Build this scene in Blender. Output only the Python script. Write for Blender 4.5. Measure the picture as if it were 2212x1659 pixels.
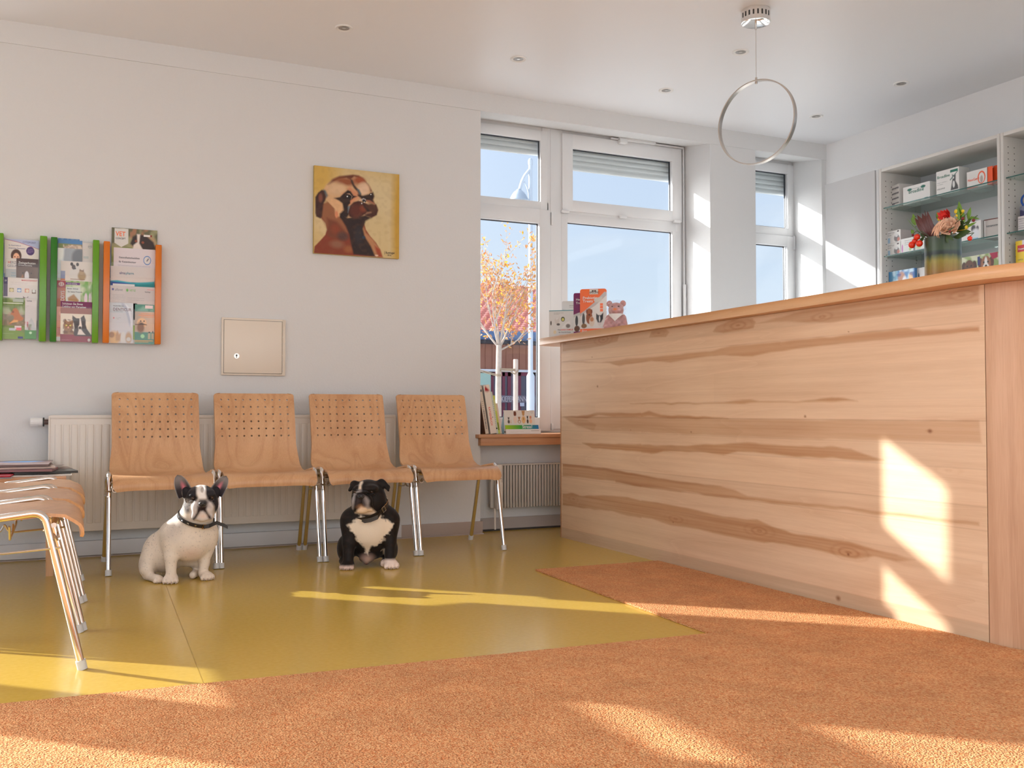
import bpy, bmesh, math, random
import numpy as np
from mathutils import Vector, Matrix
for o in list(bpy.data.objects): bpy.data.objects.remove(o, do_unlink=True)
SC = bpy.context.scene
COL = SC.collection
PI = math.pi
# ---------------------------------------------------------------- camera
FPX, YAW, PITCH, CAMZ = 2085.68, math.radians(24.977), math.radians(1.668), 0.78
cd = bpy.data.cameras.new('camera'); cam = bpy.data.objects.new('camera', cd); COL.objects.link(cam)
cam.location = (0, 0, CAMZ); cam.rotation_euler = (PI/2 + PITCH, 0, -YAW)
cd.sensor_width = 36; cd.lens = FPX/2212*36; cd.clip_start = 0.02; cd.clip_end = 500
SC.camera = cam
# ---------------------------------------------------------------- sky, sun, exposure
SC.view_settings.view_transform = 'Standard'; SC.view_settings.look = 'None'
SC.view_settings.gamma = 1; SC.view_settings.use_curve_mapping = False
SC.view_settings.exposure = -0.26
SKY_STRENGTH = 1.18
SUN_STRENGTH = 11.0
GLOW, GLOW_POWER = 12.0, 5.5
SUN_AZ, SUN_EL = math.radians(46.6), math.radians(21.2)
w = bpy.data.worlds.new('sky'); SC.world = w; w.use_nodes = True
nt = w.node_tree; nt.nodes.clear()
def wn(t): return nt.nodes.new(t)
tc = wn('ShaderNodeTexCoord'); sep = wn('ShaderNodeSeparateXYZ'); nt.links.new(tc.outputs['Generated'], sep.inputs[0])
ramp = wn('ShaderNodeValToRGB'); ramp.color_ramp.elements[0].position = 0.0; ramp.color_ramp.elements[0].color = (0.80, 0.88, 0.97, 1)
ramp.color_ramp.elements[1].position = 1.0; ramp.color_ramp.elements[1].color = (0.55, 0.69, 0.93, 1)
e = ramp.color_ramp.elements.new(0.12); e.color = (0.69, 0.82, 0.97, 1)
e = ramp.color_ramp.elements.new(0.30); e.color = (0.59, 0.73, 0.97, 1)
nt.links.new(sep.outputs['Z'], ramp.inputs[0])
mp = wn('ShaderNodeMapping'); mp.inputs['Scale'].default_value = (3, 3, 14); mp.inputs['Rotation'].default_value = (0.2, 0.1, 0.3)
nt.links.new(tc.outputs['Generated'], mp.inputs[0])
nz = wn('ShaderNodeTexNoise'); nz.inputs['Scale'].default_value = 1.6; nz.inputs['Detail'].default_value = 5; nt.links.new(mp.outputs[0], nz.inputs[0])
r2 = wn('ShaderNodeValToRGB'); r2.color_ramp.elements[0].position = 0.5; r2.color_ramp.elements[1].position = 0.8; nt.links.new(nz.outputs[0], r2.inputs[0])
mul = wn('ShaderNodeMath'); mul.operation = 'MULTIPLY'; mul.inputs[1].default_value = 0.35; nt.links.new(r2.outputs[0], mul.inputs[0])
mx = wn('ShaderNodeMix'); mx.data_type = 'RGBA'; nt.links.new(mul.outputs[0], mx.inputs[0]); nt.links.new(ramp.outputs[0], mx.inputs[6]); mx.inputs[7].default_value = (0.88, 0.93, 0.98, 1)
# the sky is brighter around the sun
nrm_ = wn('ShaderNodeVectorMath'); nrm_.operation = 'NORMALIZE'; nt.links.new(tc.outputs['Generated'], nrm_.inputs[0])
dt = wn('ShaderNodeVectorMath'); dt.operation = 'DOT_PRODUCT'; nt.links.new(nrm_.outputs[0], dt.inputs[0])
dt.inputs[1].default_value = (-math.sin(SUN_AZ)*math.cos(SUN_EL), math.cos(SUN_AZ)*math.cos(SUN_EL), math.sin(SUN_EL))
mxm = wn('ShaderNodeMath'); mxm.operation = 'MAXIMUM'; mxm.inputs[1].default_value = 0; nt.links.new(dt.outputs['Value'], mxm.inputs[0])
pwm = wn('ShaderNodeMath'); pwm.operation = 'POWER'; pwm.inputs[1].default_value = GLOW_POWER; nt.links.new(mxm.outputs[0], pwm.inputs[0])
glw = wn('ShaderNodeVectorMath'); glw.operation = 'SCALE'; glw.inputs[0].default_value = (GLOW, GLOW*.985, GLOW*.97); nt.links.new(pwm.outputs[0], glw.inputs['Scale'])
sm = wn('ShaderNodeVectorMath'); sm.operation = 'ADD'; nt.links.new(mx.outputs[2], sm.inputs[0]); nt.links.new(glw.outputs[0], sm.inputs[1])
bg = wn('ShaderNodeBackground'); bg.inputs[1].default_value = SKY_STRENGTH; nt.links.new(sm.outputs[0], bg.inputs[0])
wo = wn('ShaderNodeOutputWorld'); nt.links.new(bg.outputs[0], wo.inputs[0])
sl = bpy.data.lights.new('sun', 'SUN'); sl.energy = SUN_STRENGTH; sl.angle = math.radians(0.55); sl.color = (1.0, 0.98, 0.945)
sun = bpy.data.objects.new('sun', sl); COL.objects.link(sun)
sdir = Vector((math.sin(SUN_AZ)*math.cos(SUN_EL), -math.cos(SUN_AZ)*math.cos(SUN_EL), -math.sin(SUN_EL)))
sun.rotation_euler = sdir.to_track_quat('-Z', 'Y').to_euler(); sun.location = (-8, 14, 8)

# ---------------------------------------------------------------- helpers
def px(p, axis, val):
    """point where the photo's pixel ray meets the plane axis = val of the place"""
    x = (p[0]-1106)/FPX; y = (829.5-p[1])/FPX
    w_ = math.cos(PITCH) - y*math.sin(PITCH); z = math.sin(PITCH) + y*math.cos(PITCH)
    c, s = math.cos(YAW), math.sin(YAW)
    d = (c*x + s*w_, -s*x + c*w_, z)
    t = (val - (0, 0, CAMZ)[axis])/d[axis]
    return Vector((d[0]*t, d[1]*t, CAMZ + d[2]*t))
def lin(c):
    c = c/255.0
    return c/12.92 if c <= 0.04045 else ((c+0.055)/1.055)**2.4
def rgb(r, g, b, k=1.0): return (min(lin(r)*k, .9), min(lin(g)*k, .9), min(lin(b)*k, .9), 1)

class MB:
    def __init__(s): s.v = []; s.f = []; s.m = []
    def add(s, vs, fs, mi=0):
        o = len(s.v); s.v += [tuple(v) for v in vs]; s.f += [tuple(i+o for i in f) for f in fs]; s.m += [mi]*len(fs); return s
    def box(s, a, b, mi=0, mat=None, bev=0):
        x0, y0, z0 = a; x1, y1, z1 = b
        if bev:
            bm = bmesh.new(); bmesh.ops.create_cube(bm, size=1)
            for v in bm.verts: v.co = Vector(((x0+x1)/2+v.co.x*(x1-x0), (y0+y1)/2+v.co.y*(y1-y0), (z0+z1)/2+v.co.z*(z1-z0)))
            bmesh.ops.bevel(bm, geom=bm.edges[:], offset=bev, segments=2, affect='EDGES', profile=.5)
            bm.verts.index_update()
            vs = [v.co.copy() for v in bm.verts]; fs = [[v.index for v in f.verts] for f in bm.faces]; bm.free()
        else:
            vs = [Vector(p) for p in ((x0,y0,z0),(x1,y0,z0),(x1,y1,z0),(x0,y1,z0),(x0,y0,z1),(x1,y0,z1),(x1,y1,z1),(x0,y1,z1))]
            fs = [(0,3,2,1),(4,5,6,7),(0,1,5,4),(1,2,6,5),(2,3,7,6),(3,0,4,7)]
        if mat: vs = [mat @ v for v in vs]
        return s.add(vs, fs, mi)
    def tube(s, path, r, n=10, mi=0, caps=True, closed=False, sq=1.0):
        P = [Vector(p) for p in path]; N = len(P); rs = r if hasattr(r, '__len__') else [r]*N
        up = None; vs = []; fs = []
        for i in range(N):
            if closed: t = P[(i+1) % N]-P[i-1]
            else: t = P[min(i+1, N-1)]-P[max(i-1, 0)]
            t.normalize()
            if up is None:
                up = Vector((0, 0, 1)) if abs(t.z) < .9 else Vector((0, 1, 0))
            up = (up - t*up.dot(t)).normalized(); sd = t.cross(up)
            for k in range(n):
                a = 2*PI*k/n; vs.append(P[i] + sd*math.cos(a)*rs[i] + up*math.sin(a)*rs[i]*sq)
        for i in range(N if closed else N-1):
            j = (i+1) % N
            for k in range(n):
                l = (k+1) % n; fs.append((i*n+k, i*n+l, j*n+l, j*n+k))
        if caps and not closed: fs.append(tuple(range(n))[::-1]); fs.append(tuple((N-1)*n+k for k in range(n)))
        return s.add(vs, fs, mi)
    def lathe(s, prof, c=(0,0,0), n=32, mi=0, caps=True):
        vs = []; fs = []; N = len(prof)
        for r, z in prof:
            for k in range(n): a = 2*PI*k/n; vs.append((c[0]+r*math.cos(a), c[1]+r*math.sin(a), c[2]+z))
        for i in range(N-1):
            for k in range(n): l = (k+1) % n; fs.append((i*n+k, i*n+l, (i+1)*n+l, (i+1)*n+k))
        if caps: fs.append(tuple(range(n))[::-1]); fs.append(tuple((N-1)*n+k for k in range(n)))
        return s.add(vs, fs, mi)
    def prism(s, poly, z0, z1, mi=0, bev=0, M=None):
        """outline in xy raised from z0 to z1, bottom edge chamfered by bev"""
        n = len(poly); c = Vector((sum(p[0] for p in poly)/n, sum(p[1] for p in poly)/n))
        rings = [(z0, -bev), (z0+bev, 0), (z1-bev, 0), (z1, -bev)] if bev else [(z0, 0), (z1, 0)]
        vs = []; fs = []
        for z, d in rings:
            for i in range(n):
                p = Vector(poly[i]); a = Vector(poly[i-1]); b = Vector(poly[(i+1) % n])
                t = (b-a).normalized(); nn = Vector((t.y, -t.x)); vs.append((p.x+nn.x*d, p.y+nn.y*d, z))
        for i in range(len(rings)-1):
            for k in range(n): l = (k+1) % n; fs.append((i*n+k, i*n+l, (i+1)*n+l, (i+1)*n+k))
        fs.append(tuple(range(n))[::-1]); fs.append(tuple((len(rings)-1)*n+k for k in range(n)))
        if M: vs = [M @ Vector(v) for v in vs]
        return s.add(vs, fs, mi)
    def build(s, name, mats, parent=None, smooth=35, **kw):
        me = bpy.data.meshes.new(name); me.from_pydata(s.v, [], s.f)
        for m in (mats if isinstance(mats, (list, tuple)) else [mats]): me.materials.append(m)
        if any(s.m): me.polygons.foreach_set('material_index', s.m)
        bm = bmesh.new(); bm.from_mesh(me); bmesh.ops.recalc_face_normals(bm, faces=bm.faces[:]); bm.to_mesh(me); bm.free()
        if smooth: me.shade_smooth(); me.set_sharp_from_angle(angle=math.radians(smooth))
        me.update(); o = bpy.data.objects.new(name, me); COL.objects.link(o)
        if parent: o.parent = parent
        for k, v in kw.items(): o[k] = v
        return o
def fillet(pts, r, n=6):
    P = [Vector(p) for p in pts]; out = [P[0]]
    for i in range(1, len(P)-1):
        a = P[i-1]-P[i]; b = P[i+1]-P[i]; ri = r[i-1] if hasattr(r, '__len__') else r
        ri = min(ri, a.length*.49, b.length*.49); A = P[i]+a.normalized()*ri; B = P[i]+b.normalized()*ri
        for k in range(n+1):
            t = k/n; out.append(A*(1-t)**2+P[i]*2*t*(1-t)+B*t*t)
    out.append(P[-1]); return out
def thing(name, label, cat, loc=(0,0,0), rz=0, group=None):
    o = bpy.data.objects.new(name, None); COL.objects.link(o); o.location = loc; o.rotation_euler = (0, 0, rz)
    o.empty_display_size = .05; o['label'] = label; o['category'] = cat
    if group: o['group'] = group
    return o
def tag(o, label, cat, group=None):
    o['label'] = label; o['category'] = cat
    if group: o['group'] = group
    return o
def struct(o): o['kind'] = 'structure'; return o
def copy_tree(o, parent=None):
    c = o.copy(); COL.objects.link(c)
    if parent: c.parent = parent
    for ch in list(o.children): copy_tree(ch, c)
    return c

# ---------------------------------------------------------------- materials
class NT:
    def __init__(s, name):
        s.m = bpy.data.materials.new(name); s.m.use_nodes = True; s.t = s.m.node_tree; s.b = s.t.nodes['Principled BSDF']
        s.out = s.t.nodes['Material Output']
    def n(s, t, **kw):
        x = s.t.nodes.new(t)
        for k, v in kw.items(): setattr(x, k, v)
        return x
    def l(s, a, b): s.t.links.new(a, b)
def plain(name, col, rough=.6, metal=0, spec=.5, bump=0, bscale=200, vary=0, vscale=5):
    N = NT(name); N.b.inputs['Base Color'].default_value = col; N.b.inputs['Roughness'].default_value = rough
    N.b.inputs['Metallic'].default_value = metal; N.b.inputs['Specular IOR Level'].default_value = spec
    t = N.n('ShaderNodeTexCoord')
    if bump:
        z = N.n('ShaderNodeTexNoise'); z.inputs['Scale'].default_value = bscale; z.inputs['Detail'].default_value = 3; N.l(t.outputs['Object'], z.inputs[0])
        b = N.n('ShaderNodeBump'); b.inputs['Strength'].default_value = bump; b.inputs['Distance'].default_value = .002; N.l(z.outputs[0], b.inputs['Height']); N.l(b.outputs[0], N.b.inputs['Normal'])
    if vary:
        z = N.n('ShaderNodeTexNoise'); z.inputs['Scale'].default_value = vscale; z.inputs['Detail'].default_value = 4; N.l(t.outputs['Object'], z.inputs[0])
        mxx = N.n('ShaderNodeMix', data_type='RGBA'); N.l(z.outputs[0], mxx.inputs[0])
        mxx.inputs[6].default_value = tuple(c*(1-vary) for c in col[:3])+(1,); mxx.inputs[7].default_value = tuple(min(c*(1+vary), .95) for c in col[:3])+(1,)
        N.l(mxx.outputs[2], N.b.inputs['Base Color'])
    return N.m
def glass(name, tint=(1, 1, 1, 1), fac=.06, gcol=(1, 1, 1, 1), rough=.02):
    N = NT(name); N.t.nodes.remove(N.b); a = N.n('ShaderNodeBsdfTransparent'); a.inputs[0].default_value = tint
    g = N.n('ShaderNodeBsdfGlossy'); g.inputs['Roughness'].default_value = rough; g.inputs[0].default_value = gcol
    m = N.n('ShaderNodeMixShader'); fr = N.n('ShaderNodeLayerWeight'); fr.inputs[0].default_value = .5
    pw = N.n('ShaderNodeMath', operation='POWER'); pw.inputs[1].default_value = 5; N.l(fr.outputs['Facing'], pw.inputs[0])
    mm = N.n('ShaderNodeMath', operation='MULTIPLY_ADD'); mm.inputs[1].default_value = .35; mm.inputs[2].default_value = fac; mm.use_clamp = True
    N.l(pw.outputs[0], mm.inputs[0]); N.l(mm.outputs[0], m.inputs[0]); N.l(a.outputs[0], m.inputs[1]); N.l(g.outputs[0], m.inputs[2]); N.l(m.outputs[0], N.out.inputs[0])
    return N.m
def attr_mat(name, rough=.5, spec=.5, bump=0, bscale=300, metal=0, coat=0, hair=0):
    N = NT(name); a = N.n('ShaderNodeAttribute'); a.attribute_name = 'paint'; N.l(a.outputs['Color'], N.b.inputs['Base Color'])
    N.b.inputs['Roughness'].default_value = rough; N.b.inputs['Specular IOR Level'].default_value = spec; N.b.inputs['Metallic'].default_value = metal
    N.b.inputs['Coat Weight'].default_value = coat
    if hair: N.b.inputs['Sheen Weight'].default_value = hair; N.b.inputs['Sheen Roughness'].default_value = .4
    if bump:
        t = N.n('ShaderNodeTexCoord'); mpp = N.n('ShaderNodeMapping'); mpp.inputs['Scale'].default_value = (1, 1, .35 if hair else 1); N.l(t.outputs['Object'], mpp.inputs[0])
        z = N.n('ShaderNodeTexNoise'); z.inputs['Scale'].default_value = bscale; z.inputs['Detail'].default_value = 3; N.l(mpp.outputs[0], z.inputs[0])
        b = N.n('ShaderNodeBump'); b.inputs['Strength'].default_value = bump; b.inputs['Distance'].default_value = .002; N.l(z.outputs[0], b.inputs['Height']); N.l(b.outputs[0], N.b.inputs['Normal'])
    return N.m
def wood(name, light, dark, axis=2, scale=1.0, rough=.42, rings=7.0, contrast=1.0, attr=False):
    """grain runs along the object's axis"""
    N = NT(name); t = N.n('ShaderNodeTexCoord'); oi = N.n('ShaderNodeObjectInfo')
    sc = [14*scale]*3; sc[axis] = .75*scale
    va = N.n('ShaderNodeVectorMath', operation='SCALE'); va.inputs[0].default_value = (7.3, 3.1, 5.7); N.l(oi.outputs['Random'], va.inputs['Scale'])
    ad = N.n('ShaderNodeVectorMath', operation='ADD'); N.l(t.outputs['Object'], ad.inputs[0]); N.l(va.outputs[0], ad.inputs[1])
    m1 = N.n('ShaderNodeMapping'); m1.inputs['Scale'].default_value = [s*.42 for s in sc]; N.l(ad.outputs[0], m1.inputs[0])
    big = N.n('ShaderNodeTexNoise'); big.inputs['Scale'].default_value = 1.0; big.inputs['Detail'].default_value = 1.5; big.inputs['Distortion'].default_value = .6; N.l(m1.outputs[0], big.inputs[0])
    mu = N.n('ShaderNodeMath', operation='MULTIPLY'); mu.inputs[1].default_value = rings; N.l(big.outputs[0], mu.inputs[0])
    fr = N.n('ShaderNodeMath', operation='FRACT'); N.l(mu.outputs[0], fr.inputs[0])
    rp = N.n('ShaderNodeValToRGB'); el = rp.color_ramp.elements; el[0].position = 0; el[0].color = (.75,)*3+(1,); el[1].position = 1; el[1].color = (.1,)*3+(1,)
    x = el.new(.12); x.color = (.25,)*3+(1,); x = el.new(.6); x.color = (.0,)*3+(1,); x = el.new(.93); x.color = (.8,)*3+(1,)
    N.l(fr.outputs[0], rp.inputs[0])
    m2 = N.n('ShaderNodeMapping'); s2 = [260*scale]*3; s2[axis] = 9*scale; m2.inputs['Scale'].default_value = s2; N.l(ad.outputs[0], m2.inputs[0])
    fine = N.n('ShaderNodeTexNoise'); fine.inputs['Scale'].default_value = 1; fine.inputs['Detail'].default_value = 2; N.l(m2.outputs[0], fine.inputs[0])
    m3 = N.n('ShaderNodeMapping'); s3 = [5*scale]*3; s3[axis] = 1.5*scale; m3.inputs['Scale'].default_value = s3; N.l(ad.outputs[0], m3.inputs[0])
    bl = N.n('ShaderNodeTexNoise'); bl.inputs['Scale'].default_value = 1; bl.inputs['Detail'].default_value = 2; N.l(m3.outputs[0], bl.inputs[0])
    s_a = N.n('ShaderNodeMath', operation='MULTIPLY_ADD'); s_a.inputs[1].default_value = .38*contrast; N.l(rp.outputs[0], s_a.inputs[0])
    s_b = N.n('ShaderNodeMath', operation='MULTIPLY_ADD'); s_b.inputs[1].default_value = .55*contrast; s_b.inputs[2].default_value = -.2*contrast; N.l(fine.outputs[0], s_b.inputs[0])
    s_c = N.n('ShaderNodeMath', operation='MULTIPLY_ADD'); s_c.inputs[1].default_value = .9*contrast; N.l(bl.outputs[0], s_c.inputs[0]); N.l(s_b.outputs[0], s_c.inputs[2])
    sub = N.n('ShaderNodeMath', operation='SUBTRACT'); N.l(s_c.outputs[0], sub.inputs[0]); sub.inputs[1].default_value = .32*contrast
    N.l(sub.outputs[0], s_a.inputs[2]); s_a.use_clamp = True
    mxx = N.n('ShaderNodeMix', data_type='RGBA'); mxx.inputs[6].default_value = light; mxx.inputs[7].default_value = dark; N.l(s_a.outputs[0], mxx.inputs[0])
    last = mxx.outputs[2]
    if attr:
        a = N.n('ShaderNodeAttribute'); a.attribute_name = 'paint'
        m4 = N.n('ShaderNodeMix', data_type='RGBA', blend_type='MULTIPLY'); m4.inputs[0].default_value = 1; N.l(last, m4.inputs[6]); N.l(a.outputs['Color'], m4.inputs[7]); last = m4.outputs[2]
    N.l(last, N.b.inputs['Base Color']); N.b.inputs['Roughness'].default_value = rough; N.b.inputs['Specular IOR Level'].default_value = .4
    b = N.n('ShaderNodeBump'); b.inputs['Strength'].default_value = .12; b.inputs['Distance'].default_value = .001; N.l(fine.outputs[0], b.inputs['Height']); N.l(b.outputs[0], N.b.inputs['Normal'])
    return N.m
M = {}
M['wall'] = plain('wall_plaster', (.70, .70, .698, 1), .85, spec=.2, bump=.7, bscale=85)
M['wall_lit'] = plain('wall_plaster_lit', (.84, .845, .85, 1), .8, spec=.2, bump=.3, bscale=120)  # wall plaster lightened to stand in for light missing on the right wall
M['white'] = plain('white_paint', (.82, .82, .81, 1), .5)
M['ceil'] = plain('ceiling_paint', (.84, .86, .89, 1), .38, spec=.4)
M['pvc'] = plain('window_plastic', (.76, .765, .775, 1), .28)
M['gasket'] = plain('window_gasket', (.03, .035, .045, 1), .5)
M['shutter'] = plain('roller_shutter', (.62, .66, .68, 1), .4)
M['base'] = plain('baseboard_grey', (.42, .38, .36, 1), .5)
M['baselight'] = plain('baseboard_pale', (.66, .66, .68, 1), .45)
M['dark'] = plain('dark_joint', (.05, .045, .04, 1), .7)
M['cream'] = plain('cream_enamel', rgb(205, 195, 182, 1.25), .35)
M['rad'] = plain('radiator_enamel', rgb(210, 202, 192, 1.2), .35)
M['radgrey'] = plain('radiator_grey', rgb(196, 190, 182, 1.0), .4)
M['chrome'] = plain('chrome', (.80, .78, .76, 1), .09, metal=1)
M['nickel'] = plain('nickel', (.60, .56, .52, 1), .28, metal=1)
M['blackmetal'] = plain('black_plastic', (.02, .02, .02, 1), .4)
M['cap'] = plain('white_plastic_cap', (.62, .62, .62, 1), .5)
M['glass'] = glass('window_glass', (.98, .99, .99, 1), .010)
M['shelfglass'] = glass('shelf_glass', (.86, .93, .91, 1), .10)
M['glassedge'] = plain('glass_edge', (.03, .12, .11, 1), .15)
M['acryl'] = glass('clear_acrylic', (.97, .97, .97, 1), .012)
M['white_text'] = plain('white_ink', (.8, .8, .8, 1), .6)
M['art'] = attr_mat('printed_paper', .42, .45)
M['artgloss'] = attr_mat('printed_foil', .28, .5)
M['paper'] = plain('white_paper', (.76, .75, .73, 1), .6)
M['beech'] = wood('beech_veneer', rgb(202, 160, 120, 1.2), rgb(168, 114, 72, 1.05), 2, rings=7, rough=.34, contrast=.95)
M['beechx'] = wood('beech_solid', rgb(192, 142, 104, 1.15), rgb(150, 98, 64, 1.1), 0)
M['cab'] = plain('cabinet_laminate', (.58, .588, .60, 1), .4)
M['cabin'] = plain('cabinet_inside', (.66, .64, .61, 1), .5, bump=.05)
_pm = {}
def flat(r, g, b, k=1.0, rough=.5, metal=0):
    key = (r, g, b, k, rough, metal)
    if key not in _pm: _pm[key] = plain('colour_%d_%d_%d' % (r, g, b), rgb(r, g, b, k), rough, metal)
    return _pm[key]

# ---------------------------------------------------------------- painted surfaces (colour stored per vertex)
def paint(u, v, layers, base):
    """u, v arrays 0..1 (v up); layers applied in order"""
    C = np.ones((len(u), 3))*np.array(base[:3])
    rng = np.random.RandomState(3)
    for L in layers:
        k = L[0]
        if k == 'poly':
            pts = np.array(L[1], float); soft = L[3] if len(L) > 3 else .006
            x0, y0 = pts.min(0)-soft*3; x1, y1 = pts.max(0)+soft*3
            idx = np.nonzero((u >= x0) & (u <= x1) & (v >= y0) & (v <= y1))[0]
            if not len(idx): continue
            U = u[idx]; V = v[idx]; ins = np.zeros(len(idx), bool); dm = np.full(len(idx), 9.)
            for i in range(len(pts)):
                ax, ay = pts[i-1]; bx, by = pts[i]
                c = ((ay > V) != (by > V)) & (U < (bx-ax)*(V-ay)/((by-ay) if by != ay else 1e-9)+ax); ins ^= c
                dx, dy = bx-ax, by-ay; t = np.clip(((U-ax)*dx+(V-ay)*dy)/(dx*dx+dy*dy+1e-12), 0, 1)
                dm = np.minimum(dm, np.hypot(U-ax-t*dx, V-ay-t*dy))
            sd = np.where(ins, dm, -dm); a = np.clip(sd/soft*.5+.5, 0, 1)*(L[4] if len(L) > 4 else 1)
            C[idx] = C[idx]*(1-a[:, None])+np.array(L[2][:3])*a[:, None]
        elif k == 'ell':
            cx, cy, rx, ry = L[1]; soft = L[3] if len(L) > 3 else .1
            d = 1-np.hypot((u-cx)/rx, (v-cy)/ry); a = np.clip(d/soft+.5, 0, 1)*(L[4] if len(L) > 4 else 1)
            C = C*(1-a[:, None])+np.array(L[2][:3])*a[:, None]
        elif k == 'rect':
            x0, y0, x1, y1 = L[1]; m = (u >= x0) & (u <= x1) & (v >= y0) & (v <= y1); C[m] = L[2][:3]
        elif k == 'grad':   # horizontal or vertical blend inside a rectangle
            x0, y0, x1, y1 = L[1]; m = (u >= x0) & (u <= x1) & (v >= y0) & (v <= y1)
            t = ((u-x0)/(x1-x0) if L[4] == 'u' else (v-y0)/(y1-y0))[m][:, None]; C[m] = np.array(L[2][:3])*(1-t)+np.array(L[3][:3])*t
        elif k == 'lines':  # rows of tiny print
            x0, y0, x1, y1 = L[1]; n = L[3]
            for i in range(n):
                yy = y1-(y1-y0)*(i+.5)/n; hh = (y1-y0)/n*.22; xe = x0+(x1-x0)*(1 if i < n-1 else .6)
                m = (u >= x0) & (u <= xe) & (np.abs(v-yy) < hh) & (rng.rand(len(u)) < .8); C[m] = C[m]*.45+np.array(L[2][:3])*.55
        elif k == 'noise':
            x0, y0, x1, y1 = L[1]; m = (u >= x0) & (u <= x1) & (v >= y0) & (v <= y1); s = L[3]
            g = rng.rand(40, 40); gu = (u[m]*s) % 39; gv = (v[m]*s) % 39; iu = gu.astype(int); iv = gv.astype(int); fu = gu-iu; fv = gv-iv
            n_ = g[iu, iv]*(1-fu)*(1-fv)+g[iu+1, iv]*fu*(1-fv)+g[iu, iv+1]*(1-fu)*fv+g[iu+1, iv+1]*fu*fv
            a = (np.clip((n_-.45)*4, 0, 1)*L[4])[:, None]; C[m] = C[m]*(1-a)+np.array(L[2][:3])*a
    return C
def set_paint(me, C):
    n = len(me.vertices); A = np.ones((n, 4), np.float32); A[:, :3] = C
    at = me.color_attributes.new('paint', 'FLOAT_COLOR', 'POINT'); at.data.foreach_set('color', A.ravel())
def art_panel(name, W, H, T, layers, base, cell=.0022, mat=None, parent=None, edge=None, curve=None):
    """board W x H x T standing in its own XZ plane, front towards -Y, lower left front corner at the origin"""
    nx = max(2, int(W/cell)); nz = max(2, int(H/cell)); us = np.linspace(0, 1, nx+1); vs_ = np.linspace(0, 1, nz+1)
    U, V = np.meshgrid(us, vs_); U = U.ravel(); V = V.ravel()
    C = paint(U, V, layers, base); Y = np.zeros_like(U) if curve is None else curve(U, V)
    X = U*W; Z = V*H; sh = None
    fr = np.stack([X, Y, Z], 1); n0 = len(fr)
    idx = (np.arange(nz)[:, None]*(nx+1)+np.arange(nx)[None]).ravel()
    F = [tuple(int(q) for q in f) for f in np.stack([idx, idx+1, idx+nx+2, idx+nx+1], 1)]
    ring = [i for i in range(nx+1)]+[(j+1)*(nx+1)-1 for j in range(1, nz+1)]+[nz*(nx+1)+i for i in range(nx-1, -1, -1)]+[j*(nx+1) for j in range(nz-1, 0, -1)]
    bk = fr[ring]+np.array([0, T, 0]); allv = np.vstack([fr, fr[ring], bk])
    r = len(ring)
    for i in range(r):
        j = (i+1) % r; F.append((n0+i, n0+r+i, n0+r+j, n0+j))
    F.append(tuple(n0+r+i for i in range(r-1, -1, -1)))
    me = bpy.data.meshes.new(name); me.from_pydata(allv.tolist(), [], F); me.materials.append(mat or M['art'])
    ec = np.array((edge or base)[:3]); CC = np.vstack([C, np.tile(ec, (2*r, 1))]); set_paint(me, CC)
    me.shade_smooth(); me.set_sharp_from_angle(angle=math.radians(40)); me.update()
    o = bpy.data.objects.new(name, me); COL.objects.link(o)
    if parent: o.parent = parent
    return o
def text_mesh(name, items, mat, parent=None, extrude=.0002):
    """items: (string, x, z, size[, rot[, squeeze]]) laid on the XZ plane facing -Y"""
    allv = []; allf = []
    for it in items:
        s, x, z, size = it[:4]; rot = it[4] if len(it) > 4 else 0; sq = it[5] if len(it) > 5 else 1
        cu = bpy.data.curves.new('t', 'FONT'); cu.body = s; cu.size = size; cu.extrude = extrude; cu.resolution_u = 2
        cu.offset = size*.012
        o = bpy.data.objects.new('t', cu); COL.objects.link(o); bpy.context.view_layer.update()
        dg = bpy.context.evaluated_depsgraph_get(); me = bpy.data.meshes.new_from_object(o.evaluated_get(dg))
        c, sn = math.cos(rot), math.sin(rot); k = len(allv)
        for v in me.vertices:
            a, b = v.co.x*sq, v.co.y; allv.append((x+a*c-b*sn, -v.co.z, z+a*sn+b*c))
        allf += [tuple(i+k for i in p.vertices) for p in me.polygons]
        bpy.data.objects.remove(o, do_unlink=True); bpy.data.curves.remove(cu); bpy.data.meshes.remove(me)
    me = bpy.data.meshes.new(name); me.from_pydata(allv, [], allf); me.materials.append(mat)
    o = bpy.data.objects.new(name, me); COL.objects.link(o)
    if parent: o.parent = parent
    o.location.y = -.0004
    return o

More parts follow.
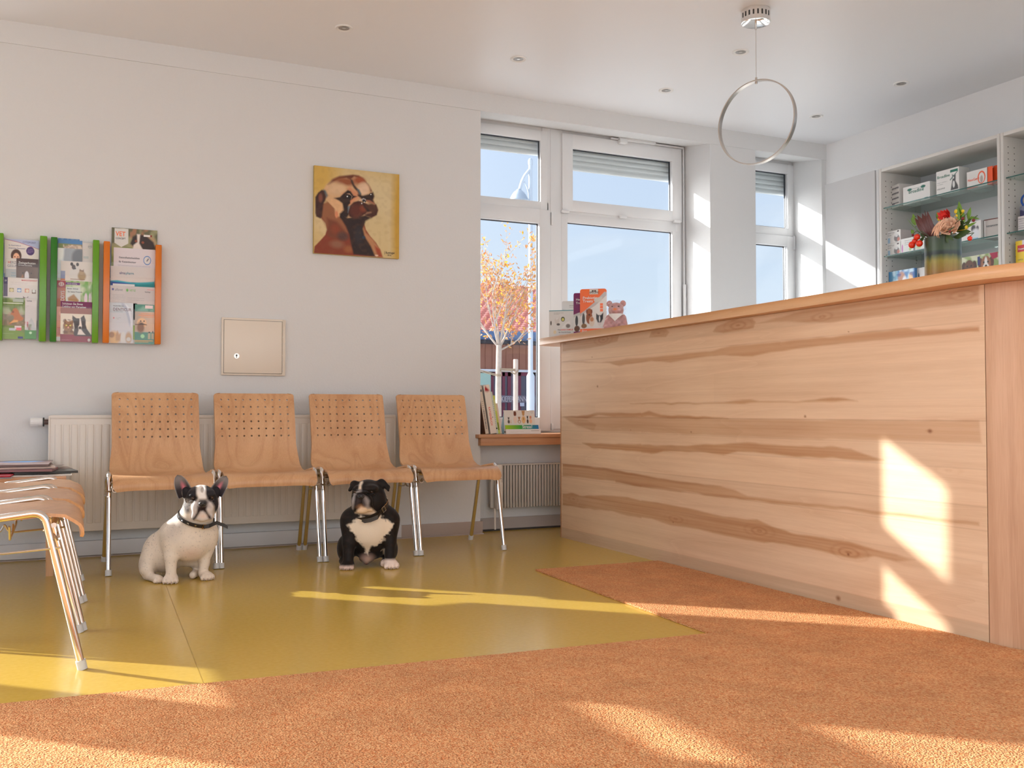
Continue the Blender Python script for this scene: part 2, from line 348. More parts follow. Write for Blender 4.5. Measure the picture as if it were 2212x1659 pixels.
# ---------------------------------------------------------------- rounded solids from blended volumes
def surf_net(F, lo, h):
    S = F < 0; nx, ny, nz = F.shape
    c = [S[i:nx-1+i, j:ny-1+j, k:nz-1+k] for i in (0, 1) for j in (0, 1) for k in (0, 1)]
    cnt = sum(x.astype(np.int8) for x in c); mask = (cnt > 0) & (cnt < 8); ids = -np.ones(mask.shape, np.int64); I = np.argwhere(mask); ids[mask] = np.arange(len(I))
    acc = np.zeros((len(I), 3)); num = np.zeros(len(I)); co = [(i, j, k) for i in (0, 1) for j in (0, 1) for k in (0, 1)]
    for a in range(8):
        for b in range(a+1, 8):
            d = np.array(co[b])-np.array(co[a])
            if abs(d).sum() != 1: continue
            fa = F[I[:, 0]+co[a][0], I[:, 1]+co[a][1], I[:, 2]+co[a][2]]; fb = F[I[:, 0]+co[b][0], I[:, 1]+co[b][1], I[:, 2]+co[b][2]]
            m = (fa < 0) != (fb < 0); t = np.where(m, fa/np.where(m, fa-fb, 1), 0)
            acc += (np.array(co[a])+t[:, None]*d)*m[:, None]; num += m
    V = (I+acc/num[:, None])*h+np.array(lo)
    faces = []
    for ax in range(3):
        o1, o2 = [(1, 2), (2, 0), (0, 1)][ax]
        sl_a = [slice(None)]*3; sl_b = [slice(None)]*3; sl_a[ax] = slice(0, -1); sl_b[ax] = slice(1, None)
        A = S[tuple(sl_a)]; B = S[tuple(sl_b)]; E = np.argwhere(A != B)
        E = E[(E[:, o1] > 0) & (E[:, o2] > 0) & (E[:, o1] < F.shape[o1]-1) & (E[:, o2] < F.shape[o2]-1)]
        fl = A[E[:, 0], E[:, 1], E[:, 2]]
        def g(d1, d2):
            q = E.copy(); q[:, o1] -= d1; q[:, o2] -= d2; return ids[q[:, 0], q[:, 1], q[:, 2]]
        Q = np.stack([g(0, 0), g(1, 0), g(1, 1), g(0, 1)], 1); Q[~fl] = Q[~fl][:, ::-1]; faces.append(Q)
    return V, np.vstack(faces)
class Vol:
    def __init__(s, lo, hi, h):
        s.lo = lo; s.h = h; n = [int((hi[i]-lo[i])/h)+1 for i in range(3)]
        s.X, s.Y, s.Z = np.meshgrid(*[np.arange(n[i])*h+lo[i] for i in range(3)], indexing='ij'); s.F = np.full(s.X.shape, 1.0)
    def smin(s, d, k):
        h = np.clip(.5+.5*(s.F-d)/k, 0, 1); s.F = s.F*(1-h)+d*h-k*h*(1-h)
    def ell(s, c, r, k=.02, rot=None, cut=False):
        q = np.stack([s.X-c[0], s.Y-c[1], s.Z-c[2]], -1)
        if rot is not None: q = q @ np.array(Matrix.Rotation(math.radians(rot[1]), 3, rot[0]))
        kk = np.sqrt((q[..., 0]/r[0])**2+(q[..., 1]/r[1])**2+(q[..., 2]/r[2])**2); d = (kk-1)*min(r)
        if cut:
            h = np.clip(.5-.5*(s.F+d)/k, 0, 1); s.F = s.F*(1-h)+(-d)*h+k*h*(1-h)
        else: s.smin(d, k)
        return s
    def cap(s, a, b, ra, rb, k=.02, sq=(1, 1, 1), cut=False):
        a = np.array(a, float); b = np.array(b, float); ba = b-a; q = np.stack([s.X-a[0], s.Y-a[1], s.Z-a[2]], -1)
        t = np.clip((q @ ba)/(ba @ ba), 0, 1); e_ = (q-t[..., None]*ba)/np.array(sq); d = np.linalg.norm(e_, axis=-1)-(ra+(rb-ra)*t)
        if cut:
            h = np.clip(.5-.5*(s.F+d)/k, 0, 1); s.F = s.F*(1-h)+(-d)*h+k*h*(1-h)
        else: s.smin(d, k)
        return s
    def mesh(s, name, mat, color=None, parent=None):
        V, Fq = surf_net(s.F, s.lo, s.h); me = bpy.data.meshes.new(name); me.from_pydata(V.tolist(), [], Fq.tolist()); me.materials.append(mat)
        if color is not None: set_paint(me, color(V))
        me.shade_smooth(); me.update(); o = bpy.data.objects.new(name, me); COL.objects.link(o)
        if parent: o.parent = parent
        return o
def inpoly(U, V, pts, soft=.003):
    pts = np.array(pts, float); ins = np.zeros(len(U), bool); dm = np.full(len(U), 9.)
    for i in range(len(pts)):
        ax, ay = pts[i-1]; bx, by = pts[i]
        ins ^= ((ay > V) != (by > V)) & (U < (bx-ax)*(V-ay)/((by-ay) if by != ay else 1e-9)+ax)
        dx, dy = bx-ax, by-ay; t = np.clip(((U-ax)*dx+(V-ay)*dy)/(dx*dx+dy*dy+1e-12), 0, 1); dm = np.minimum(dm, np.hypot(U-ax-t*dx, V-ay-t*dy))
    return np.clip(np.where(ins, dm, -dm)/soft*.5+.5, 0, 1)
# ================================================================ the room
YW, YG, RX, LX, ZC, ZB = 5.72, 6.04, 5.31, -2.05, 2.855, 2.735    # wall face, window plane, right wall, left wall, ceiling, beam underside
# ---- floor
N = NT('linoleum'); N.b.inputs['Roughness'].default_value = .24; N.b.inputs['Specular IOR Level'].default_value = .45
t = N.n('ShaderNodeTexCoord'); z = N.n('ShaderNodeTexNoise'); z.inputs['Scale'].default_value = 60; z.inputs['Detail'].default_value = 6; N.l(t.outputs['Object'], z.inputs[0])
z2 = N.n('ShaderNodeTexNoise'); z2.inputs['Scale'].default_value = 1.2; z2.inputs['Detail'].default_value = 3; N.l(t.outputs['Object'], z2.inputs[0])
m1 = N.n('ShaderNodeMix', data_type='RGBA'); m1.inputs[6].default_value = rgb(186, 153, 58, 1.1); m1.inputs[7].default_value = rgb(202, 170, 84, 1.1); N.l(z.outputs[0], m1.inputs[0])
N.l(m1.outputs[2], N.b.inputs['Base Color'])
rr = N.n('ShaderNodeMapRange'); rr.inputs[3].default_value = .19; rr.inputs[4].default_value = .22; N.l(z2.outputs[0], rr.inputs[0]); N.l(rr.outputs[0], N.b.inputs['Roughness'])
bb = N.n('ShaderNodeBump'); bb.inputs['Strength'].default_value = .02; bb.inputs['Distance'].default_value = .001
z3 = N.n('ShaderNodeTexNoise'); z3.inputs['Scale'].default_value = 9; z3.inputs['Detail'].default_value = 2; N.l(t.outputs['Object'], z3.inputs[0]); M['lino'] = N.m
struct(MB().box((LX, -2.6, -.06), (6.0, YW+.13, 0)).build('floor', M['lino'], smooth=0))
# welded seam of the sheet flooring
a = px((372, 1300), 2, 0); b = px((440, 1478), 2, 0)
d = (b-a).normalized(); n_ = Vector((-d.y, d.x, 0))*.0009
struct(MB().add([a-n_-d*1.6, a+n_-d*1.6, b+n_, b-n_], [(0, 1, 2, 3)]).build('trim_1', flat(176, 142, 50, 1, .4), smooth=0)).location.z = .0006
# ---- pale sunlit paving around the building
struct(MB().box((-40, -30, -.16), (60, 60, -.08)).build('ground', plain('paving', (.42, .42, .42, 1), .9, vary=.15, vscale=.6), smooth=0))
# ---- unseen pale block added behind the viewer to reflect sun into the room
hb = MB().box((-14, -17, -.1), (22, -15, 9)).build('bounce_facade', plain('render_white', (.50, .50, .50, 1), .9)); struct(hb)
# ---- ceiling
struct(MB().box((LX-.16, -.8, ZC), (6.0, YW+.40, ZC+.1)).build('ceiling', M['ceil'], smooth=0))
# ---- wall with the windows: openings given as (x0, x1, sill height)
OPEN = [(-1.30, -.325, .637), (2.44, 4.254, .637), (4.668, RX, .637)]
ZN = 2.80
def back_wall():
    m = MB(); x = LX-.3; out = 6.12
    for x0, x1, zs in OPEN:
        m.box((x, YW, 0), (x0, out, ZC)); m.box((x0, YW+.12, 0), (x1, out, zs-.005)); x = x1
    m.box((RX, YW, 0), (RX+.6, out, ZC))
    # beam hanging below the ceiling along the whole wall; behind it the window heads sit higher
    m.box((LX-.3, YW-.006, ZB), (RX+.045, YW+.01, ZC))
    xa, xb, y0, y1 = LX-.3, RX+.6, YW+.004, out
    m.add([(xa, y0, ZB), (xb, y0, ZB), (xb, YG-.02, ZN-.012), (xa, YG-.02, ZN-.012), (xa, y1, ZN), (xb, y1, ZN), (xa, y0, ZC), (xb, y0, ZC), (xb, y1, ZC), (xa, y1, ZC)], [(0, 1, 2, 3), (3, 2, 5, 4), (6, 9, 8, 7), (0, 6, 7, 1), (4, 5, 8, 9), (0, 3, 4, 9, 6), (1, 7, 8, 5, 2)])
    return m
struct(back_wall().build('wall_back', M['wall'], smooth=0))
# right wall, a little back from the window reveal
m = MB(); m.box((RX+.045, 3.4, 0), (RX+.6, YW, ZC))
struct(m.build('wall_right', M['wall_lit'], smooth=0))
# ---- left wall with its window (outside the frame; the sun comes through it)
LW = [(-.95, 4.2), (5.0, 5.55)]
m = MB(); x0, x1 = LX-.16, LX-.06
m.box((x0, -1.0, 2.5), (x1, 4.6, ZC)); m.box((x0, -1.0, 0), (x1, 4.6, .25)); m.box((x0, 4.6, 0), (x1, 5.0, ZC)); m.box((x0, 5.55, 0), (x1, YW, ZC)); m.box((x0, 5.0, 0), (x1, 5.55, .70)); m.box((x0, 5.0, 2.46), (x1, 5.55, ZC))
struct(m.build('wall_left', M['wall'], smooth=0))
w_ = MB(); w_.box((x0, 5.0, 1.40), (x1, 5.55, 1.80)); w_.box((x0, 5.0, 1.925), (x1, 5.55, 2.035))  # unseen solid panel added to block the sun mid-window, transom bar above it
wl = struct(w_.build('window_4', M['pvc']))
MB().box((x0+.03, 5.0, .7), (x0+.036, 5.55, 1.40)).box((x0+.03, 5.0, 1.8), (x0+.036, 5.55, 1.925)).box((x0+.03, 5.0, 2.035), (x0+.036, 5.55, 2.46)).build('pane', M['glass'], wl)

# ---- windows
def frame_rect(m, x0, x1, z0, z1, wd, ya, yb, wt=None, wb=None):
    wt = wt or wd; wb = wb or wd
    m.box((x0, ya, z0), (x0+wd, yb, z1), bev=.003); m.box((x1-wd, ya, z0), (x1, yb, z1), bev=.003)
    m.box((x0+wd-.004, ya+.0005, z1-wt), (x1-wd+.004, yb, z1), bev=.003); m.box((x0+wd-.004, ya+.0005, z0), (x1-wd+.004, yb, z0+wb), bev=.003)
def light(parent, x0, x1, z0, z1, deep=0.0):
    """glazed field: dark gasket, bright bead, pane"""
    g = MB(); t_ = .006
    for a_, b_ in (((x0, z0), (x0+t_, z1)), ((x1-t_, z0), (x1, z1)), ((x0, z1-t_), (x1, z1)), ((x0, z0), (x1, z0+t_))):
        g.box((a_[0], YG+.018, a_[1]), (b_[0], YG+.03, b_[1]))
    g.build('gasket', M['gasket'], parent, smooth=0)
    MB().box((x0, YG+.022, z0), (x1, YG+.026, z1)).build('pane', M['glass'], parent, smooth=0)
def shutter(parent, x0, x1, zt, zb):
    m = MB(); z_ = zt; ys = YG+.085
    while z_ > zb+.02:
        m.tube([(x0, ys+.004, z_-.02), (x1, ys+.004, z_-.02)], .021, 12, sq=.35 if False else 1.0); z_ -= .038
    m.box((x0, ys-.012, zb), (x1, ys+.012, zb+.03), bev=.004)
    # flatten the rounded slats
    m.v = [(v[0], ys+(v[1]-ys)*.42, v[2]) for v in m.v]
    return m.build('roller_shutter', M['shutter'], parent)
ZT = 2.79
# window 1, two lights wide
W1 = struct(MB().box((2.44, YG+.03, .637), (4.254, YG+.075, .66)).build('window_1', M['pvc'], smooth=0))
f = MB(); frame_rect(f, 2.44, 4.254, .637, ZT+.02, .05, YG+.012, YG+.075)
f.box((3.05, YG, .66), (3.21, YG+.07, ZT), bev=.004); f.box((3.112, YG-.004, .66), (3.118, YG, ZT))
f.box((2.45, YG, 2.20), (3.1, YG+.07, 2.262), bev=.004); f.box((3.2, YG, 2.165), (4.22, YG+.07, 2.225), bev=.004)
f.build('window_frame', M['pvc'], W1)
s = MB(); frame_rect(s, 2.462, 3.108, .648, 2.205, .088, YG-.012, YG+.04, .10, .095); sa = s.build('sash', M['pvc'], W1); light(sa, 2.55, 3.02, .743, 2.105)
s = MB(); frame_rect(s, 2.462, 3.09, 2.205, 2.765, .055, YG-.002, YG+.04, .07, .05); sb = s.build('sash', M['pvc'], W1); light(sb, 2.517, 3.035, 2.255, 2.695)
s = MB(); frame_rect(s, 3.203, 4.222, 2.212, 2.766, .085, YG-.014, YG+.04, .098, .08); sc_ = s.build('sash', M['pvc'], W1); light(sc_, 3.287, 4.137, 2.292, 2.668)
s = MB(); frame_rect(s, 3.20, 4.222, .648, 2.195, .05, YG-.002, YG+.04, .062, .09); s.box((4.14, YG-.004, .66), (4.205, YG+.04, 2.14), bev=.003); sd_ = s.build('sash', M['pvc'], W1); light(sd_, 3.248, 4.14, .735, 2.134)
shutter(W1, 2.45, 3.06, 2.80, 2.612); shutter(W1, 3.2, 4.23, 2.80, 2.545)
# tilt opener on the transom sash with its rod
h = MB(); h.box((3.66, YG-.05, 2.765), (3.97, YG-.012, 2.788), bev=.003); h.box((3.60, YG-.024, 2.768), (4.235, YG-.012, 2.78)); h.box((3.66, YG-.055, 2.74), (3.72, YG-.014, 2.775), bev=.003)
h.build('opener', M['pvc'], W1)
h = MB(); h.tube([(4.238, YG-.014, 2.775), (4.238, YG-.014, 1.65)], .006, 8); h.tube([(4.238, YG-.02, 1.74), (4.238, YG-.02, 1.2)], .013, 10); h.build('opener_rod', M['pvc'], W1)
h = MB()
for x_, z_ in ((3.22, 2.205), (3.70, 2.208), (4.17, 2.212)): h.box((x_-.03, YG-.03, z_-.012), (x_+.03, YG-.01, z_+.008), bev=.003)
h.box((3.112, YG-.02, 2.10), (3.126, YG-.004, 2.19), bev=.002); h.box((3.112, YG-.02, .655), (3.126, YG-.004, .70), bev=.002)
h.build('hinge', M['pvc'], W1)
# window 2 in the corner
W2 = struct(MB().box((4.668, YG+.03, .637), (RX, YG+.075, .66)).build('window_2', M['pvc'], smooth=0))
f = MB(); frame_rect(f, 4.668, RX+.02, .637, ZT+.02, .05, YG+.012, YG+.075); f.box((4.68, YG, 2.18), (RX, YG+.07, 2.235), bev=.004); f.build('window_frame', M['pvc'], W2)
s = MB(); frame_rect(s, 4.69, RX+.012, .648, 2.185, .088, YG-.012, YG+.04, .08, .095); s1 = s.build('sash', M['pvc'], W2); light(s1, 4.778, 5.225, .743, 2.105)
s = MB(); frame_rect(s, 4.69, RX+.012, 2.19, 2.765, .07, YG-.002, YG+.04, .075, .06); s2 = s.build('sash', M['pvc'], W2); light(s2, 4.76, 5.243, 2.25, 2.69)
MB().box((5.292, YG-.026, 2.08), (5.306, YG-.006, 2.19), bev=.003).build('hinge', M['pvc'], W2)
shutter(W2, 4.69, RX, 2.80, 2.54)
# window 3, beyond the left edge of the picture
W3 = struct(MB().box((-1.30, YG+.03, .637), (-.325, YG+.075, .66)).build('window_3', M['pvc'], smooth=0))
f = MB(); f.box((-1.30, YG, .637), (-1.20, YG+.06, 1.36)); f.box((-1.30, YG, 1.36), (-1.03, YG+.06, ZT+.02)); f.box((-.50, YG, .637), (-.325, YG+.06, ZT+.02)); f.box((-1.20, YG, .637), (-.5, YG+.06, .69)); f.box((-1.03, YG, 2.09), (-.5, YG+.06, 2.215)); f.box((-1.03, YG, 2.575), (-.5, YG+.06, ZT+.02)); f.build('window_frame', M['pvc'], W3)
MB().box((-1.20, YG+.022, .69), (-.5, YG+.026, 2.09)).box((-1.03, YG+.022, 2.215), (-.5, YG+.026, 2.575)).build('pane', M['glass'], W3)
# inner sills
for i, (x0_, x1_) in enumerate(((2.405, 4.25), (4.67, RX), (-1.30, -.33))):
    s = MB(); s.box((x0_, YW-.06, .615), (x1_, YG+.02, .637), bev=.002); s.box((x0_+.02, YW-.045, .565), (x1_, YW+.115, .615), bev=.001)
    struct(s.build('trim_%d' % (2+i), M['beechx']))
# ---- baseboards
m = MB(); m.box((LX, YW-.014, .004), (2.452, YW, .082), bev=.002); m.box((2.44, YW-.012, .004), (2.452, YW+.12, .082)); m.box((LX, YW-.024, 0), (2.456, YW-.004, .006))
struct(m.build('baseboard_back', plain('baseboard_beige', rgb(170, 155, 146, 1.1), .5)))
m = MB(); m.box((LX, YW-.034, .010), (1.90, YW-.010, .088), bev=.002); struct(m.build('trim_6', M['baselight']))
m = MB(); m.box((2.44, YW+.105, .012), (4.254, YW+.12, .085)); struct(m.build('baseboard_niche', M['base']))
m = MB(); m.box((2.44, YW+.10, 0), (4.254, YW+.118, .012)); struct(m.build('trim_5', M['dark']))

# ================================================================ carpets
N = NT('carpet_orange'); N.b.inputs['Roughness'].default_value = .95; N.b.inputs['Specular IOR Level'].default_value = .1; N.b.inputs['Sheen Weight'].default_value = .15; N.b.inputs['Sheen Tint'].default_value = (1, .7, .5, 1)
t = N.n('ShaderNodeTexCoord'); z = N.n('ShaderNodeTexNoise'); z.inputs['Scale'].default_value = 170; z.inputs['Detail'].default_value = 2; N.l(t.outputs['Object'], z.inputs[0])
vo = N.n('ShaderNodeTexVoronoi'); vo.inputs['Scale'].default_value = 190; N.l(t.outputs['Object'], vo.inputs[0])
z2 = N.n('ShaderNodeTexNoise'); z2.inputs['Scale'].default_value = 5; z2.inputs['Detail'].default_value = 5; z2.inputs['Roughness'].default_value = .7; N.l(t.outputs['Object'], z2.inputs[0])
m1 = N.n('ShaderNodeMix', data_type='RGBA'); m1.inputs[6].default_value = rgb(200, 112, 58, 1.1); m1.inputs[7].default_value = rgb(240, 180, 126, 1.1); 
mm = N.n('ShaderNodeMapRange'); mm.inputs[1].default_value = .3; mm.inputs[2].default_value = .7; N.l(z.outputs[0], mm.inputs[0]); N.l(mm.outputs[0], m1.inputs[0])
m2 = N.n('ShaderNodeMix', data_type='RGBA', blend_type='MULTIPLY'); m2.inputs[0].default_value = 1; N.l(m1.outputs[2], m2.inputs[6])
r_ = N.n('ShaderNodeMapRange'); r_.inputs[1].default_value = .3; r_.inputs[2].default_value = .7; r_.inputs[3].default_value = .82; r_.inputs[4].default_value = 1.08; N.l(z2.outputs[0], r_.inputs[0]); N.l(r_.outputs[0], m2.inputs[7]); N.l(m2.outputs[2], N.b.inputs['Base Color'])
ad = N.n('ShaderNodeMath', operation='SUBTRACT'); N.l(z.outputs[0], ad.inputs[0]); N.l(vo.outputs[0], ad.inputs[1])
bb = N.n('ShaderNodeBump'); bb.inputs['Strength'].default_value = 1; bb.inputs['Distance'].default_value = .006; N.l(ad.outputs[0], bb.inputs['Height']); N.l(bb.outputs[0], N.b.inputs['Normal'])
M['carpet'] = N.m
def carpet(name, pts, h, label):
    rnd = random.Random(5); out = []
    n = len(pts)
    for i in range(n):
        a = Vector(pts[i]); b = Vector(pts[(i+1) % n]); k = max(2, int((b-a).length/.012))
        for j in range(k):
            p = a.lerp(b, j/k); out.append((p.x+rnd.uniform(-.0018, .0018), p.y+rnd.uniform(-.0018, .0018)))
    o = MB().prism(out, .001, h).build(name, M['carpet'], smooth=60); return tag(o, label, 'carpet')
carpet('carpet_mat', [(2.119, 4.277), (2.066, 2.795), (2.822, 2.768), (2.822, 4.258)], .008, 'small rectangular orange carpet mat along the foot of the wooden counter')
carpet('carpet_mat', [(-1.6, 2.985), (-1.6, -.9), (5.0, -.9), (5.0, 1.85), (3.1, 1.93), (2.86, 2.06), (2.822, 2.2), (2.822, 2.762), (2.07, 2.787), (-.139, 2.911)], .009, 'large orange carpet covering the foreground floor')
# ================================================================ reception counter
XC = 2.83
def crop5(p, X=XC):
    q = px((1200+p[0]/1.9289, 560+p[1]/1.9289), 0, X); return (q.y, q.z)
def counter_colour(Yv, Zv):
    """heartwood streaks of the ash boards, as factors on the wood colour"""
    n = len(Yv); C = np.ones((n, 3)); rng = np.random.RandomState(8)
    g = rng.rand(64, 64)
    def noise(a, b):
        a = a % 62; b = b % 62; i = a.astype(int); j = b.astype(int); f = a-i; h = b-j; f = f*f*(3-2*f); h = h*h*(3-2*h)
        return g[i, j]*(1-f)*(1-h)+g[i+1, j]*f*(1-h)+g[i, j+1]*(1-f)*h+g[i+1, j+1]*f*h
    # board joints, heights read where they meet the left end
    zj = [0.0] + sorted(crop5((30, y))[1] for y in (1118, 1040, 975, 905, 852, 768, 713, 657, 605, 515, 430, 392)) + [1.215]
    light_ = np.array([1.0, 1.0, 1.0]); tones = [.80, .98, .97, 1.0, .98, 1.02, .98, .97, 1.0, .97, 1.0, .98, .93]
    for i in range(len(zj)-1):
        m = (Zv >= zj[i]) & (Zv < zj[i+1]); C[m] *= tones[i % len(tones)]
        # short lengths butted end to end
        cut = rng.uniform(2.6, 5.1); mm = m & (Yv > cut); C[mm] *= rng.uniform(.965, 1.03)
    # long soft grain
    gr = noise(Yv*1.3+5, Zv*70)*.6+noise(Yv*3.1, Zv*190)*.4; C *= (1+(gr[:, None]-.5)*np.array([.12, .17, .22]))
    for z_ in zj[1:-1]:
        a = np.clip(1-np.abs(Zv-z_)/.0022, 0, 1)*.22; C *= (1-a[:, None]*np.array([.8, 1, 1.1]))
    D = np.array([.68, .50, .355])
    streaks = [
     ([(30,350),(150,335),(265,318),(258,342),(200,358),(130,374),(30,384)], .62),
     ([(390,325),(400,300),(460,292),(475,305),(460,325)], .6),
     ([(655,300),(670,280),(740,255),(820,248),(835,262),(825,285),(760,300),(700,308)], .7),
     ([(835,268),(1000,222),(1300,178),(1500,150),(1765,108),(1765,182),(1640,195),(1500,212),(1300,245),(1100,266),(960,258)], .68),
     ([(30,426),(130,431),(220,428),(300,415),(450,403),(640,383),(730,362),(850,350),(1000,335),(1150,322),(1300,303),(1470,285),(1530,296),(1640,290),(1765,279),(1765,300),(1500,322),(1300,342),(1150,354),(1000,374),(900,386),(820,406),(760,402),(650,402),(540,420),(480,431),(400,424),(265,446),(225,434),(130,426)], .78),
     ([(310,602),(400,599),(490,597),(600,600),(700,597),(780,583),(810,584),(850,592),(1000,593),(1080,587),(1150,574),(1180,577),(1240,588),(1260,592),(1000,598),(850,598),(700,602),(490,604)], .95),
     ([(30,657),(130,648),(170,640),(300,642),(360,640),(390,634),(440,648),(560,652),(650,658),(720,663),(600,665),(450,660),(400,655),(300,657),(240,657),(180,651),(130,661)], .9),
     ([(33,655),(150,656),(400,658),(700,664),(1100,670),(1765,672),(1775,768),(1400,754),(1000,746),(700,735),(400,722),(150,713),(95,692),(45,668)], .52),
     ([(45,660),(130,668),(170,690),(160,712),(95,700),(60,678)], .35),
     ([(110,765),(300,770),(500,777),(690,770),(800,764),(950,774),(1130,780),(1230,788),(1270,803),(1370,838),(1300,838),(1130,828),(1000,822),(870,806),(760,802),(700,816),(600,803),(450,800),(400,811),(330,801),(150,786)], .85),
     ([(30,853),(200,870),(380,903),(430,915),(560,932),(690,946),(750,963),(800,984),(950,1004),(1100,1019),(1400,1055),(1765,1098),(1765,1112),(1400,1070),(1100,1032),(900,1016),(830,1003),(700,990),(540,966),(400,952),(330,945),(250,925),(130,912),(30,903)], .72),
     ([(30,853),(200,870),(380,903),(560,932),(690,946),(560,938),(380,912),(200,880),(30,862)], .5),
     ([(250,921),(400,940),(540,962),(700,985),(830,1000),(700,994),(540,972),(400,957),(250,930)], .55),
     ([(30,976),(70,975),(100,985),(200,983),(300,992),(360,1006),(430,1015),(480,1022),(600,1050),(700,1070),(800,1083),(840,1083),(900,1112),(980,1141),(1100,1160),(1220,1174),(1270,1190),(1330,1212),(1420,1230),(1500,1255),(1420,1258),(1330,1240),(1250,1248),(1200,1238),(1050,1204),(900,1180),(870,1182),(750,1160),(600,1128),(480,1108),(400,1082),(300,1070),(230,1050),(100,1035),(30,1024)], .80),
     ([(1400,1255),(1600,1262),(1780,1268),(1780,1320),(1600,1300),(1450,1275)], .22),
    ]
    wob = (noise(Yv*14, Zv*8)-.5)*.006
    for pts, k in streaks:
        pp = [crop5(p) for p in pts]; a = inpoly(Yv, Zv+wob, pp, .0045)*k
        tex = .78+.44*noise(Yv*2.2+3, Zv*160); f = 1-a[:, None]*tex[:, None]*(1-D); C *= f
    # rings round the knots
    for (kx, ky, ra, dk) in ((500,1082,.07,.3), (850,1132,.08,.4), (1222,1222,.085,.5), (75,1000,.05,.3), (430,308,.04,.35), (760,276,.075,.45), (1110,240,.06,.4), (1690,150,.07,.35), (200,335,.09,.35), (1640,880,.06,.14), (1560,716,.03,.3)):
        cy, cz = crop5((kx, ky)); dx = (Yv-cy)/2.6; dz = Zv-cz; r = np.hypot(dx, dz*1.3)+(noise(Yv*22, Zv*22)-.5)*.006
        ring = .5+.5*np.sin(r*430*(1-.35*r/ra)); fall = np.clip(1-r/(ra*.62), 0, 1)**.8; a = ring**2*fall*dk; C *= 1-a[:, None]*(1-D)*1.5
    for (kx, ky, r_) in ((1560,716,.008), (175,530,.007), (565,720,.004), (490,1096,.004), (1178,1413,.011), (1040,655,.006), (313,712,.003), (152,408,.004), (1220,1230,.006), (1221,302,.003), (40,352,.004)):
        cy, cz = crop5((kx, ky)); r = np.hypot((Yv-cy)/1.3, Zv-cz); a = np.clip(1.3-r/r_, 0, 1); C *= 1-a[:, None]*np.array([.55, .7, .8])
    return C
M['ash'] = wood('ash_boards', rgb(220, 190, 158, 1.12), rgb(198, 158, 124, 1.05), 1, scale=1.0, rough=.42, rings=6, contrast=.7, attr=True)
M['ashz'] = wood('ash_corner', rgb(208, 168, 136, 1.05), rgb(168, 122, 88, 1.0), 2, scale=1.3, rough=.42, rings=5, contrast=.9)
M['ashtop'] = wood('ash_worktop', rgb(216, 174, 132, 1.1), rgb(186, 138, 96, 1.05), 1, scale=1.0, rough=.32, rings=8, contrast=.6)
CN = thing('reception_counter', 'long reception counter faced with pale streaked ash boards', 'counter', (XC, 3.8, 0))
def off(o, t=CN): o.parent = t; o.location = -t.location; return o
def front_panel():
    y0, y1, z1, c = 2.283, 5.345, 1.213, .0042; ny = int((y1-y0)/c); nz = int(z1/c)
    ys = np.linspace(y0, y1, ny+1); zs = np.linspace(0, z1, nz+1); Yv, Zv = np.meshgrid(ys, zs); Yv = Yv.ravel(); Zv = Zv.ravel()
    C = counter_colour(Yv, Zv); V = np.stack([np.full_like(Yv, XC), Yv, Zv], 1)
    i = (np.arange(nz)[:, None]*(ny+1)+np.arange(ny)[None]).ravel(); F = np.stack([i, i+ny+1, i+ny+2, i+1], 1).tolist(); n0 = len(V)
    V = V.tolist()+[[XC, y0, 0], [XC, y1, 0], [XC, y1, z1], [XC, y0, z1], [XC+.022, y0, 0], [XC+.022, y1, 0], [XC+.022, y1, z1], [XC+.022, y0, z1]]
    F += [(n0+4, n0+5, n0+6, n0+7), (n0, n0+1, n0+5, n0+4), (n0+1, n0+2, n0+6, n0+5), (n0+2, n0+3, n0+7, n0+6), (n0+3, n0, n0+4, n0+7)]
    me = bpy.data.meshes.new('front_panel'); me.from_pydata(V, [], F); me.materials.append(M['ash']); set_paint(me, np.vstack([C, np.full((8, 3), .8)])); me.update()
    o = bpy.data.objects.new('front_panel', me); COL.objects.link(o); return o
off(front_panel())
# rounded corner staves, then the return towards the right
rc = .34; cx, cy = XC+rc, 2.28
arc = [(cx-rc*math.cos(a), cy-rc*math.sin(a)) for a in [i/40*PI/2 for i in range(41)]]
n_st = 4
for k in range(n_st):
    seg = arc[k*10:(k+1)*10+1]; inner = [(cx-(rc-.03)*math.cos(a), cy-(rc-.03)*math.sin(a)) for a in [(k*10+i)/40*PI/2 for i in range(11)]]
    seg = list(seg); seg[-1] = (seg[-1][0]*.97+seg[-2][0]*.03, seg[-1][1]*.97+seg[-2][1]*.03)
    off(MB().prism(seg+inner[::-1], 0, 1.213).build('corner_stave', M['ashz']))
off(MB().box((cx, cy-rc, 0), (4.4, cy-rc+.022, 1.213)).build('end_panel', M['ashz']))
off(MB().box((XC+.002, 5.345, 0), (3.35, 5.362, 1.213)).build('end_board', M['beechx']))
off(MB().box((XC+.05, 2.7, .02), (3.3, 5.3, .06)).box((3.28, 2.7, .06), (3.3, 5.34, 1.2)).build('carcass', M['white']))
off(MB().box((3.42, 2.9, .72), (4.70, 5.6, .745), bev=.003).build('bounce_desk_top', M['white']))  # unseen white desk added behind the counter to bounce sun upwards
for x_ in (3.45, 4.60): off(MB().box((x_, 2.95, 0), (x_+.04, 5.15, .72)).build('bounce_desk_support', M['white'], smooth=0))
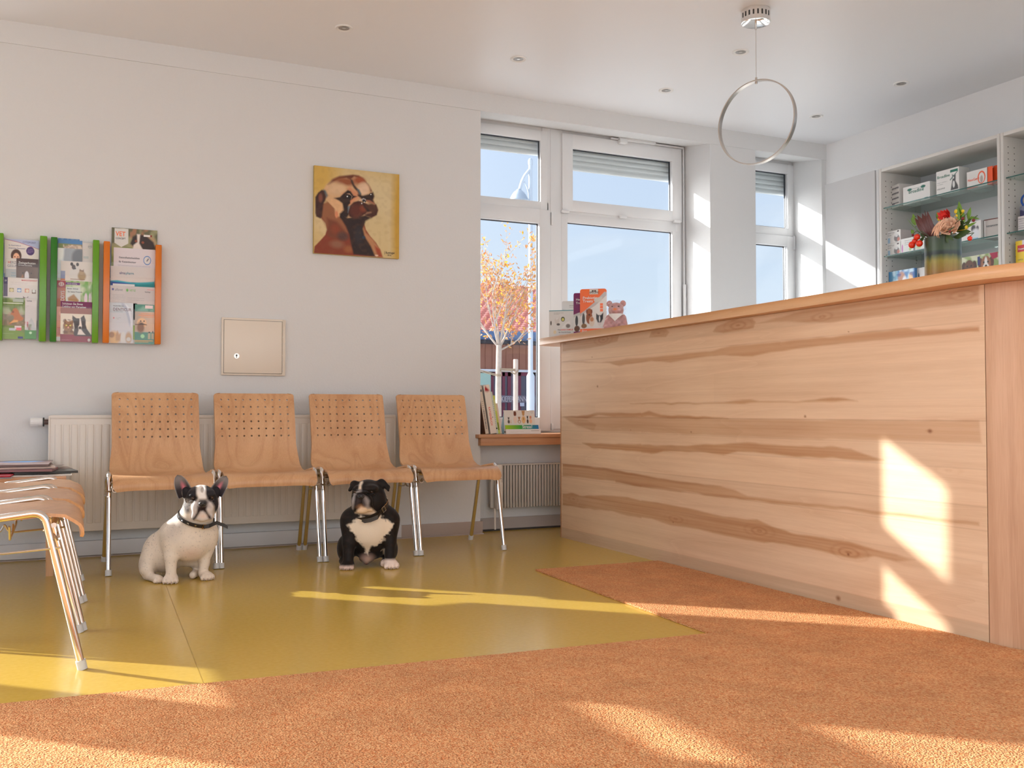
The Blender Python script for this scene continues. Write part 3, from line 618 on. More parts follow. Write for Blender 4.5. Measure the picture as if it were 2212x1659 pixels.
# worktop with its rounded ends and soft edge
def curve_pts(P, n=8):
    out = []
    for i in range(len(P)-1):
        p0 = Vector(P[max(i-1, 0)]); p1 = Vector(P[i]); p2 = Vector(P[i+1]); p3 = Vector(P[min(i+2, len(P)-1)])
        for k in range(n):
            t = k/n; out.append(tuple(.5*((2*p1)+(p2-p0)*t+(2*p0-5*p1+4*p2-p3)*t*t+(3*p1-p0-3*p2+p3)*t**3)))
    out.append(tuple(P[-1])); return out
top = curve_pts([(2.92, 5.665), (2.84, 5.64), (2.806, 5.56), (2.80, 5.2), (2.795, 4.5), (2.785, 3.6), (2.768, 2.95), (2.745, 2.55), (2.728, 2.33), (2.745, 2.16), (2.81, 2.02), (2.93, 1.93), (3.1, 1.895), (3.6, 1.89)], 6)
top = top+[(4.4, 1.89), (4.4, 2.45), (3.75, 2.5), (3.45, 2.75), (3.40, 3.0), (3.40, 5.665)]
off(MB().prism(top[::-1], 1.214, 1.256, bev=.008).build('worktop', M['ashtop'], smooth=60))

# ================================================================ chairs
def chair_shell():
    prof = [(-.247, .402), (-.250, .414), (-.249, .430), (-.242, .445), (-.228, .456), (-.20, .462), (-.15, .460), (-.08, .453), (0, .448), (.05, .448), (.095, .453), (.13, .465), (.158, .487), (.178, .52), (.19, .56), (.199, .60)]
    zs = [.6275+.04*i for i in range(7)]                     # six rows of holes between these
    zy = lambda z_: .199+(z_-.60)*.24+max(0, z_-.74)**2*.55
    prof += [(zy(z_), z_) for z_ in zs]+[(zy(z_), z_) for z_ in (.872, .879, .883)]
    hr0 = 16; HX = [-.2025+.0405*i for i in range(11)]
    us = [-1, -.985, -.95]+[None]*11+[.95, .985, 1]
    V = []; F = []; n = len(prof)
    def hw(i):                                             # half width
        y, z_ = prof[i]
        w0 = .232 if z_ < .5 else .232-.012*min(1, (z_-.5)/.1)
        if i < 2: w0 -= (.018, .006)[i]
        if i >= n-3: w0 -= (.0, .004, .016)[i-(n-3)]
        if i == n-4: w0 -= 0
        return w0
    def P(x, i):
        y, z_ = prof[i]; w0 = hw(i); t = x/.232
        bend = (.026*(1-t*t) if z_ > .56 else .026*(1-t*t)*max(0, (z_-.47)/.09))*1.0
        saddle = 0
        if i <= 11: saddle = .010*abs(t)**3*(1 if i > 5 else .2) - (.012*abs(t)**6 if i <= 4 else 0)
        return (x, y+bend, z_+saddle)
    cols = []
    for i in range(n):
        w0 = hw(i); xs = [-w0, -w0+.006, -w0+.016]+HX+[w0-.016, w0-.006, w0]; row = []
        for x in xs: row.append(len(V)); V.append(P(x, i))
        cols.append(row)
    nc = len(cols[0])
    for i in range(n-1):
        for j in range(nc-1):
            q = (cols[i][j], cols[i][j+1], cols[i+1][j+1], cols[i+1][j])
            if hr0 <= i < hr0+6 and 3 <= j < 13:
                c = [Vector(V[k]) for k in q]; ctr = sum(c, Vector())/4; U = (c[1]-c[0]).normalized(); W = (c[3]-c[0]).normalized(); rad = .0052
                hv = []
                for k in range(12):
                    a = -3*PI/4+2*PI*k/12; hv.append(len(V)); V.append(tuple(ctr+U*rad*math.cos(a)+W*rad*math.sin(a)))
                for k in range(4):
                    F.append((q[k], q[(k+1) % 4], hv[(3*k+3) % 12], hv[3*k+2], hv[3*k+1], hv[3*k]))
            else: F.append(q)
    me = bpy.data.meshes.new('seat_shell'); me.from_pydata(V, [], F); me.materials.append(M['beech']); me.shade_smooth(); me.set_sharp_from_angle(angle=math.radians(50))
    o = bpy.data.objects.new('seat_shell', me); COL.objects.link(o)
    md = o.modifiers.new('thickness', 'SOLIDIFY'); md.thickness = .010; md.offset = 0
    bpy.context.view_layer.update(); me2 = bpy.data.meshes.new_from_object(o.evaluated_get(bpy.context.evaluated_depsgraph_get()))
    o.modifiers.clear(); o.data = me2; me2.name = 'seat_shell'; me2.shade_smooth(); me2.set_sharp_from_angle(angle=math.radians(40))
    return o
def make_chair(name, label, group):
    t = thing(name, label, 'chair', group=group)
    chair_shell().parent = t
    r = .0115
    for s in (-1, 1):
        x = s*.248
        F0 = Vector((x, -.25, .018)); T0 = Vector((x-s*.003, -.142, .481)); T1 = Vector((x-s*.003, .085, .453)); R0 = Vector((x, .235, .018))
        k1 = F0.lerp(T0, .84); k2 = R0.lerp(T1, .84)
        for A, B in ((F0, k1), (R0, k2)):
            lg = MB().tube([A, B], r, 14).build('leg', M['chrome'], t)
            d = (B-A).normalized(); MB().tube([A-d*.018+Vector((0, 0, 0)), A+d*.010], [.0150, .0150], 14).build('foot_cap', M['cap'], lg)
        MB().tube(fillet([k1, T0, T1, k2], [.075, .06], 10), r, 14).build('side_rail', M['chrome'], t)
        h = MB(); xo = x+s*0; h.tube([(x+s*.014, -.185, .40), (x-s*.012, -.18, .395), (x-s*.05, -.17, .405), (x-s*.055, -.14, .42)], .0035, 6)
        c0 = Vector((x-s*.028, -.18, .402)); h.tube([c0+Vector((math.cos(a)*.011, 0, math.sin(a)*.011)) for a in [i*PI/6 for i in range(12)]], .003, 6, closed=True)
        h.build('link_hook', M['nickel'], t)
        xr_o = x+s*.004
        if s < 0: MB().tube(fillet([(xr_o, -.19, .372), (xr_o, -.03, .362), (xr_o, -.012, .366), (xr_o, .0, .392), (xr_o, .012, .366), (xr_o, .03, .360), (xr_o, .13, .352)], .008, 3), .0035, 6).build('link_rod', M['nickel'], t)
    MB().tube([(-.236, -.17, .438), (.236, -.17, .438)], .008, 8).build('crossbar', M['nickel'], t)
    MB().tube([(-.238, .05, .428), (.238, .05, .428)], .008, 8).build('crossbar', M['nickel'], t)
    MB().tube(fillet([(-.236, -.05, .44), (-.20, -.05, .395), (-.02, -.05, .395), (0, -.05, .425), (.02, -.05, .395), (.20, -.05, .395), (.236, -.05, .44)], .015, 4), .0035, 6).build('brace_wire', M['nickel'], t)
    return t
g1 = 'perforated beech chairs in a row against the wall'; g2 = 'beech chairs in the side row at the left edge'
ch = make_chair('waiting_chair', 'beech waiting chair farthest left along the wall, white-bodied dog in front', g1)
spots = [(.457, 5.25, 0, None), (.9775, 5.25, 0, 'perforated beech waiting chair between the two dogs, second from left along the wall'),
         (1.505, 5.247, 0, 'beech waiting chair whose front edge the black bulldog sits beneath'), (2.027, 5.243, 0, 'beech waiting chair nearest the wooden windowsill and counter')]
sides = [(-.188, 3.500, PI/2, 'beech chair at the left edge nearest the viewer'), (-.176, 4.068, PI/2, 'middle chair of the side row at the left edge'), (-.163, 4.640, PI/2, 'side row chair at the left edge closest to the magazine table')]
for i, (x, y, rz, lb) in enumerate(spots+sides):
    c = ch if i == 0 else copy_tree(ch)
    c.location = (x, y, 0); c.rotation_euler = (0, 0, rz)
    if lb: c['label'] = lb
    if i >= 4: c['group'] = g2; c.scale = (1.09, 1, 1)

# ================================================================ radiators
R1 = thing('panel_radiator', 'wide white panel radiator on the wall behind the row of chairs', 'radiator', (.9, YW-.07, .12))
def offR(o, t): o.parent = t; o.location = -t.location; return o
m = MB(); x0, x1, yf = -.062, 1.832, YW-.115
m.box((x0, yf, .148), (x1, YW-.03, .758), bev=.006); m.box((x0+.004, yf-.003, .745), (x1-.004, YW-.03, .764), bev=.003)
m.box((x0-.002, yf-.004, .15), (x0+.006, YW-.03, .76), bev=.002); m.box((x1-.006, yf-.004, .15), (x1+.002, YW-.03, .76), bev=.002)
n = 47
for k in range(n):
    xx = x0+.045+k*(x1-x0-.09)/(n-1)
    m.box((xx-.0150, yf-.0035, .19), (xx+.0150, yf+.002, .715), bev=.003)
offR(m.build('panel', M['rad']), R1)
for xx in (.23, 1.62):
    offR(MB().tube([(xx, YW-.075, .15), (xx, YW-.075, .125)], .010, 10).tube([(xx-.01, YW-.075, .135), (xx+.01, YW-.075, .135)], .012, 8).build('drain_plug', M['nickel']), R1)
v = MB(); v.tube([(-.062, YW-.075, .728), (-.085, YW-.075, .728)], .013, 12); v.tube([(-.084, YW-.075, .728), (-.09, YW-.075, .728)], .024, 16)
vo = offR(v.build('valve', M['blackmetal']), R1)
kn = MB(); kn.tube([(-.09, YW-.075, .728), (-.094, YW-.075, .728), (-.13, YW-.075, .728), (-.148, YW-.075, .728), (-.152, YW-.075, .728)], [.019, .022, .0215, .020, .014], 20)
for k in range(12):
    a = 2*PI*k/12; kn.box((-.15, -.002, .019), (-.115, .002, .0225), mat=Matrix.Translation((0, YW-.075, .728)) @ Matrix.Rotation(a, 4, 'X'))
kk = kn.build('thermostat_knob', M['white'], vo)
rings = MB()
for q in range(4): rings.tube([(-.066-.005*q, YW-.075, .728), (-.0675-.005*q, YW-.075, .728)], .0175, 12)
rings.build('union_nut', flat(150, 110, 100, 1, .3), vo)
# ribbed radiator under the window
yr = YW+.045
R2 = thing('ribbed_radiator', 'grey white ribbed radiator below the wooden windowsill beside the counter', 'radiator', (3.3, yr, .12))
a_ = px((1065, 1004), 1, yr); b_ = px((1065, 1098), 1, yr); z1, z0 = a_.z, b_.z+.0
m = MB(); xx = a_.x+.055
while xx < 4.1:
    m.box((xx, yr-.012, z0), (xx+.0125, yr+.028, z1-.004), bev=.0025); xx += .0212
offR(m.build('rib_panel', M['radgrey']), R2)
m = MB(); m.box((a_.x+.02, yr-.016, z1-.006), (4.12, yr+.03, z1+.004), bev=.002); m.box((a_.x-.02, yr-.005, z0), (a_.x+.01, yr+.03, z1), bev=.004); m.box((a_.x-.02, yr-.012, z1-.11), (a_.x+.05, yr-.002, z1-.09)); m.box((a_.x-.02, yr+.006, z0+.01), (4.1, yr+.016, z0+.03))
offR(m.build('frame_bar', M['radgrey']), R2)
offR(MB().box((a_.x+.002, yr-.06, z0-.005), (a_.x+.045, yr-.012, z0+.17), bev=.006).box((a_.x+.006, yr-.055, z1-.14), (a_.x+.04, yr-.012, z1+.002), bev=.005).build('valve_cover', M['rad']), R2)
offR(MB().tube([(a_.x+.0, yr-.03, z0+.0), (a_.x+.002, yr-.03, .02)], .006, 8).build('pipe', M['rad']), R2)

# ================================================================ electrical box on the wall
a = px((479, 685), 1, YW-.02); b = px((616.5, 812), 1, YW-.02)
BX = thing('wall_cabinet', 'small cream metal box with a round keyhole on the wall above the chairs', 'wall box', ((a.x+b.x)/2, YW, b.z))
m = MB(); frame = m; m.box((a.x, YW-.018, b.z), (b.x, YW-.0005, a.z), bev=.003)
offR(m.build('frame', M['cream']), BX)
dr = offR(MB().box((a.x+.014, YW-.023, b.z+.012), (b.x-.022, YW-.017, a.z-.014), bev=.0015).build('door', M['cream']), BX)
d2 = MB().box((a.x+.012, YW-.0185, b.z+.010), (b.x-.020, YW-.0178, a.z-.012)).build('gap', M['dark'], dr, smooth=0)
k = px((511, 769), 1, YW-.024)
lk = MB().tube([(k.x, YW-.022, k.z), (k.x, YW-.027, k.z)], .0155, 24).build('lock', M['nickel'], dr)
MB().tube([(k.x, YW-.0265, k.z+.004), (k.x, YW-.0275, k.z+.004)], .005, 10).box((k.x-.002, YW-.0275, k.z-.010), (k.x+.002, YW-.0265, k.z+.004)).build('keyhole', M['blackmetal'], dr, smooth=0)
hg = MB()
for q in range(3): z_ = b.z+.02+q*.105; hg.tube([(b.x-.014, YW-.02, z_), (b.x-.014, YW-.02, z_+.098)], .0032, 8)
offR(hg.build('hinge', M['cream']), BX)

# ================================================================ side table with magazines
TZ = .475
a = px((143, 1027), 2, TZ)
TB = thing('side_table', 'beech side table at the left edge carrying magazines', 'table', (-.5, 5.2, 0))
y0, y1 = 4.98, 5.52
offR(MB().box((-1.05, y0, TZ-.022), (a.x, y1, TZ), bev=.002).build('table_top', M['beechx']), TB)
ap = MB(); ap.box((-1.0, y0+.03, TZ-.075), (a.x-.06, y0+.05, TZ-.022)); ap.box((-1.0, y1-.05, TZ-.036), (a.x-.06, y1-.03, TZ-.022)); ap.box((a.x-.075, y0+.05, TZ-.036), (a.x-.055, y1-.05, TZ-.022)); ap.box((-1.0, y0+.05, TZ-.075), (-.98, y1-.05, TZ-.022))
offR(ap.build('apron', M['beechx']), TB)
for lx, ly in ((-.045, 5.13), (-.045, 5.46), (-.98, 5.05), (-.98, 5.46)):
    m = MB(); q = .022; p = .016
    vs = [(lx-q, ly-q, TZ-.022), (lx+q, ly-q, TZ-.022), (lx+q, ly+q, TZ-.022), (lx-q, ly+q, TZ-.022), (lx-p, ly-p, 0), (lx+p, ly-p, 0), (lx+p, ly+p, 0), (lx-p, ly+p, 0)]
    m.add(vs, [(0, 1, 2, 3), (7, 6, 5, 4), (0, 4, 5, 1), (1, 5, 6, 2), (2, 6, 7, 3), (3, 7, 4, 0)])
    offR(m.build('leg', M['beech']), TB)
def magazine(cx_, cy_, z_, w_, d_, t_, rot, cols, label):
    """closed magazine lying flat: painted cover over a block of pages"""
    o = MB(); Mx = Matrix.Translation((cx_, cy_, z_)) @ Matrix.Rotation(rot, 4, 'Z')
    root = MB().box((-w_/2+.001, -d_/2+.001, .0006), (w_/2-.002, d_/2-.001, t_-.0006)).build('magazine', flat(*cols[3]), smooth=0)
    root.matrix_world = Mx; tag(root, label, 'magazine', 'magazines lying on the side table')
    lay = [('rect', (0, .78, 1, 1), cols[1]), ('ell', (.5, .42, .35, .3), cols[2], .3), ('noise', (0, 0, 1, .75), cols[1], 9, .5)]
    cv = art_panel('cover', w_, d_, .0006, lay, cols[0], .005, M['artgloss'], root); cv.rotation_euler = (-PI/2, 0, 0); cv.location = (-w_/2, -d_/2, t_+.0004)
    cv.rotation_euler = (-PI/2, 0, 0); cv.scale = (1, 1, 1); cv.location = (-w_/2, d_/2, t_); cv.rotation_euler = (-PI/2, 0, 0)
    bk = MB().box((-w_/2, -d_/2, 0), (w_/2, d_/2, .0006)).box((-w_/2, -d_/2, 0), (-w_/2+.0008, d_/2, t_)).build('back_cover', flat(*cols[3]), root, smooth=0)
    return root
cL = lambda r, g, b: rgb(r, g, b, 1.15)
mags = [(-.10, 5.21, .29, .22, .006, .03, (cL(190,175,160), cL(220,215,205), cL(150,140,135), (220,216,210)), 'thin pale leaflet at the bottom under the magazines'),
        (-.075, 5.27, .28, .21, .012, .12, (cL(120,90,85), cL(170,150,140), cL(90,60,60), (60,58,55)), 'magazine with a dark spine sticking out to the right below the pile'),
        (-.17, 5.24, .29, .215, .011, -.12, (cL(110,100,98), cL(150,120,120), cL(80,60,60), (150,110,112)), 'magazine with reddish brown page edges, third in the side table pile'),
        (-.175, 5.25, .29, .215, .010, .06, (cL(140,118,112), cL(180,170,165), cL(90,80,80), (190,170,160)), 'magazine with greyish edges, second from the top of the pile'),
        (-.19, 5.255, .28, .21, .010, -.04, (cL(120,92,92), cL(90,80,84), cL(60,130,190), (120,100,98)), 'topmost magazine of the table pile with a blue patch on its cover'),
        (-.335, 5.10, .25, .21, .005, .05, (cL(225,225,225), cL(200,205,210), cL(190,190,190), (205,210,212)), 'white magazine at the left edge beneath the red one'),
        (-.33, 5.10, .25, .21, .006, -.05, (cL(175,30,50), cL(190,60,70), cL(150,20,40), (178,30,52)), 'red magazine at the left edge of the side table')]
zc = {0: 0}; zz = TZ+.0005; 
for i, (cx_, cy_, w_, d_, t_, rot, cols, lb) in enumerate(mags):
    if i == 5: zz = TZ+.0005+.0
    if i in (5,): zz = TZ+.0008
    magazine(cx_, cy_, zz, w_, d_, t_, rot, cols, lb); zz += t_+.0016
fl = MB().add([(-.02-.12, 5.03, TZ+.0), (.0, 5.03, TZ+.0), (.0, 5.10, TZ+.022), (-.14, 5.10, TZ+.022)], [(0, 1, 2, 3)])
# ================================================================ cabinets standing in front of the right wall
XR = 4.80; DEP = .36; CAB_Z = 2.362
def cabpt(p, x=None): return px(p, 0, XR if x is None else x)
# unit borders read along the wall
yA, yB, yC, yD, yE = 5.127, 4.669, 4.628, 3.772, 3.731
CB = thing('wall_cupboard', 'tall cupboard with a plain white door next to the corner window', 'cabinet', (XR+.2, 4.9, 0))
offR(MB().box((XR+.012, yB+.004, .05), (XR+.40, yB+.022, CAB_Z-.004)).box((XR+.02, yA-.02, .05), (XR+.40, yA-.003, CAB_Z-.004)).box((XR+.02, yB+.022, CAB_Z-.022), (XR+.40, yA-.02, CAB_Z-.004)).box((XR+.02, yB+.022, .05), (XR+.40, yA-.02, .08)).box((XR+.39, yB+.02, .05), (XR+.40, yA-.02, CAB_Z-.02)).build('carcass', M['cab']), CB)
offR(MB().box((XR-.012, yB+.006, 1.26), (XR+.008, yA-.001, CAB_Z-.003), bev=.0015).build('door', M['cab']), CB)
offR(MB().box((XR-.012, yB+.006, .05), (XR+.008, yA-.001, 1.255), bev=.0015).build('door', M['cab']), CB)
def shelf_unit(label, y0, y1, holes=True):
    """open unit between y0 (near) and y1 (far)"""
    t = thing('shelf_unit', label, 'shelf', (XR+.2, (y0+y1)/2, 0)); tk = .019
    m = MB()
    m.box((XR-.004, y1, .05), (XR+DEP, y1+tk, CAB_Z-.003), bev=.001); m.box((XR-.004, y0-tk, .05), (XR+DEP, y0, CAB_Z-.003), bev=.001)
    m.box((XR-.002, y0, CAB_Z-.024), (XR+DEP, y1, CAB_Z-.004), bev=.001); m.box((XR-.002, y0, .05), (XR+DEP, y1, .08)); m.box((XR+.03, y0, 1.22), (XR+DEP, y1, 1.24))
    offR(m.build('carcass', M['cabin']), t)
    offR(MB().box((XR+DEP-.01, y0, .08), (XR+DEP, y1, CAB_Z-.024)).build('back_panel', M['cab'], smooth=0), t)
    offR(MB().box((XR-.012, y0+.002, .06), (XR+.006, (y0+y1)/2-.002, 1.235), bev=.0015).build('door', M['cab']), t); offR(MB().box((XR-.012, (y0+y1)/2+.002, .06), (XR+.006, y1-.002, 1.235), bev=.0015).build('door', M['cab']), t)  # unseen lower doors added to bounce sunlight back
    h = MB()
    for k in range(30):
        z_ = 1.28+k*.0345
        for xx in (XR+.035, XR+.085, XR+.30): h.tube([(xx, y1-.0004, z_), (xx, y1-.0012, z_)], .0032, 8); h.tube([(xx, y0+.0004, z_), (xx, y0+.0012, z_)], .0032, 8)
    offR(h.build('peg_hole', M['dark'], smooth=0, kind='stuff'), t)
    for z_ in (2.100, 1.786, 1.475):
        g = offR(MB().box((XR+.012, y0+.003, z_-.003), (XR+DEP-.012, y1-.003, z_+.003)).build('glass_shelf', M['shelfglass'], smooth=0), t)
        e_ = MB().box((XR+.0105, y0+.003, z_-.003), (XR+.0122, y1-.003, z_+.003)).build('shelf_edge', M['glassedge'], g, smooth=0)
        p_ = MB()
        for yy in (y0+.004, y1-.004):
            for xx in (XR+.045, XR+.30): p_.tube([(xx, yy-.006, z_-.007), (xx, yy+.006, z_-.007)], .0035, 8)
        p_.build('shelf_pin', M['nickel'], g, kind='stuff')
    return t
shelf_unit('open white shelf unit with glass shelves and medicine boxes behind the flower vase', yD, yC)
shelf_unit('open white shelf unit cut off by the right edge of the picture', 3.2, yE)
offR(MB().box((XR-.004, yC+.021, .05), (XR+.02, yB+.003, CAB_Z-.003)).build('filler_strip', M['cab'], smooth=0), CB)

# ================================================================ boxes on the shelves (faces towards -X)
W_ = (.74, .73, .72, 1)
def shelf_box(y1, x, z_, w, h, d, layers, base, label, rot=0, texts=(), side=None, name='medicine_box', cat='box', group='medicine boxes on the glass shelves', tcol=None):
    """carton whose printed face looks towards the room; y1 = its left edge seen from the room"""
    root = art_panel(name, w, h, d, layers, base, .0022, M['art'], None, side or base)
    root.location = (x, y1, z_); root.rotation_euler = (0, 0, -PI/2+rot); tag(root, label, cat, group)
    if texts:
        for tx, col in texts: text_mesh('lettering', tx, col, root)
    return root
GR = rgb(30, 110, 95); INK = flat(60, 80, 90); TEAL = flat(20, 105, 90); ORA = flat(235, 95, 50)
def shp(p, x): q = px(p, 0, x); return q
zt, zm, zl = 2.1034, 1.7894, 1.4784
xf = XR+.07
a = shp((1912, 440), xf)
shelf_box(a.y, XR+.10, zt, 0.122, 0.149, .10, [('lines', (.05, .08, .95, .95), rgb(40, 40, 60), 4), ('rect', (.05, .84, .95, .87), rgb(60, 55, 70)), ('rect', (.05, .62, .95, .65), rgb(60, 55, 70)), ('rect', (.05, .40, .95, .43), rgb(60, 55, 70)), ('rect', (.05, .18, .95, .21), rgb(60, 55, 70))], (.66, .64, .62, 1), 'pale carton with dashed dark lines, farthest left on the upper glass shelf', rot=-.25)
a = shp((1951, 440), xf); b = shp((2009, 425), xf)
shelf_box(a.y, xf, zt, a.y-b.y, 0.113, .10, [('ell', (.25, .80, .09, .07), GR, .3), ('ell', (.75, .80, .09, .08), GR, .3), ('rect', (.3, .8, .7, .815), rgb(120, 140, 140)), ('rect', (.8, .06, .92, .16), rgb(110, 130, 130))], W_, 'white carton with green print in the middle of the upper glass shelf', texts=(([('Broadline', 0.045, 0.065, 0.031)], TEAL),))
a = shp((2023, 430), xf-.02); b = shp((2072, 415), xf-.02)
shelf_box(a.y, xf-.02, zt, a.y-b.y, 0.149, .09, [('rect', (.62, .83, .95, .93), GR), ('poly', [(.63, .1), (.68, .35), (.72, .55), (.70, .75), (.78, .68), (.86, .72), (.85, .45), (.95, .25), (.97, .1)], rgb(70, 70, 72), .02), ('ell', (.77, .33, .05, .14), (.7, .7, .7), .3), ('ell', (.76, .6, .03, .05), (.7, .7, .7), .3), ('lines', (.04, .40, .5, .55), rgb(130, 140, 140), 2), ('lines', (.04, .2, .6, .32), rgb(60, 70, 75), 1), ('poly', [(.6, .55), (.95, .85), (.96, .82), (.62, .5)], rgb(90, 120, 115), .01)], W_, 'white carton with a green bar and a sitting cat printed on it, upper shelf', side=(.66, .68, .67, 1), texts=(([('Broadline', 0.007, 0.104, 0.024)], TEAL),))
a = shp((2088, 420), xf); b = shp((2128, 408), xf)
shelf_box(a.y+.02, xf+.06, zt, 0.090, 0.122, .09, [('rect', (.3, .75, .9, .95), rgb(60, 80, 80)), ('ell', (.5, .3, .3, .2), rgb(90, 90, 90), .3)], (.6, .62, .61, 1), 'greyish carton half hidden between the cat carton and the orange ended one')
def orange_ended(ya, x, z_, label, w=.165):
    r = shelf_box(ya, x, z_, w, .104, .05, [('ell', (.72, .52, .19, .36), rgb(236, 96, 52), .06), ('ell', (.72, .50, .14, .29), W_, .06), ('ell', (.72, .42, .07, .2), rgb(180, 170, 165), .2), ('poly', [(0, 0), (.6, 0), (.5, .06), (0, .12)], rgb(215, 110, 90), .01), ('ell', (.47, .5, .02, .03), rgb(60, 60, 60), .3)], W_, label, rot=0, texts=(([('NexGard', .006, .045, .021)], ORA),))
    o_ = MB().box((w, 0, 0), (w+.0025, .05, .104)).box((w-.0005, 0, 0), (w+.036, .002, .104)).build('orange_end', flat(236, 88, 40, 1.1), r, smooth=0); return r
orange_ended(shp((2089, 420), xf).y, xf, zt, 'white carton with an orange end and a round orange mark, upper shelf', w=.14)
a = shp((2146, 400), xf+.02); shelf_box(a.y, xf+.02, zt, 0.032, 0.107, .12, [('rect', (0, 0, 1, .1), rgb(230, 120, 80))], rgb(232, 90, 44), 'narrow orange carton at the right end of the upper glass shelf')
# middle shelf
xm = XR+.05
a = shp((1916, 540), xm); b = shp((1945, 530), xm)
small = [('ell', (.72, .35, .2, .28), rgb(120, 115, 118), .3), ('ell', (.7, .55, .1, .1), (.7, .7, .7), .3), ('ell', (.85, .25, .1, .15), rgb(190, 120, 110), .4), ('rect', (.0, .05, .22, .45), rgb(160, 190, 215)), ('lines', (.05, .6, .55, .9), rgb(80, 80, 85), 3), ('ell', (.82, .9, .08, .06), rgb(60, 40, 50), .3)]
w0 = a.y-b.y
shelf_box(a.y, xm, zm, w0, 0.080, .14, small, W_, 'small white carton with a dog face, lower of the two stacked on the left')
shelf_box(a.y-.002, xm, zm+.081, w0, 0.080, .16, small, W_, 'small white carton with a dog face, stacked on top of another', side=(.62, .56, .55, 1))
a = shp((1945, 530), xm); 
shelf_box(a.y-.004, xm, zm, 0.099, 0.095, .12, [('ell', (.12, .35, .06, .28), rgb(200, 130, 190), .3), ('lines', (.3, .5, .9, .9), rgb(140, 140, 145), 3), ('ell', (.75, .25, .1, .12), rgb(170, 200, 120), .4)], W_, 'white carton with a pink oval beside the two stacked ones')
shelf_box(a.y-.118, xm, zm, 0.099, 0.095, .12, [('ell', (.3, .3, .2, .15), rgb(190, 205, 150), .5), ('lines', (.3, .5, .9, .9), rgb(150, 150, 150), 2)], W_, 'white carton partly behind the red berries and vase')
a = shp((2078, 520), xm); b = shp((2119, 507), xm)
shelf_box(a.y+.10, xm, zm, a.y-b.y+.10, 0.113, .12, [('ell', (.78, .62, .07, .2), rgb(70, 70, 80), .5), ('ell', (.90, .6, .04, .14), rgb(90, 90, 95), .5), ('ell', (.84, .35, .12, .25), (.7, .72, .76), .5), ('lines', (.3, .3, .65, .7), rgb(140, 150, 150), 4), ('rect', (.72, .02, .92, .12), rgb(150, 190, 215))], W_, 'white carton with dalmatian pictures on the middle shelf right of the vase', texts=(([('Plus', 0.108, 0.077, 0.018)], TEAL),))
a = shp((2121, 515), xm)
shelf_box(a.y, xm+.02, zm, 0.172, 0.113, .10, [('lines', (.1, .55, .7, .62), rgb(60, 50, 55), 1), ('ell', (.9, .45, .09, .3), rgb(130, 100, 95), .4), ('rect', (0, 0, .04, 1), (.8, .8, .8)), ('rect', (0, .96, 1, 1), rgb(110, 55, 50))], (.60, .56, .54, 1), 'carton with a brown top edge and animal picture at the right of the middle shelf', rot=.12, side=rgb(120, 70, 60), texts=(([('Intraworm Plus', 0.014, 0.068, 0.016)], INK),))
# lower shelf
xl = XR+.05
a = shp((1920, 600), xl); b = shp((1975, 590), xl)
hh = shp((1920, 592), xl).z-zl
shelf_box(a.y, xl, zl, a.y-b.y+.002, hh+.012, .09, [('grad', (0, 0, .35, 1), rgb(50, 120, 170), rgb(150, 200, 225), 'u'), ('noise', (0, 0, 1, 1), rgb(200, 225, 240), 9, .9), ('ell', (.5, .75, .14, .2), rgb(190, 140, 120), .4), ('ell', (.62, .6, .1, .2), rgb(230, 230, 235), .4), ('ell', (.86, .75, .08, .13), rgb(240, 205, 165), .2), ('noise', (.3, .2, 1, .9), rgb(30, 70, 150), 7, .7), ('poly', [(.1, .3), (.2, .75), (.3, .3)], rgb(210, 235, 245), .05)], rgb(90, 140, 195), 'blue carton with a winter pet picture at the bottom left of the shelves')
shelf_box(a.y-(a.y-b.y)-.004, xl+.02, zl, 0.108, hh+.010, .10, [('ell', (.12, .75, .05, .1), rgb(60, 70, 90), .3), ('lines', (.3, .3, .9, .6), rgb(150, 150, 150), 2)], (.6, .58, .57, 1), 'grey white carton between the blue carton and the vase')
a = shp((2078, 590), xl); 
def dogface(cx, cy, s, c1, c2, blaze=None, ay=1.5):
    L = [('ell', (cx, cy-.9*s, .95*s, .9*s), c1, .3), ('ell', (cx-.75*s, cy+.05*s, .35*s, .6*s), c2, .2), ('ell', (cx+.75*s, cy+.05*s, .35*s, .6*s), c2, .2), ('ell', (cx, cy, .68*s, .8*s), c1, .15)]
    if blaze: L += [('ell', (cx, cy, .22*s, .7*s), blaze, .3), ('ell', (cx, cy-.35*s, .42*s, .35*s), blaze, .3)]
    L = L+[('ell', (cx-.28*s, cy+.15*s, .11*s, .1*s), (.01, .01, .01), .3), ('ell', (cx+.28*s, cy+.15*s, .11*s, .1*s), (.01, .01, .01), .3), ('ell', (cx, cy-.25*s, .17*s, .13*s), (.015, .01, .01), .3), ('ell', (cx, cy-.55*s, .15*s, .2*s), rgb(205, 110, 120), .3)]
    return [('ell', (q[1][0], cy+(q[1][1]-cy)*ay, q[1][2], q[1][3]*ay))+tuple(q[2:]) for q in L]
ww = .283; bh = shp((2155, 545), xl).z-zl
shelf_box(a.y, xl-.02, zl, ww, bh, .03, [('noise', (0, 0, 1, 1), rgb(120, 150, 70), 12, .8), ('rect', (0, 0, .03, 1), rgb(90, 30, 20)), ('rect', (.93, 0, .955, 1), rgb(110, 40, 25))]+dogface(.24, .70, .17, rgb(96, 62, 48), rgb(70, 42, 32))+dogface(.64, .74, .17, rgb(150, 100, 74), rgb(95, 55, 45), (.75, .72, .7, 1))+[('rect', (.44, .72, .50, .95), rgb(40, 50, 110)), ('poly', [(.72, 1), (.92, 1), (.92, .86), (.80, .82)], rgb(165, 30, 70), .01)], rgb(205, 208, 180), 'picture book showing a brown dog and a spotted dog right of the vase', name='dog_book', cat='book', group='books on the lower glass shelf')
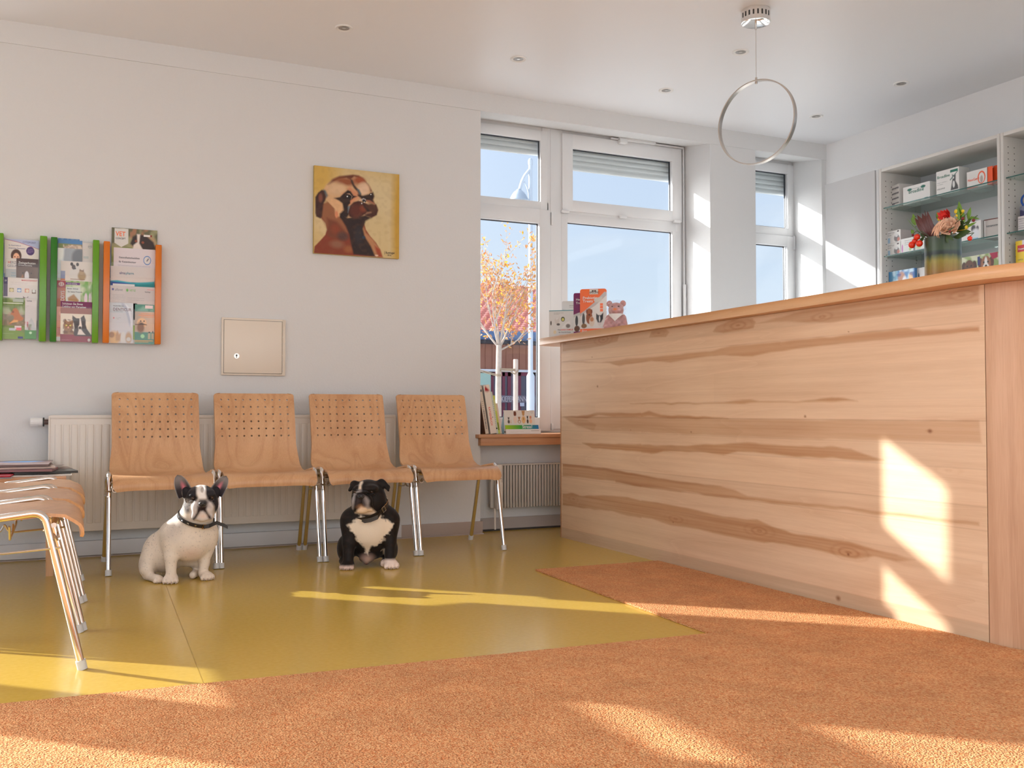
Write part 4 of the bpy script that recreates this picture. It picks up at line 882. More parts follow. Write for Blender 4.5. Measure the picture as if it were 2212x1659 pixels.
# right hand unit
xr = XR+.05
a = shp((2199, 482), xr); 
shelf_box(a.y, xr, zm, 0.090, 0.086, .08, [('lines', (.05, .15, .9, .9), rgb(110, 100, 130), 5), ('rect', (0, .9, 1, 1), rgb(225, 215, 215))], (.70, .67, .67, 1), 'pale carton with lines of print on the middle shelf at the right edge')
shelf_box(a.y-.006, xr+.01, zm+.0875, 0.081, 0.056, .06, [('rect', (0, 0, 1, .6), rgb(60, 62, 105)), ('ell', (.5, .75, .4, .3), rgb(130, 140, 165), .3)], rgb(120, 125, 150), 'small violet blue pack on top of the pale carton at the right edge')
rg = MB(); cy_, cz_ = a.y-.035, zm+.0875+.057+.032
rg.tube([(xr+.02, cy_+.026*math.cos(q), cz_+.030*math.sin(q)) for q in [i*PI/12 for i in range(24)]], .0055, 8, closed=True)
rg.box((xr+.014, cy_-.02, zm+.146), (xr+.03, cy_+.02, zm+.150))
tag(rg.build('ring_holder', flat(40, 90, 175)), 'blue ring shaped object on the small pack at the right edge', 'ring')
shelf_box(a.y-.01, xr+.12, zm, 0.090, 0.235, .06, [], (.66, .62, .60, 1), 'tall pale carton standing behind the stacked packs at the right edge')
a = shp((2197, 560), xr); hh = shp((2197, 522), xr).z-zl
shelf_box(a.y, xr-.01, zl, 0.090, hh, .05, [('rect', (.15, .76, 1, .9), rgb(205, 40, 50)), ('rect', (.5, .9, 1, 1), rgb(225, 215, 225)), ('lines', (.15, .55, .8, .62), rgb(120, 110, 60), 1), ('ell', (.45, .12, .17, .3), (.02, .02, .03), .15), ('ell', (.42, .36, .08, .07), (.02, .02, .03), .2)], rgb(240, 205, 45), 'yellow pack with a red band and black animal at the right edge', rot=-.1, texts=(([('Fressnapf', .018, hh*.80, .015)], M['white_text']),))

# ================================================================ ring pendant and downlights
pc = Vector((3.225, 3.94, 0))
PD = thing('ring_pendant_lamp', 'chrome pendant lamp with a large hanging ring over the counter', 'lamp', (pc.x, pc.y, ZC))
cnp = MB().lathe([(.070, -.068), (.074, -.066), (.074, -.001)], (pc.x, pc.y, ZC), 48).build('canopy', M['chrome']); offR(cnp, PD)
sl_ = MB()
for k in range(8):
    a = PI*.95+.30*k; sl_.box((.0735, -.004, -.045), (.0748, .004, -.02), mat=Matrix.Translation((pc.x, pc.y, ZC)) @ Matrix.Rotation(a, 4, 'Z'))
o = sl_.build('vent_slot', M['blackmetal'], cnp, smooth=0)
cb = MB().tube([(pc.x, pc.y, ZC-.068), (pc.x, pc.y, ZC-.100)], .0055, 12).tube([(pc.x, pc.y, ZC-.1), (pc.x, pc.y, 2.50)], .0016, 6); offR(cb.build('cable', M['nickel']), PD)
R_ = .215; zc_ = 2.272; th = math.radians(-68)
u = Vector((math.cos(th), math.sin(th), 0)); nrm = Vector((-u.y, u.x, 0))
rg = MB(); n = 96; prof = [(-.0135, -.003), (.0135, -.003), (.0135, .003), (-.0135, .003)]
vs = []; fs = []
for k in range(n):
    a = 2*PI*k/n
    for q, r_ in prof: p = Vector((pc.x, pc.y, zc_))+(u*math.cos(a)+Vector((0, 0, 1))*math.sin(a))*(R_+r_)+nrm*q; vs.append(p)
for k in range(n):
    l = (k+1) % n
    for j in range(4): i_ = (j+1) % 4; fs.append((k*4+j, k*4+i_, l*4+i_, l*4+j))
rg.add(vs, fs); ro = rg.build('ring', M['nickel']); offR(ro, PD)
MB().tube([(pc.x, pc.y, 2.472), (pc.x, pc.y, 2.505)], .006, 12).box((-.02, -.004, -.002), (.02, .004, .004), mat=Matrix.Translation((pc.x, pc.y, zc_+R_+.001)) @ Matrix.Rotation(th, 4, 'Z')).build('ring_clamp', M['nickel'], ro)
dl = thing('downlight', '', 'downlight', (0, 0, 0), group='downlights recessed in the ceiling')
MB().lathe([(.030, -.002), (.044, -.006), (.048, -.003), (.048, .001)], n=40, caps=False).build('trim_ring', M['white'], dl)
MB().lathe([(.0, -.0005), (.022, -.0005), (.0295, -.0025)], n=32, caps=False).build('lamp_face', plain('lamp_recess', (.34, .32, .30, 1), .3, metal=.3), dl)
MB().lathe([(0, -.0018), (.010, -.0018)], n=20, caps=False).build('bulb', M['nickel'], dl)
dpos = [((743, 60), 'ceiling downlight above the pug painting, leftmost of the row'), ((1120, 127), 'ceiling downlight near the window, second from left'), ((1600, 112), 'ceiling downlight left of the pendant canopy base, nearer the viewer'), ((1439, 195), 'ceiling downlight just above the wide window transom'), ((1947, 180), 'ceiling downlight farthest right above the cabinets'), ((1763, 251), 'ceiling downlight in the corner above the narrow window')]
for i, (p, lb) in enumerate(dpos):
    c = dl if i == 0 else copy_tree(dl); q = px(p, 2, ZC); c.location = (q.x, q.y, ZC-.0005); c['label'] = lb

# ================================================================ goods on the counter's far end
ZW = 1.256
def pouch(name, x, yl, w, h, layers, base, label, texts=(), bulge=.022, rot=0, cat='pouch', group=None, mat=None, taper=0):
    f = lambda U, V: -bulge*np.sin(PI*np.clip(U, 0, 1))**.7*np.clip(1-V, 0, 1)**.5*(V > -1)
    o = art_panel(name, w, h, .004, layers, base, .0016, mat or M['artgloss'], None, base, f)
    me = o.data; n = len(me.vertices); co = np.zeros(n*3); me.vertices.foreach_get('co', co); co = co.reshape(-1, 3)
    V = co[:, 2]/h; U = co[:, 0]/w
    r = .09                                              # rounded top corners
    for s_ in (0, 1):
        uu = U if s_ == 0 else 1-U; m = (uu < r) & (V > 1-r*w/h); d = np.sqrt(np.maximum(0, 1-((r-uu[m])/r)**2)); lim = 1-(r*w/h)*(1-d); co[m, 2] = np.minimum(co[m, 2], lim*h)
    if taper: co[:, 0] = (co[:, 0]-w/2)*(1-taper*V)+w/2
    bk = np.zeros(n, bool); bk[-len(bk)//1:] = False
    me.vertices.foreach_set('co', co.ravel()); me.update()
    # back half bulges the other way
    MB_ = MB(); g = 12; vs = []; fs = []
    for j in range(g+1):
        for i in range(g+1):
            U_, V_ = i/g, j/g; xx = (U_*w-w/2)*(1-taper*V_)+w/2; zz_ = V_*h
            if V_ == 1 and i in (0, g): zz_ -= .03*h
            vs.append((xx, .004+bulge*math.sin(PI*U_)**.7*(1-V_)**.5, zz_))
    for j in range(g):
        for i in range(g): k = j*(g+1)+i; fs.append((k, k+g+1, k+g+2, k+1))
    MB_.add(vs, fs).build('back_film', flat(215, 212, 208, 1.0, .3), o)
    o.location = (x, yl, ZW); o.rotation_euler = (0, 0, -PI/2+rot); tag(o, label, cat, group)
    for tx, col in texts: text_mesh('lettering', tx, col, o).location.y = -bulge*.8
    return o
def yz(p, X): q = px(p, 0, X); return q
G5 = 'treat packs standing at the far end of the counter'
# grey box in front
X0 = 2.88; rz_ = math.radians(62)
def stand(pxl, pxr, pyt, X):       # width and height of something standing on the worktop and facing the room
    L = px((pxl, 700), 0, X); Rr = px((pxr, 700), 0, X); top_ = px(((pxl+pxr)/2, pyt), 0, X); return L, Rr, top_.z-ZW
gp = (.66, .655, .64, 1)
def face_cam(o, L, w, ang): o.location = (L.x, L.y, ZW); o.rotation_euler = (0, 0, ang)
ANG = -math.radians(38)
def width_at(L, pr, ang):           # walk along the turned face until its projection reaches pixel pr
    c, s = math.cos(YAW), math.sin(YAW); lo, hi = .01, .6
    for _ in range(40):
        m_ = (lo+hi)/2; P_ = L+Vector((math.cos(ang), math.sin(ang), 0))*m_; r = c*P_.x-s*P_.y; w2 = s*P_.x+c*P_.y
        if 1106+FPX*r/w2 < pr: lo = m_
        else: hi = m_
    return m_
def place(pxl, pxr, pyt, X, ang=ANG):
    L = px((pxl, 700), 0, X); w = width_at(L, pxr, ang); mid = L+Vector((math.cos(ang), math.sin(ang), 0))*w*.5
    c, s = math.cos(YAW), math.sin(YAW); d = s*mid.x+c*mid.y
    h = (math.tan(math.atan((829.5-pyt)/FPX)+PITCH)*d)+CAMZ-ZW
    return L, w, h
L, w, h = place(1233, 1274, 646, 2.98)
o = pouch('treat_pouch', 0, 0, w, h, [('poly', [(0, .8), (1, .66), (1, .55), (.2, .62)], (.5, .49, .48), .02), ('ell', (.18, .72, .05, .03), rgb(80, 70, 60), .3), ('ell', (.5, .35, .3, .16), (.74, .73, .72), .3), ('ell', (.42, .42, .08, .05), rgb(90, 80, 70), .4), ('lines', (.4, .82, .9, .9), rgb(110, 105, 100), 2), ('ell', (.42, .25, .06, .04), rgb(190, 190, 60), .2), ('ell', (.5, .18, .2, .08), rgb(120, 115, 110), .6)], gp, 'tall grey pouch standing behind the others at the far counter end', group=G5, bulge=.015); face_cam(o, px((1214, 700), 0, 2.98), w, ANG)
L, w, h = place(1239, 1258, 633, 2.93); w = .12
PU = rgb(120, 30, 92)
o = pouch('treat_pouch', 0, 0, w, h, [('poly', [(0, 0), (0, .50), (1, .62), (1, 0)], (.72, .72, .70), .01), ('poly', [(0, .44), (0, .50), (1, .64), (1, .57)], (.55, .55, .54), .01), ('rect', (0, 0, 1, .12), PU), ('ell', (.18, .36, .08, .12), rgb(60, 60, 62), .2), ('ell', (.2, .18, .16, .07), rgb(100, 60, 35), .3), ('ell', (.5, .34, .12, .14), rgb(95, 85, 75), .3)], PU, 'purple topped pet treat pouch behind the orange one', texts=(([('Healthy', .018, h*.82, .020), ('Treats', .018, h*.74, .020)], M['white_text']),), group=G5); face_cam(o, L, w, ANG)
L, w, h = place(1253, 1311, 624, 2.89)
OR = rgb(240, 112, 58, 1.05)
lay = [('poly', [(0, .40), (.28, .52), (.60, .64), (1, .86), (1, 0), (0, 0)], (.72, .71, .69), .008), ('poly', [(0, .40), (.28, .52), (.60, .64), (1, .86), (1, .92), (.92, .93), (.55, .70), (.2, .53), (0, .46)], (.50, .49, .50), .008), ('rect', (0, 0, 1, .13), OR), ('rect', (.36, .88, .68, .99), (.70, .68, .64)), ('rect', (.45, .935, .52, .97), rgb(70, 45, 40)), ('rect', (.54, .935, .61, .97), rgb(90, 45, 40)), ('rect', (.76, .63, .87, .68), OR), ('rect', (.76, .565, .87, .62), OR), ('rect', (.76, .50, .87, .555), OR), ('poly', [(.52, .74), (.58, .80), (.85, .82), (.8, .72), (.6, .70)], (.62, .60, .56), .01),
       ('ell', (.14, .34, .055, .13), rgb(70, 66, 64), .2), ('ell', (.36, .37, .12, .14), rgb(150, 84, 48), .15), ('ell', (.36, .50, .10, .07), rgb(160, 92, 54), .2), ('ell', (.27, .50, .03, .05), rgb(120, 60, 34), .2), ('ell', (.45, .50, .03, .05), rgb(120, 60, 34), .2), ('ell', (.46, .28, .10, .11), rgb(220, 205, 190), .2), ('ell', (.46, .33, .07, .05), rgb(190, 130, 90), .3), ('ell', (.16, .19, .11, .05), rgb(130, 92, 50), .25), ('ell', (.74, .30, .08, .11), (.65, .6, .6), .3),
       ('poly', [(.62, .46), (.70, .42), (.80, .42), (.88, .48), (.87, .34), (.80, .26), (.68, .26), (.62, .34)], (.02, .02, .025), .012), ('ell', (.745, .34, .025, .07), (.75, .74, .73), .2), ('ell', (.36, .43, .03, .02), rgb(60, 30, 20), .3)]
o = pouch('treat_pouch', 0, 0, w, h, lay, OR, 'large orange and white pouch with dogs pictured on its front', texts=(([('SPECIFIC', w*.37, h*.895, .016)], flat(70, 60, 55)), ([('Prebiotic', w*.12, h*.77, .024), ('Treats', w*.12, h*.70, .024), ('Dog', w*.08, h*.06, .018)], M['white_text'])), group=G5); face_cam(o, L, w, ANG)
L, w, h = place(1186, 1239, 670, 2.86)
lay = [('rect', (0, .97, 1, 1), rgb(90, 150, 160)), ('ell', (.35, .62, .12, .10), (.72, .71, .70), .3), ('poly', [(.22, .66), (.26, .72), (.30, .66), (.38, .7), (.43, .78), (.44, .62), (.40, .5), (.3, .5), (.24, .56)], rgb(205, 200, 195), .02), ('ell', (.38, .50, .07, .04), rgb(90, 86, 84), .4), ('ell', (.57, .68, .08, .085), rgb(60, 66, 40), .1), ('ell', (.57, .67, .055, .055), rgb(200, 196, 110), .1), ('poly', [(.5, .36), (.9, .38), (.85, .62), (.7, .55), (.55, .42)], (.74, .73, .72), .02), ('ell', (.78, .44, .09, .07), rgb(120, 115, 112), .5), ('ell', (.24, .23, .06, .065), rgb(222, 205, 170), .1), ('lines', (.42, .10, .95, .15), rgb(220, 120, 80), 1), ('ell', (.08, .55, .03, .08), rgb(90, 85, 82), .3), ('lines', (.2, .84, .6, .92), rgb(130, 128, 125), 2)]
o = art_panel('treat_box', w, h, .05, lay, gp, .0016, M['art'], None, gp); tag(o, 'low grey box with pets printed on it, leftmost on the counter end', 'box', G5); face_cam(o, L, w, ANG)
text_mesh('lettering', [('SANA FAMILIE', w*.48, h*.285, .013)], flat(225, 70, 40), o); text_mesh('lettering', [('Die', w*.36, h*.285, .013), ('f\u00fcr Hund & Katze', w*.40, h*.20, .011)], flat(70, 75, 85), o)

# plush animal wrapped in clear film
tp = place(1311, 1352, 648, 2.90); H_ = tp[2]; base_ = tp[0]+Vector((math.cos(ANG), math.sin(ANG), 0))*tp[1]*.5
s_ = H_/.235
V_ = Vol((-.12, -.10, -.01), (.12, .10, .26), .0032)
V_.ell((0, 0, .065), (.072, .055, .07), .02); V_.ell((0, -.01, .16), (.058, .052, .055), .025); V_.ell((0, -.055, .15), (.034, .03, .026), .015)
for q in (-1, 1):
    V_.ell((q*.052, 0, .208), (.022, .012, .024), .008, rot=('Y', -q*25)); V_.cap((q*.055, -.02, .10), (q*.075, -.055, .03), .022, .02, .012); V_.cap((q*.04, -.03, .03), (q*.065, -.075, .016), .027, .022, .012)
def pig(V):
    C = np.ones((len(V), 3))*np.array(rgb(196, 148, 146, 1.05)[:3]); C *= (1-.12*np.sin(V[:, 0]*160)[:, None]*np.sin(V[:, 2]*130)[:, None])
    a = np.clip(1.3-np.hypot(V[:, 0]/.016, (V[:, 2]-.158)/.010), 0, 1)*(V[:, 1] < -.05); C = C*(1-a[:, None])+np.array(rgb(225, 130, 70)[:3])*a[:, None]
    for e_ in (-.024, .024):
        a = (np.hypot(V[:, 0]-e_, V[:, 2]-.18) < .006) & (V[:, 1] < -.03); C[a] = (.02, .02, .02)
    return C
M['plush'] = attr_mat('plush', .8, .2, bump=.5, bscale=150, hair=1)
T_ = thing('plush_animal', 'pink plush animal wearing a white neckerchief, wrapped in clear film', 'plush toy', (base_.x, base_.y, ZW), ANG)
T_.scale = (s_,)*3
pb = V_.mesh('plush_body', M['plush'], pig, T_)
m = MB(); n = 20; vs = [(.062*math.cos(-PI*k/n), -.012+.056*math.sin(-PI*k/n), .118+.012*math.cos(PI*2*k/n)*0) for k in range(n+1)]
top_ = [(x, y-.004, z+.008) for x, y, z in vs]; bot_ = [(x*.95, y-.012, .118-.05*max(0, 1-abs(x)/.055)) for x, y, z in vs]
m.add(top_+bot_, [(k, k+1, n+2+k, n+1+k) for k in range(n)]); kc = m.build('neckerchief', flat(222, 218, 214, 1.1), T_)
V2 = Vol((-.14, -.12, -.01), (.14, .12, .27), .007); V2.ell((0, -.005, .06), (.095, .08, .078), .03); V2.ell((0, -.01, .165), (.078, .07, .07), .03)
V2.F += .004*np.sin(V2.Z*210+V2.X*90)*np.sin(V2.X*160)
M['film'] = glass('clear_film', (.97, .97, .98, 1), .05, rough=.12)
V2.mesh('clear_wrap', M['film'], None, T_)

# ================================================================ vase with flowers
vx = 2.955; q = px((2037, 560), 0, vx); VZ = ZW; vy = q.y
vt = px((2037, 513), 0, vx).z; VR = .0635
c_, s2_ = math.cos(YAW), math.sin(YAW)
def around(V): return np.arctan2(V[:, 1]-vy, V[:, 0]-vx)
VS = thing('flower_vase', 'cylindrical glazed vase in green and gold standing on the counter', 'vase', (vx, vy, VZ))
m = MB(); Hh = vt-VZ; prof = [(VR-.006, 0), (VR, .006)]+[(VR, .006+(Hh-.008)*k/40) for k in range(1, 41)]+[(VR-.002, Hh), (VR-.006, Hh), (VR-.007, Hh-.01), (VR-.007, .02), (.0, .018)]
m.lathe(prof, (0, 0, 0), 96); vo = m.build('vessel', attr_mat('vase_glaze', .38, .5, bump=.15, bscale=500, metal=.1, coat=.12), VS)
co = np.array([v.co for v in vo.data.vertices]); t_ = co[:, 2]/Hh; an = np.arctan2(co[:, 1], co[:, 0])
rng = np.random.RandomState(2); wob = np.interp(an, np.linspace(-PI, PI, 60), rng.rand(60))
col = np.zeros((len(co), 3)); stops = [(0, rgb(150, 100, 45)), (.22, rgb(170, 125, 40)), (.45, rgb(165, 150, 45)), (.56, rgb(80, 95, 50)), (.60, rgb(22, 38, 34)), (.67, rgb(30, 55, 48)), (.69, rgb(62, 84, 56)), (.9, rgb(52, 74, 48)), (1, rgb(48, 62, 40))]
tt = np.clip(t_+(wob-.5)*.06*(t_ < .6), 0, 1)
for i in range(3): col[:, i] = np.interp(tt, [s0 for s0, _ in stops], [c0[i] for _, c0 in stops])
st = np.interp((an*6) % 1, np.linspace(0, 1, 30), rng.rand(30)); col *= (1-.35*(st*(t_ < .55))[:, None]*np.array([.6, .6, 1])); set_paint(vo.data, col*.72)
def fl_pt(p, dx=0.0): return px(p, 0, vx+dx)
def leaf(m, a, tip, wd, up=Vector((-1, 0, .3)), mi=0, curl=.15):
    a = Vector(a); tip = Vector(tip); d = tip-a; L_ = d.length; d.normalize(); sd = d.cross(up).normalized(); n2 = sd.cross(d)
    vs = []; fs = []; n = 8
    for k in range(n+1):
        t = k/n; w_ = wd*math.sin(PI*min(1, t*1.02+.02))**.8*(1-t*.25); c = a+d*L_*t+n2*curl*L_*math.sin(PI*t)*.5
        vs += [c-sd*w_-n2*w_*.25, c+n2*w_*.05, c+sd*w_-n2*w_*.25]
    for k in range(n): i = k*3; fs += [(i, i+1, i+4, i+3), (i+1, i+2, i+5, i+4)]
    m.add(vs, fs, mi)
GF = 'flowers and sprigs in the vase'
GRN = plain('leaf_green', rgb(96, 138, 40, 1.0), .45, vary=.25, vscale=40); GRD = plain('leaf_dark_green', rgb(52, 78, 30), .45, vary=.3, vscale=40); MAR = plain('leaf_maroon', rgb(84, 40, 38, 1.0), .4, vary=.3, vscale=40)
neck = Vector((vx, vy, vt-.01))
def stem(m, tip, mi=0, r=.0022): 
    tip = Vector(tip); m.tube([neck+Vector((0, 0, -.12)), neck, neck.lerp(tip, .6)+Vector((0, 0, .01)), tip], r, 6, mi=mi)
# maroon leaf cluster
m = MB(); 
for a_, b_, w_ in (((2012, 512), (1981, 464), .016), ((2014, 514), (1992, 461), .022), ((2018, 514), (2000, 468), .022), ((2012, 516), (1975, 470), .014), ((2020, 512), (2003, 455), .013), ((2018, 510), (1997, 453), .006)):
    leaf(m, fl_pt(a_, -.02), fl_pt(b_, -.03), w_)
stem(m, fl_pt((2015, 512))); tag(m.build('maroon_leaf_sprig', MAR), 'dark maroon leafy flower head at the left of the bouquet', 'flower', GF)
# pale rose
m = MB(); cc = fl_pt((2048, 488), -.035)
for k in range(26):
    a = k*2.4; r0 = .005+.0016*k; hgt = .036-.0009*k; ax = Vector((-.75, -.25, .6)).normalized(); s0 = ax.cross(Vector((0, 0, 1))).normalized(); s1 = s0.cross(ax)
    dd = s0*math.cos(a)+s1*math.sin(a); p0 = cc+dd*r0*.3-ax*.01; p1 = cc+dd*(r0+.004)+ax*hgt*.6; leaf(m, p0, p1, .012+.0005*k, up=ax, curl=-.3)
stem(m, cc); tag(m.build('pale_rose', plain('petal_pale', rgb(232, 194, 170, 1.1), .7, vary=.14, vscale=60)), 'large pale pink rose in the middle of the bouquet', 'flower', GF)
m = MB(); c2 = fl_pt((2033, 492), -.045); rnd = random.Random(4)
for k in range(22):
    a0 = c2+Vector((rnd.uniform(-.004, .004), rnd.uniform(-.02, .02), rnd.uniform(-.005, .02))); b0 = fl_pt((2018+rnd.uniform(-8, 14), 500+rnd.uniform(-4, 18)), -.055); leaf(m, a0+Vector((0, -.01, .012)), b0, .0045, curl=.4)
tag(m.build('frilly_bloom', plain('petal_beige', rgb(222, 178, 150, 1.0), .7, vary=.3, vscale=70)), 'frilly beige petals hanging over the vase rim beside the rose', 'flower', GF)
m = MB(); c3 = fl_pt((2042, 468), -.02)
for k in range(30):
    a = k*2.4; r0 = .006+.0008*k; dd = Vector((0, math.cos(a), math.sin(a)*.6)); leaf(m, c3+dd*r0*.4, c3+dd*(r0+.004)+Vector((-.01, 0, .010)), .008, curl=-.3)
stem(m, c3); tag(m.build('red_rose', plain('petal_red', rgb(206, 44, 38, 1.05), .55, vary=.25, vscale=60)), 'small red rose peeking out behind the pale one', 'flower', GF)
# green sprigs
def sprig(leaves, pt, label, mat=GRN):
    m = MB()
    for a_, b_, w_, dx in leaves: leaf(m, fl_pt(a_, dx), fl_pt(b_, dx), w_)
    stem(m, fl_pt(pt)); return tag(m.build('leafy_sprig', mat), label, 'leaves', GF)
sprig([((2078, 470), (2071, 434), .011, -.01), ((2080, 478), (2072, 440), .012, 0), ((2072, 476), (2068, 446), .009, -.02), ((2084, 480), (2076, 450), .010, -.01)], (2076, 478), 'tall upright green leaves at the top of the bouquet')
sprig([((2091, 474), (2097, 447), .011, -.01), ((2094, 470), (2116, 473), .006, -.01), ((2088, 486), (2100, 466), .009, 0), ((2086, 492), (2110, 480), .007, -.02)], (2090, 480), 'pointed green leaves at the right of the bouquet')
sprig([((1978, 487), (1972, 461), .010, -.02), ((1976, 486), (1968, 470), .006, -.01), ((1974, 505), (1968, 496), .008, -.02), ((1990, 505), (1958, 470), .0012, -.02)], (2000, 505), 'green leaves at the far left of the bouquet')
sprig([((2028, 476), (2024, 457), .009, 0), ((2034, 480), (2028, 465), .006, 0)], (2030, 482), 'small green leaves behind the frilly bloom', GRN)
sprig([((2070, 505), (2098, 500), .014, -.02), ((2066, 500), (2090, 488), .014, -.01), ((2060, 512), (2088, 508), .012, -.02), ((2072, 498), (2094, 484), .011, 0), ((2045, 508), (2048, 526), .008, -.05), ((2046, 508), (2060, 520), .007, -.05), ((2074, 492), (2082, 470), .012, .0), ((2064, 498), (2078, 478), .012, 0), ((2082, 494), (2096, 478), .010, -.01), ((1996, 512), (1985, 524), .010, -.03), ((2000, 510), (1988, 505), .010, -.02), ((2010, 512), (1998, 520), .010, -.05), ((2025, 512), (2045, 512), .010, -.03)], (2066, 505), 'dark green foliage filling the bouquet above the vase rim', GRD)
# yellow buds
for i, (p, r_) in enumerate((((2066, 457), .0085), ((2068, 466), .006), ((2080, 456), .006), ((2088, 491), .007), ((2028, 474), .0055))):
    c = fl_pt(p, -.02); m = MB().lathe([(0.0002, -r_), (r_*.7, -r_*.7), (r_, 0), (r_*.75, r_*.7), (.0002, r_*1.05)], c, 12, caps=False); stem(m, c+Vector((0, 0, -r_)), r=.001)
    tag(m.build('yellow_bud', flat(214, 190, 50)), ['largest yellow bud beside the tall green leaves', 'yellow bud just below the largest bud', 'yellow bud to the right of the tall leaves', 'yellow bud low on the right side of the bouquet', 'yellow bud left of the red rose'][i], 'bud', GF)
# red berries
def berry(p, r_, mat, label, dx=-.06, el=1.0):
    c = fl_pt(p, dx); m = MB(); pr = [(.0004, -r_*el)]+[(r_*math.cos(a), r_*el*math.sin(a)) for a in [(-80+160*k/10)*PI/180 for k in range(11)]]+[(.0015, r_*el*.9), (.0004, r_*el*.86)]
    m.lathe(pr, c, 20, caps=False); m.tube([c+Vector((0, 0, r_*.85)), c+Vector((.015, -.005, r_+.012)), neck+Vector((-.02, .02, .0))], .0014, 6, mi=1)
    return tag(m.build('berry', [mat, GRD]), label, 'berry', GF)
RB = plain('berry_red', rgb(216, 52, 28, 1.05), .25, vary=.2, vscale=60); DB = plain('berry_dark', rgb(110, 24, 30), .3, vary=.3, vscale=60)
berry((1981, 512), .0115, RB, 'orange red berry, topmost of the hanging cluster'); berry((1976, 521), .0105, RB, 'orange red berry in the middle of the hanging cluster', -.055); berry((1970, 529), .0130, RB, 'orange red berry at the lower left of the hanging cluster'); berry((1986, 526), .0125, RB, 'orange red berry at the lower right of the hanging cluster', -.065)
berry((2095, 515), .0085, RB, 'single dark red rose hip hanging right of the vase', -.03); berry((2103, 476), .006, DB, 'small dark berry among the leaves on the right', -.02); berry((2080, 472), .006, DB, 'small dark berry below the tall leaves', -.03); berry((1972, 508), .005, DB, 'tiny dark berry at the left above the orange cluster', -.03); berry((2052, 500), .005, DB, 'tiny dark bud in front of the pale rose', -.07)
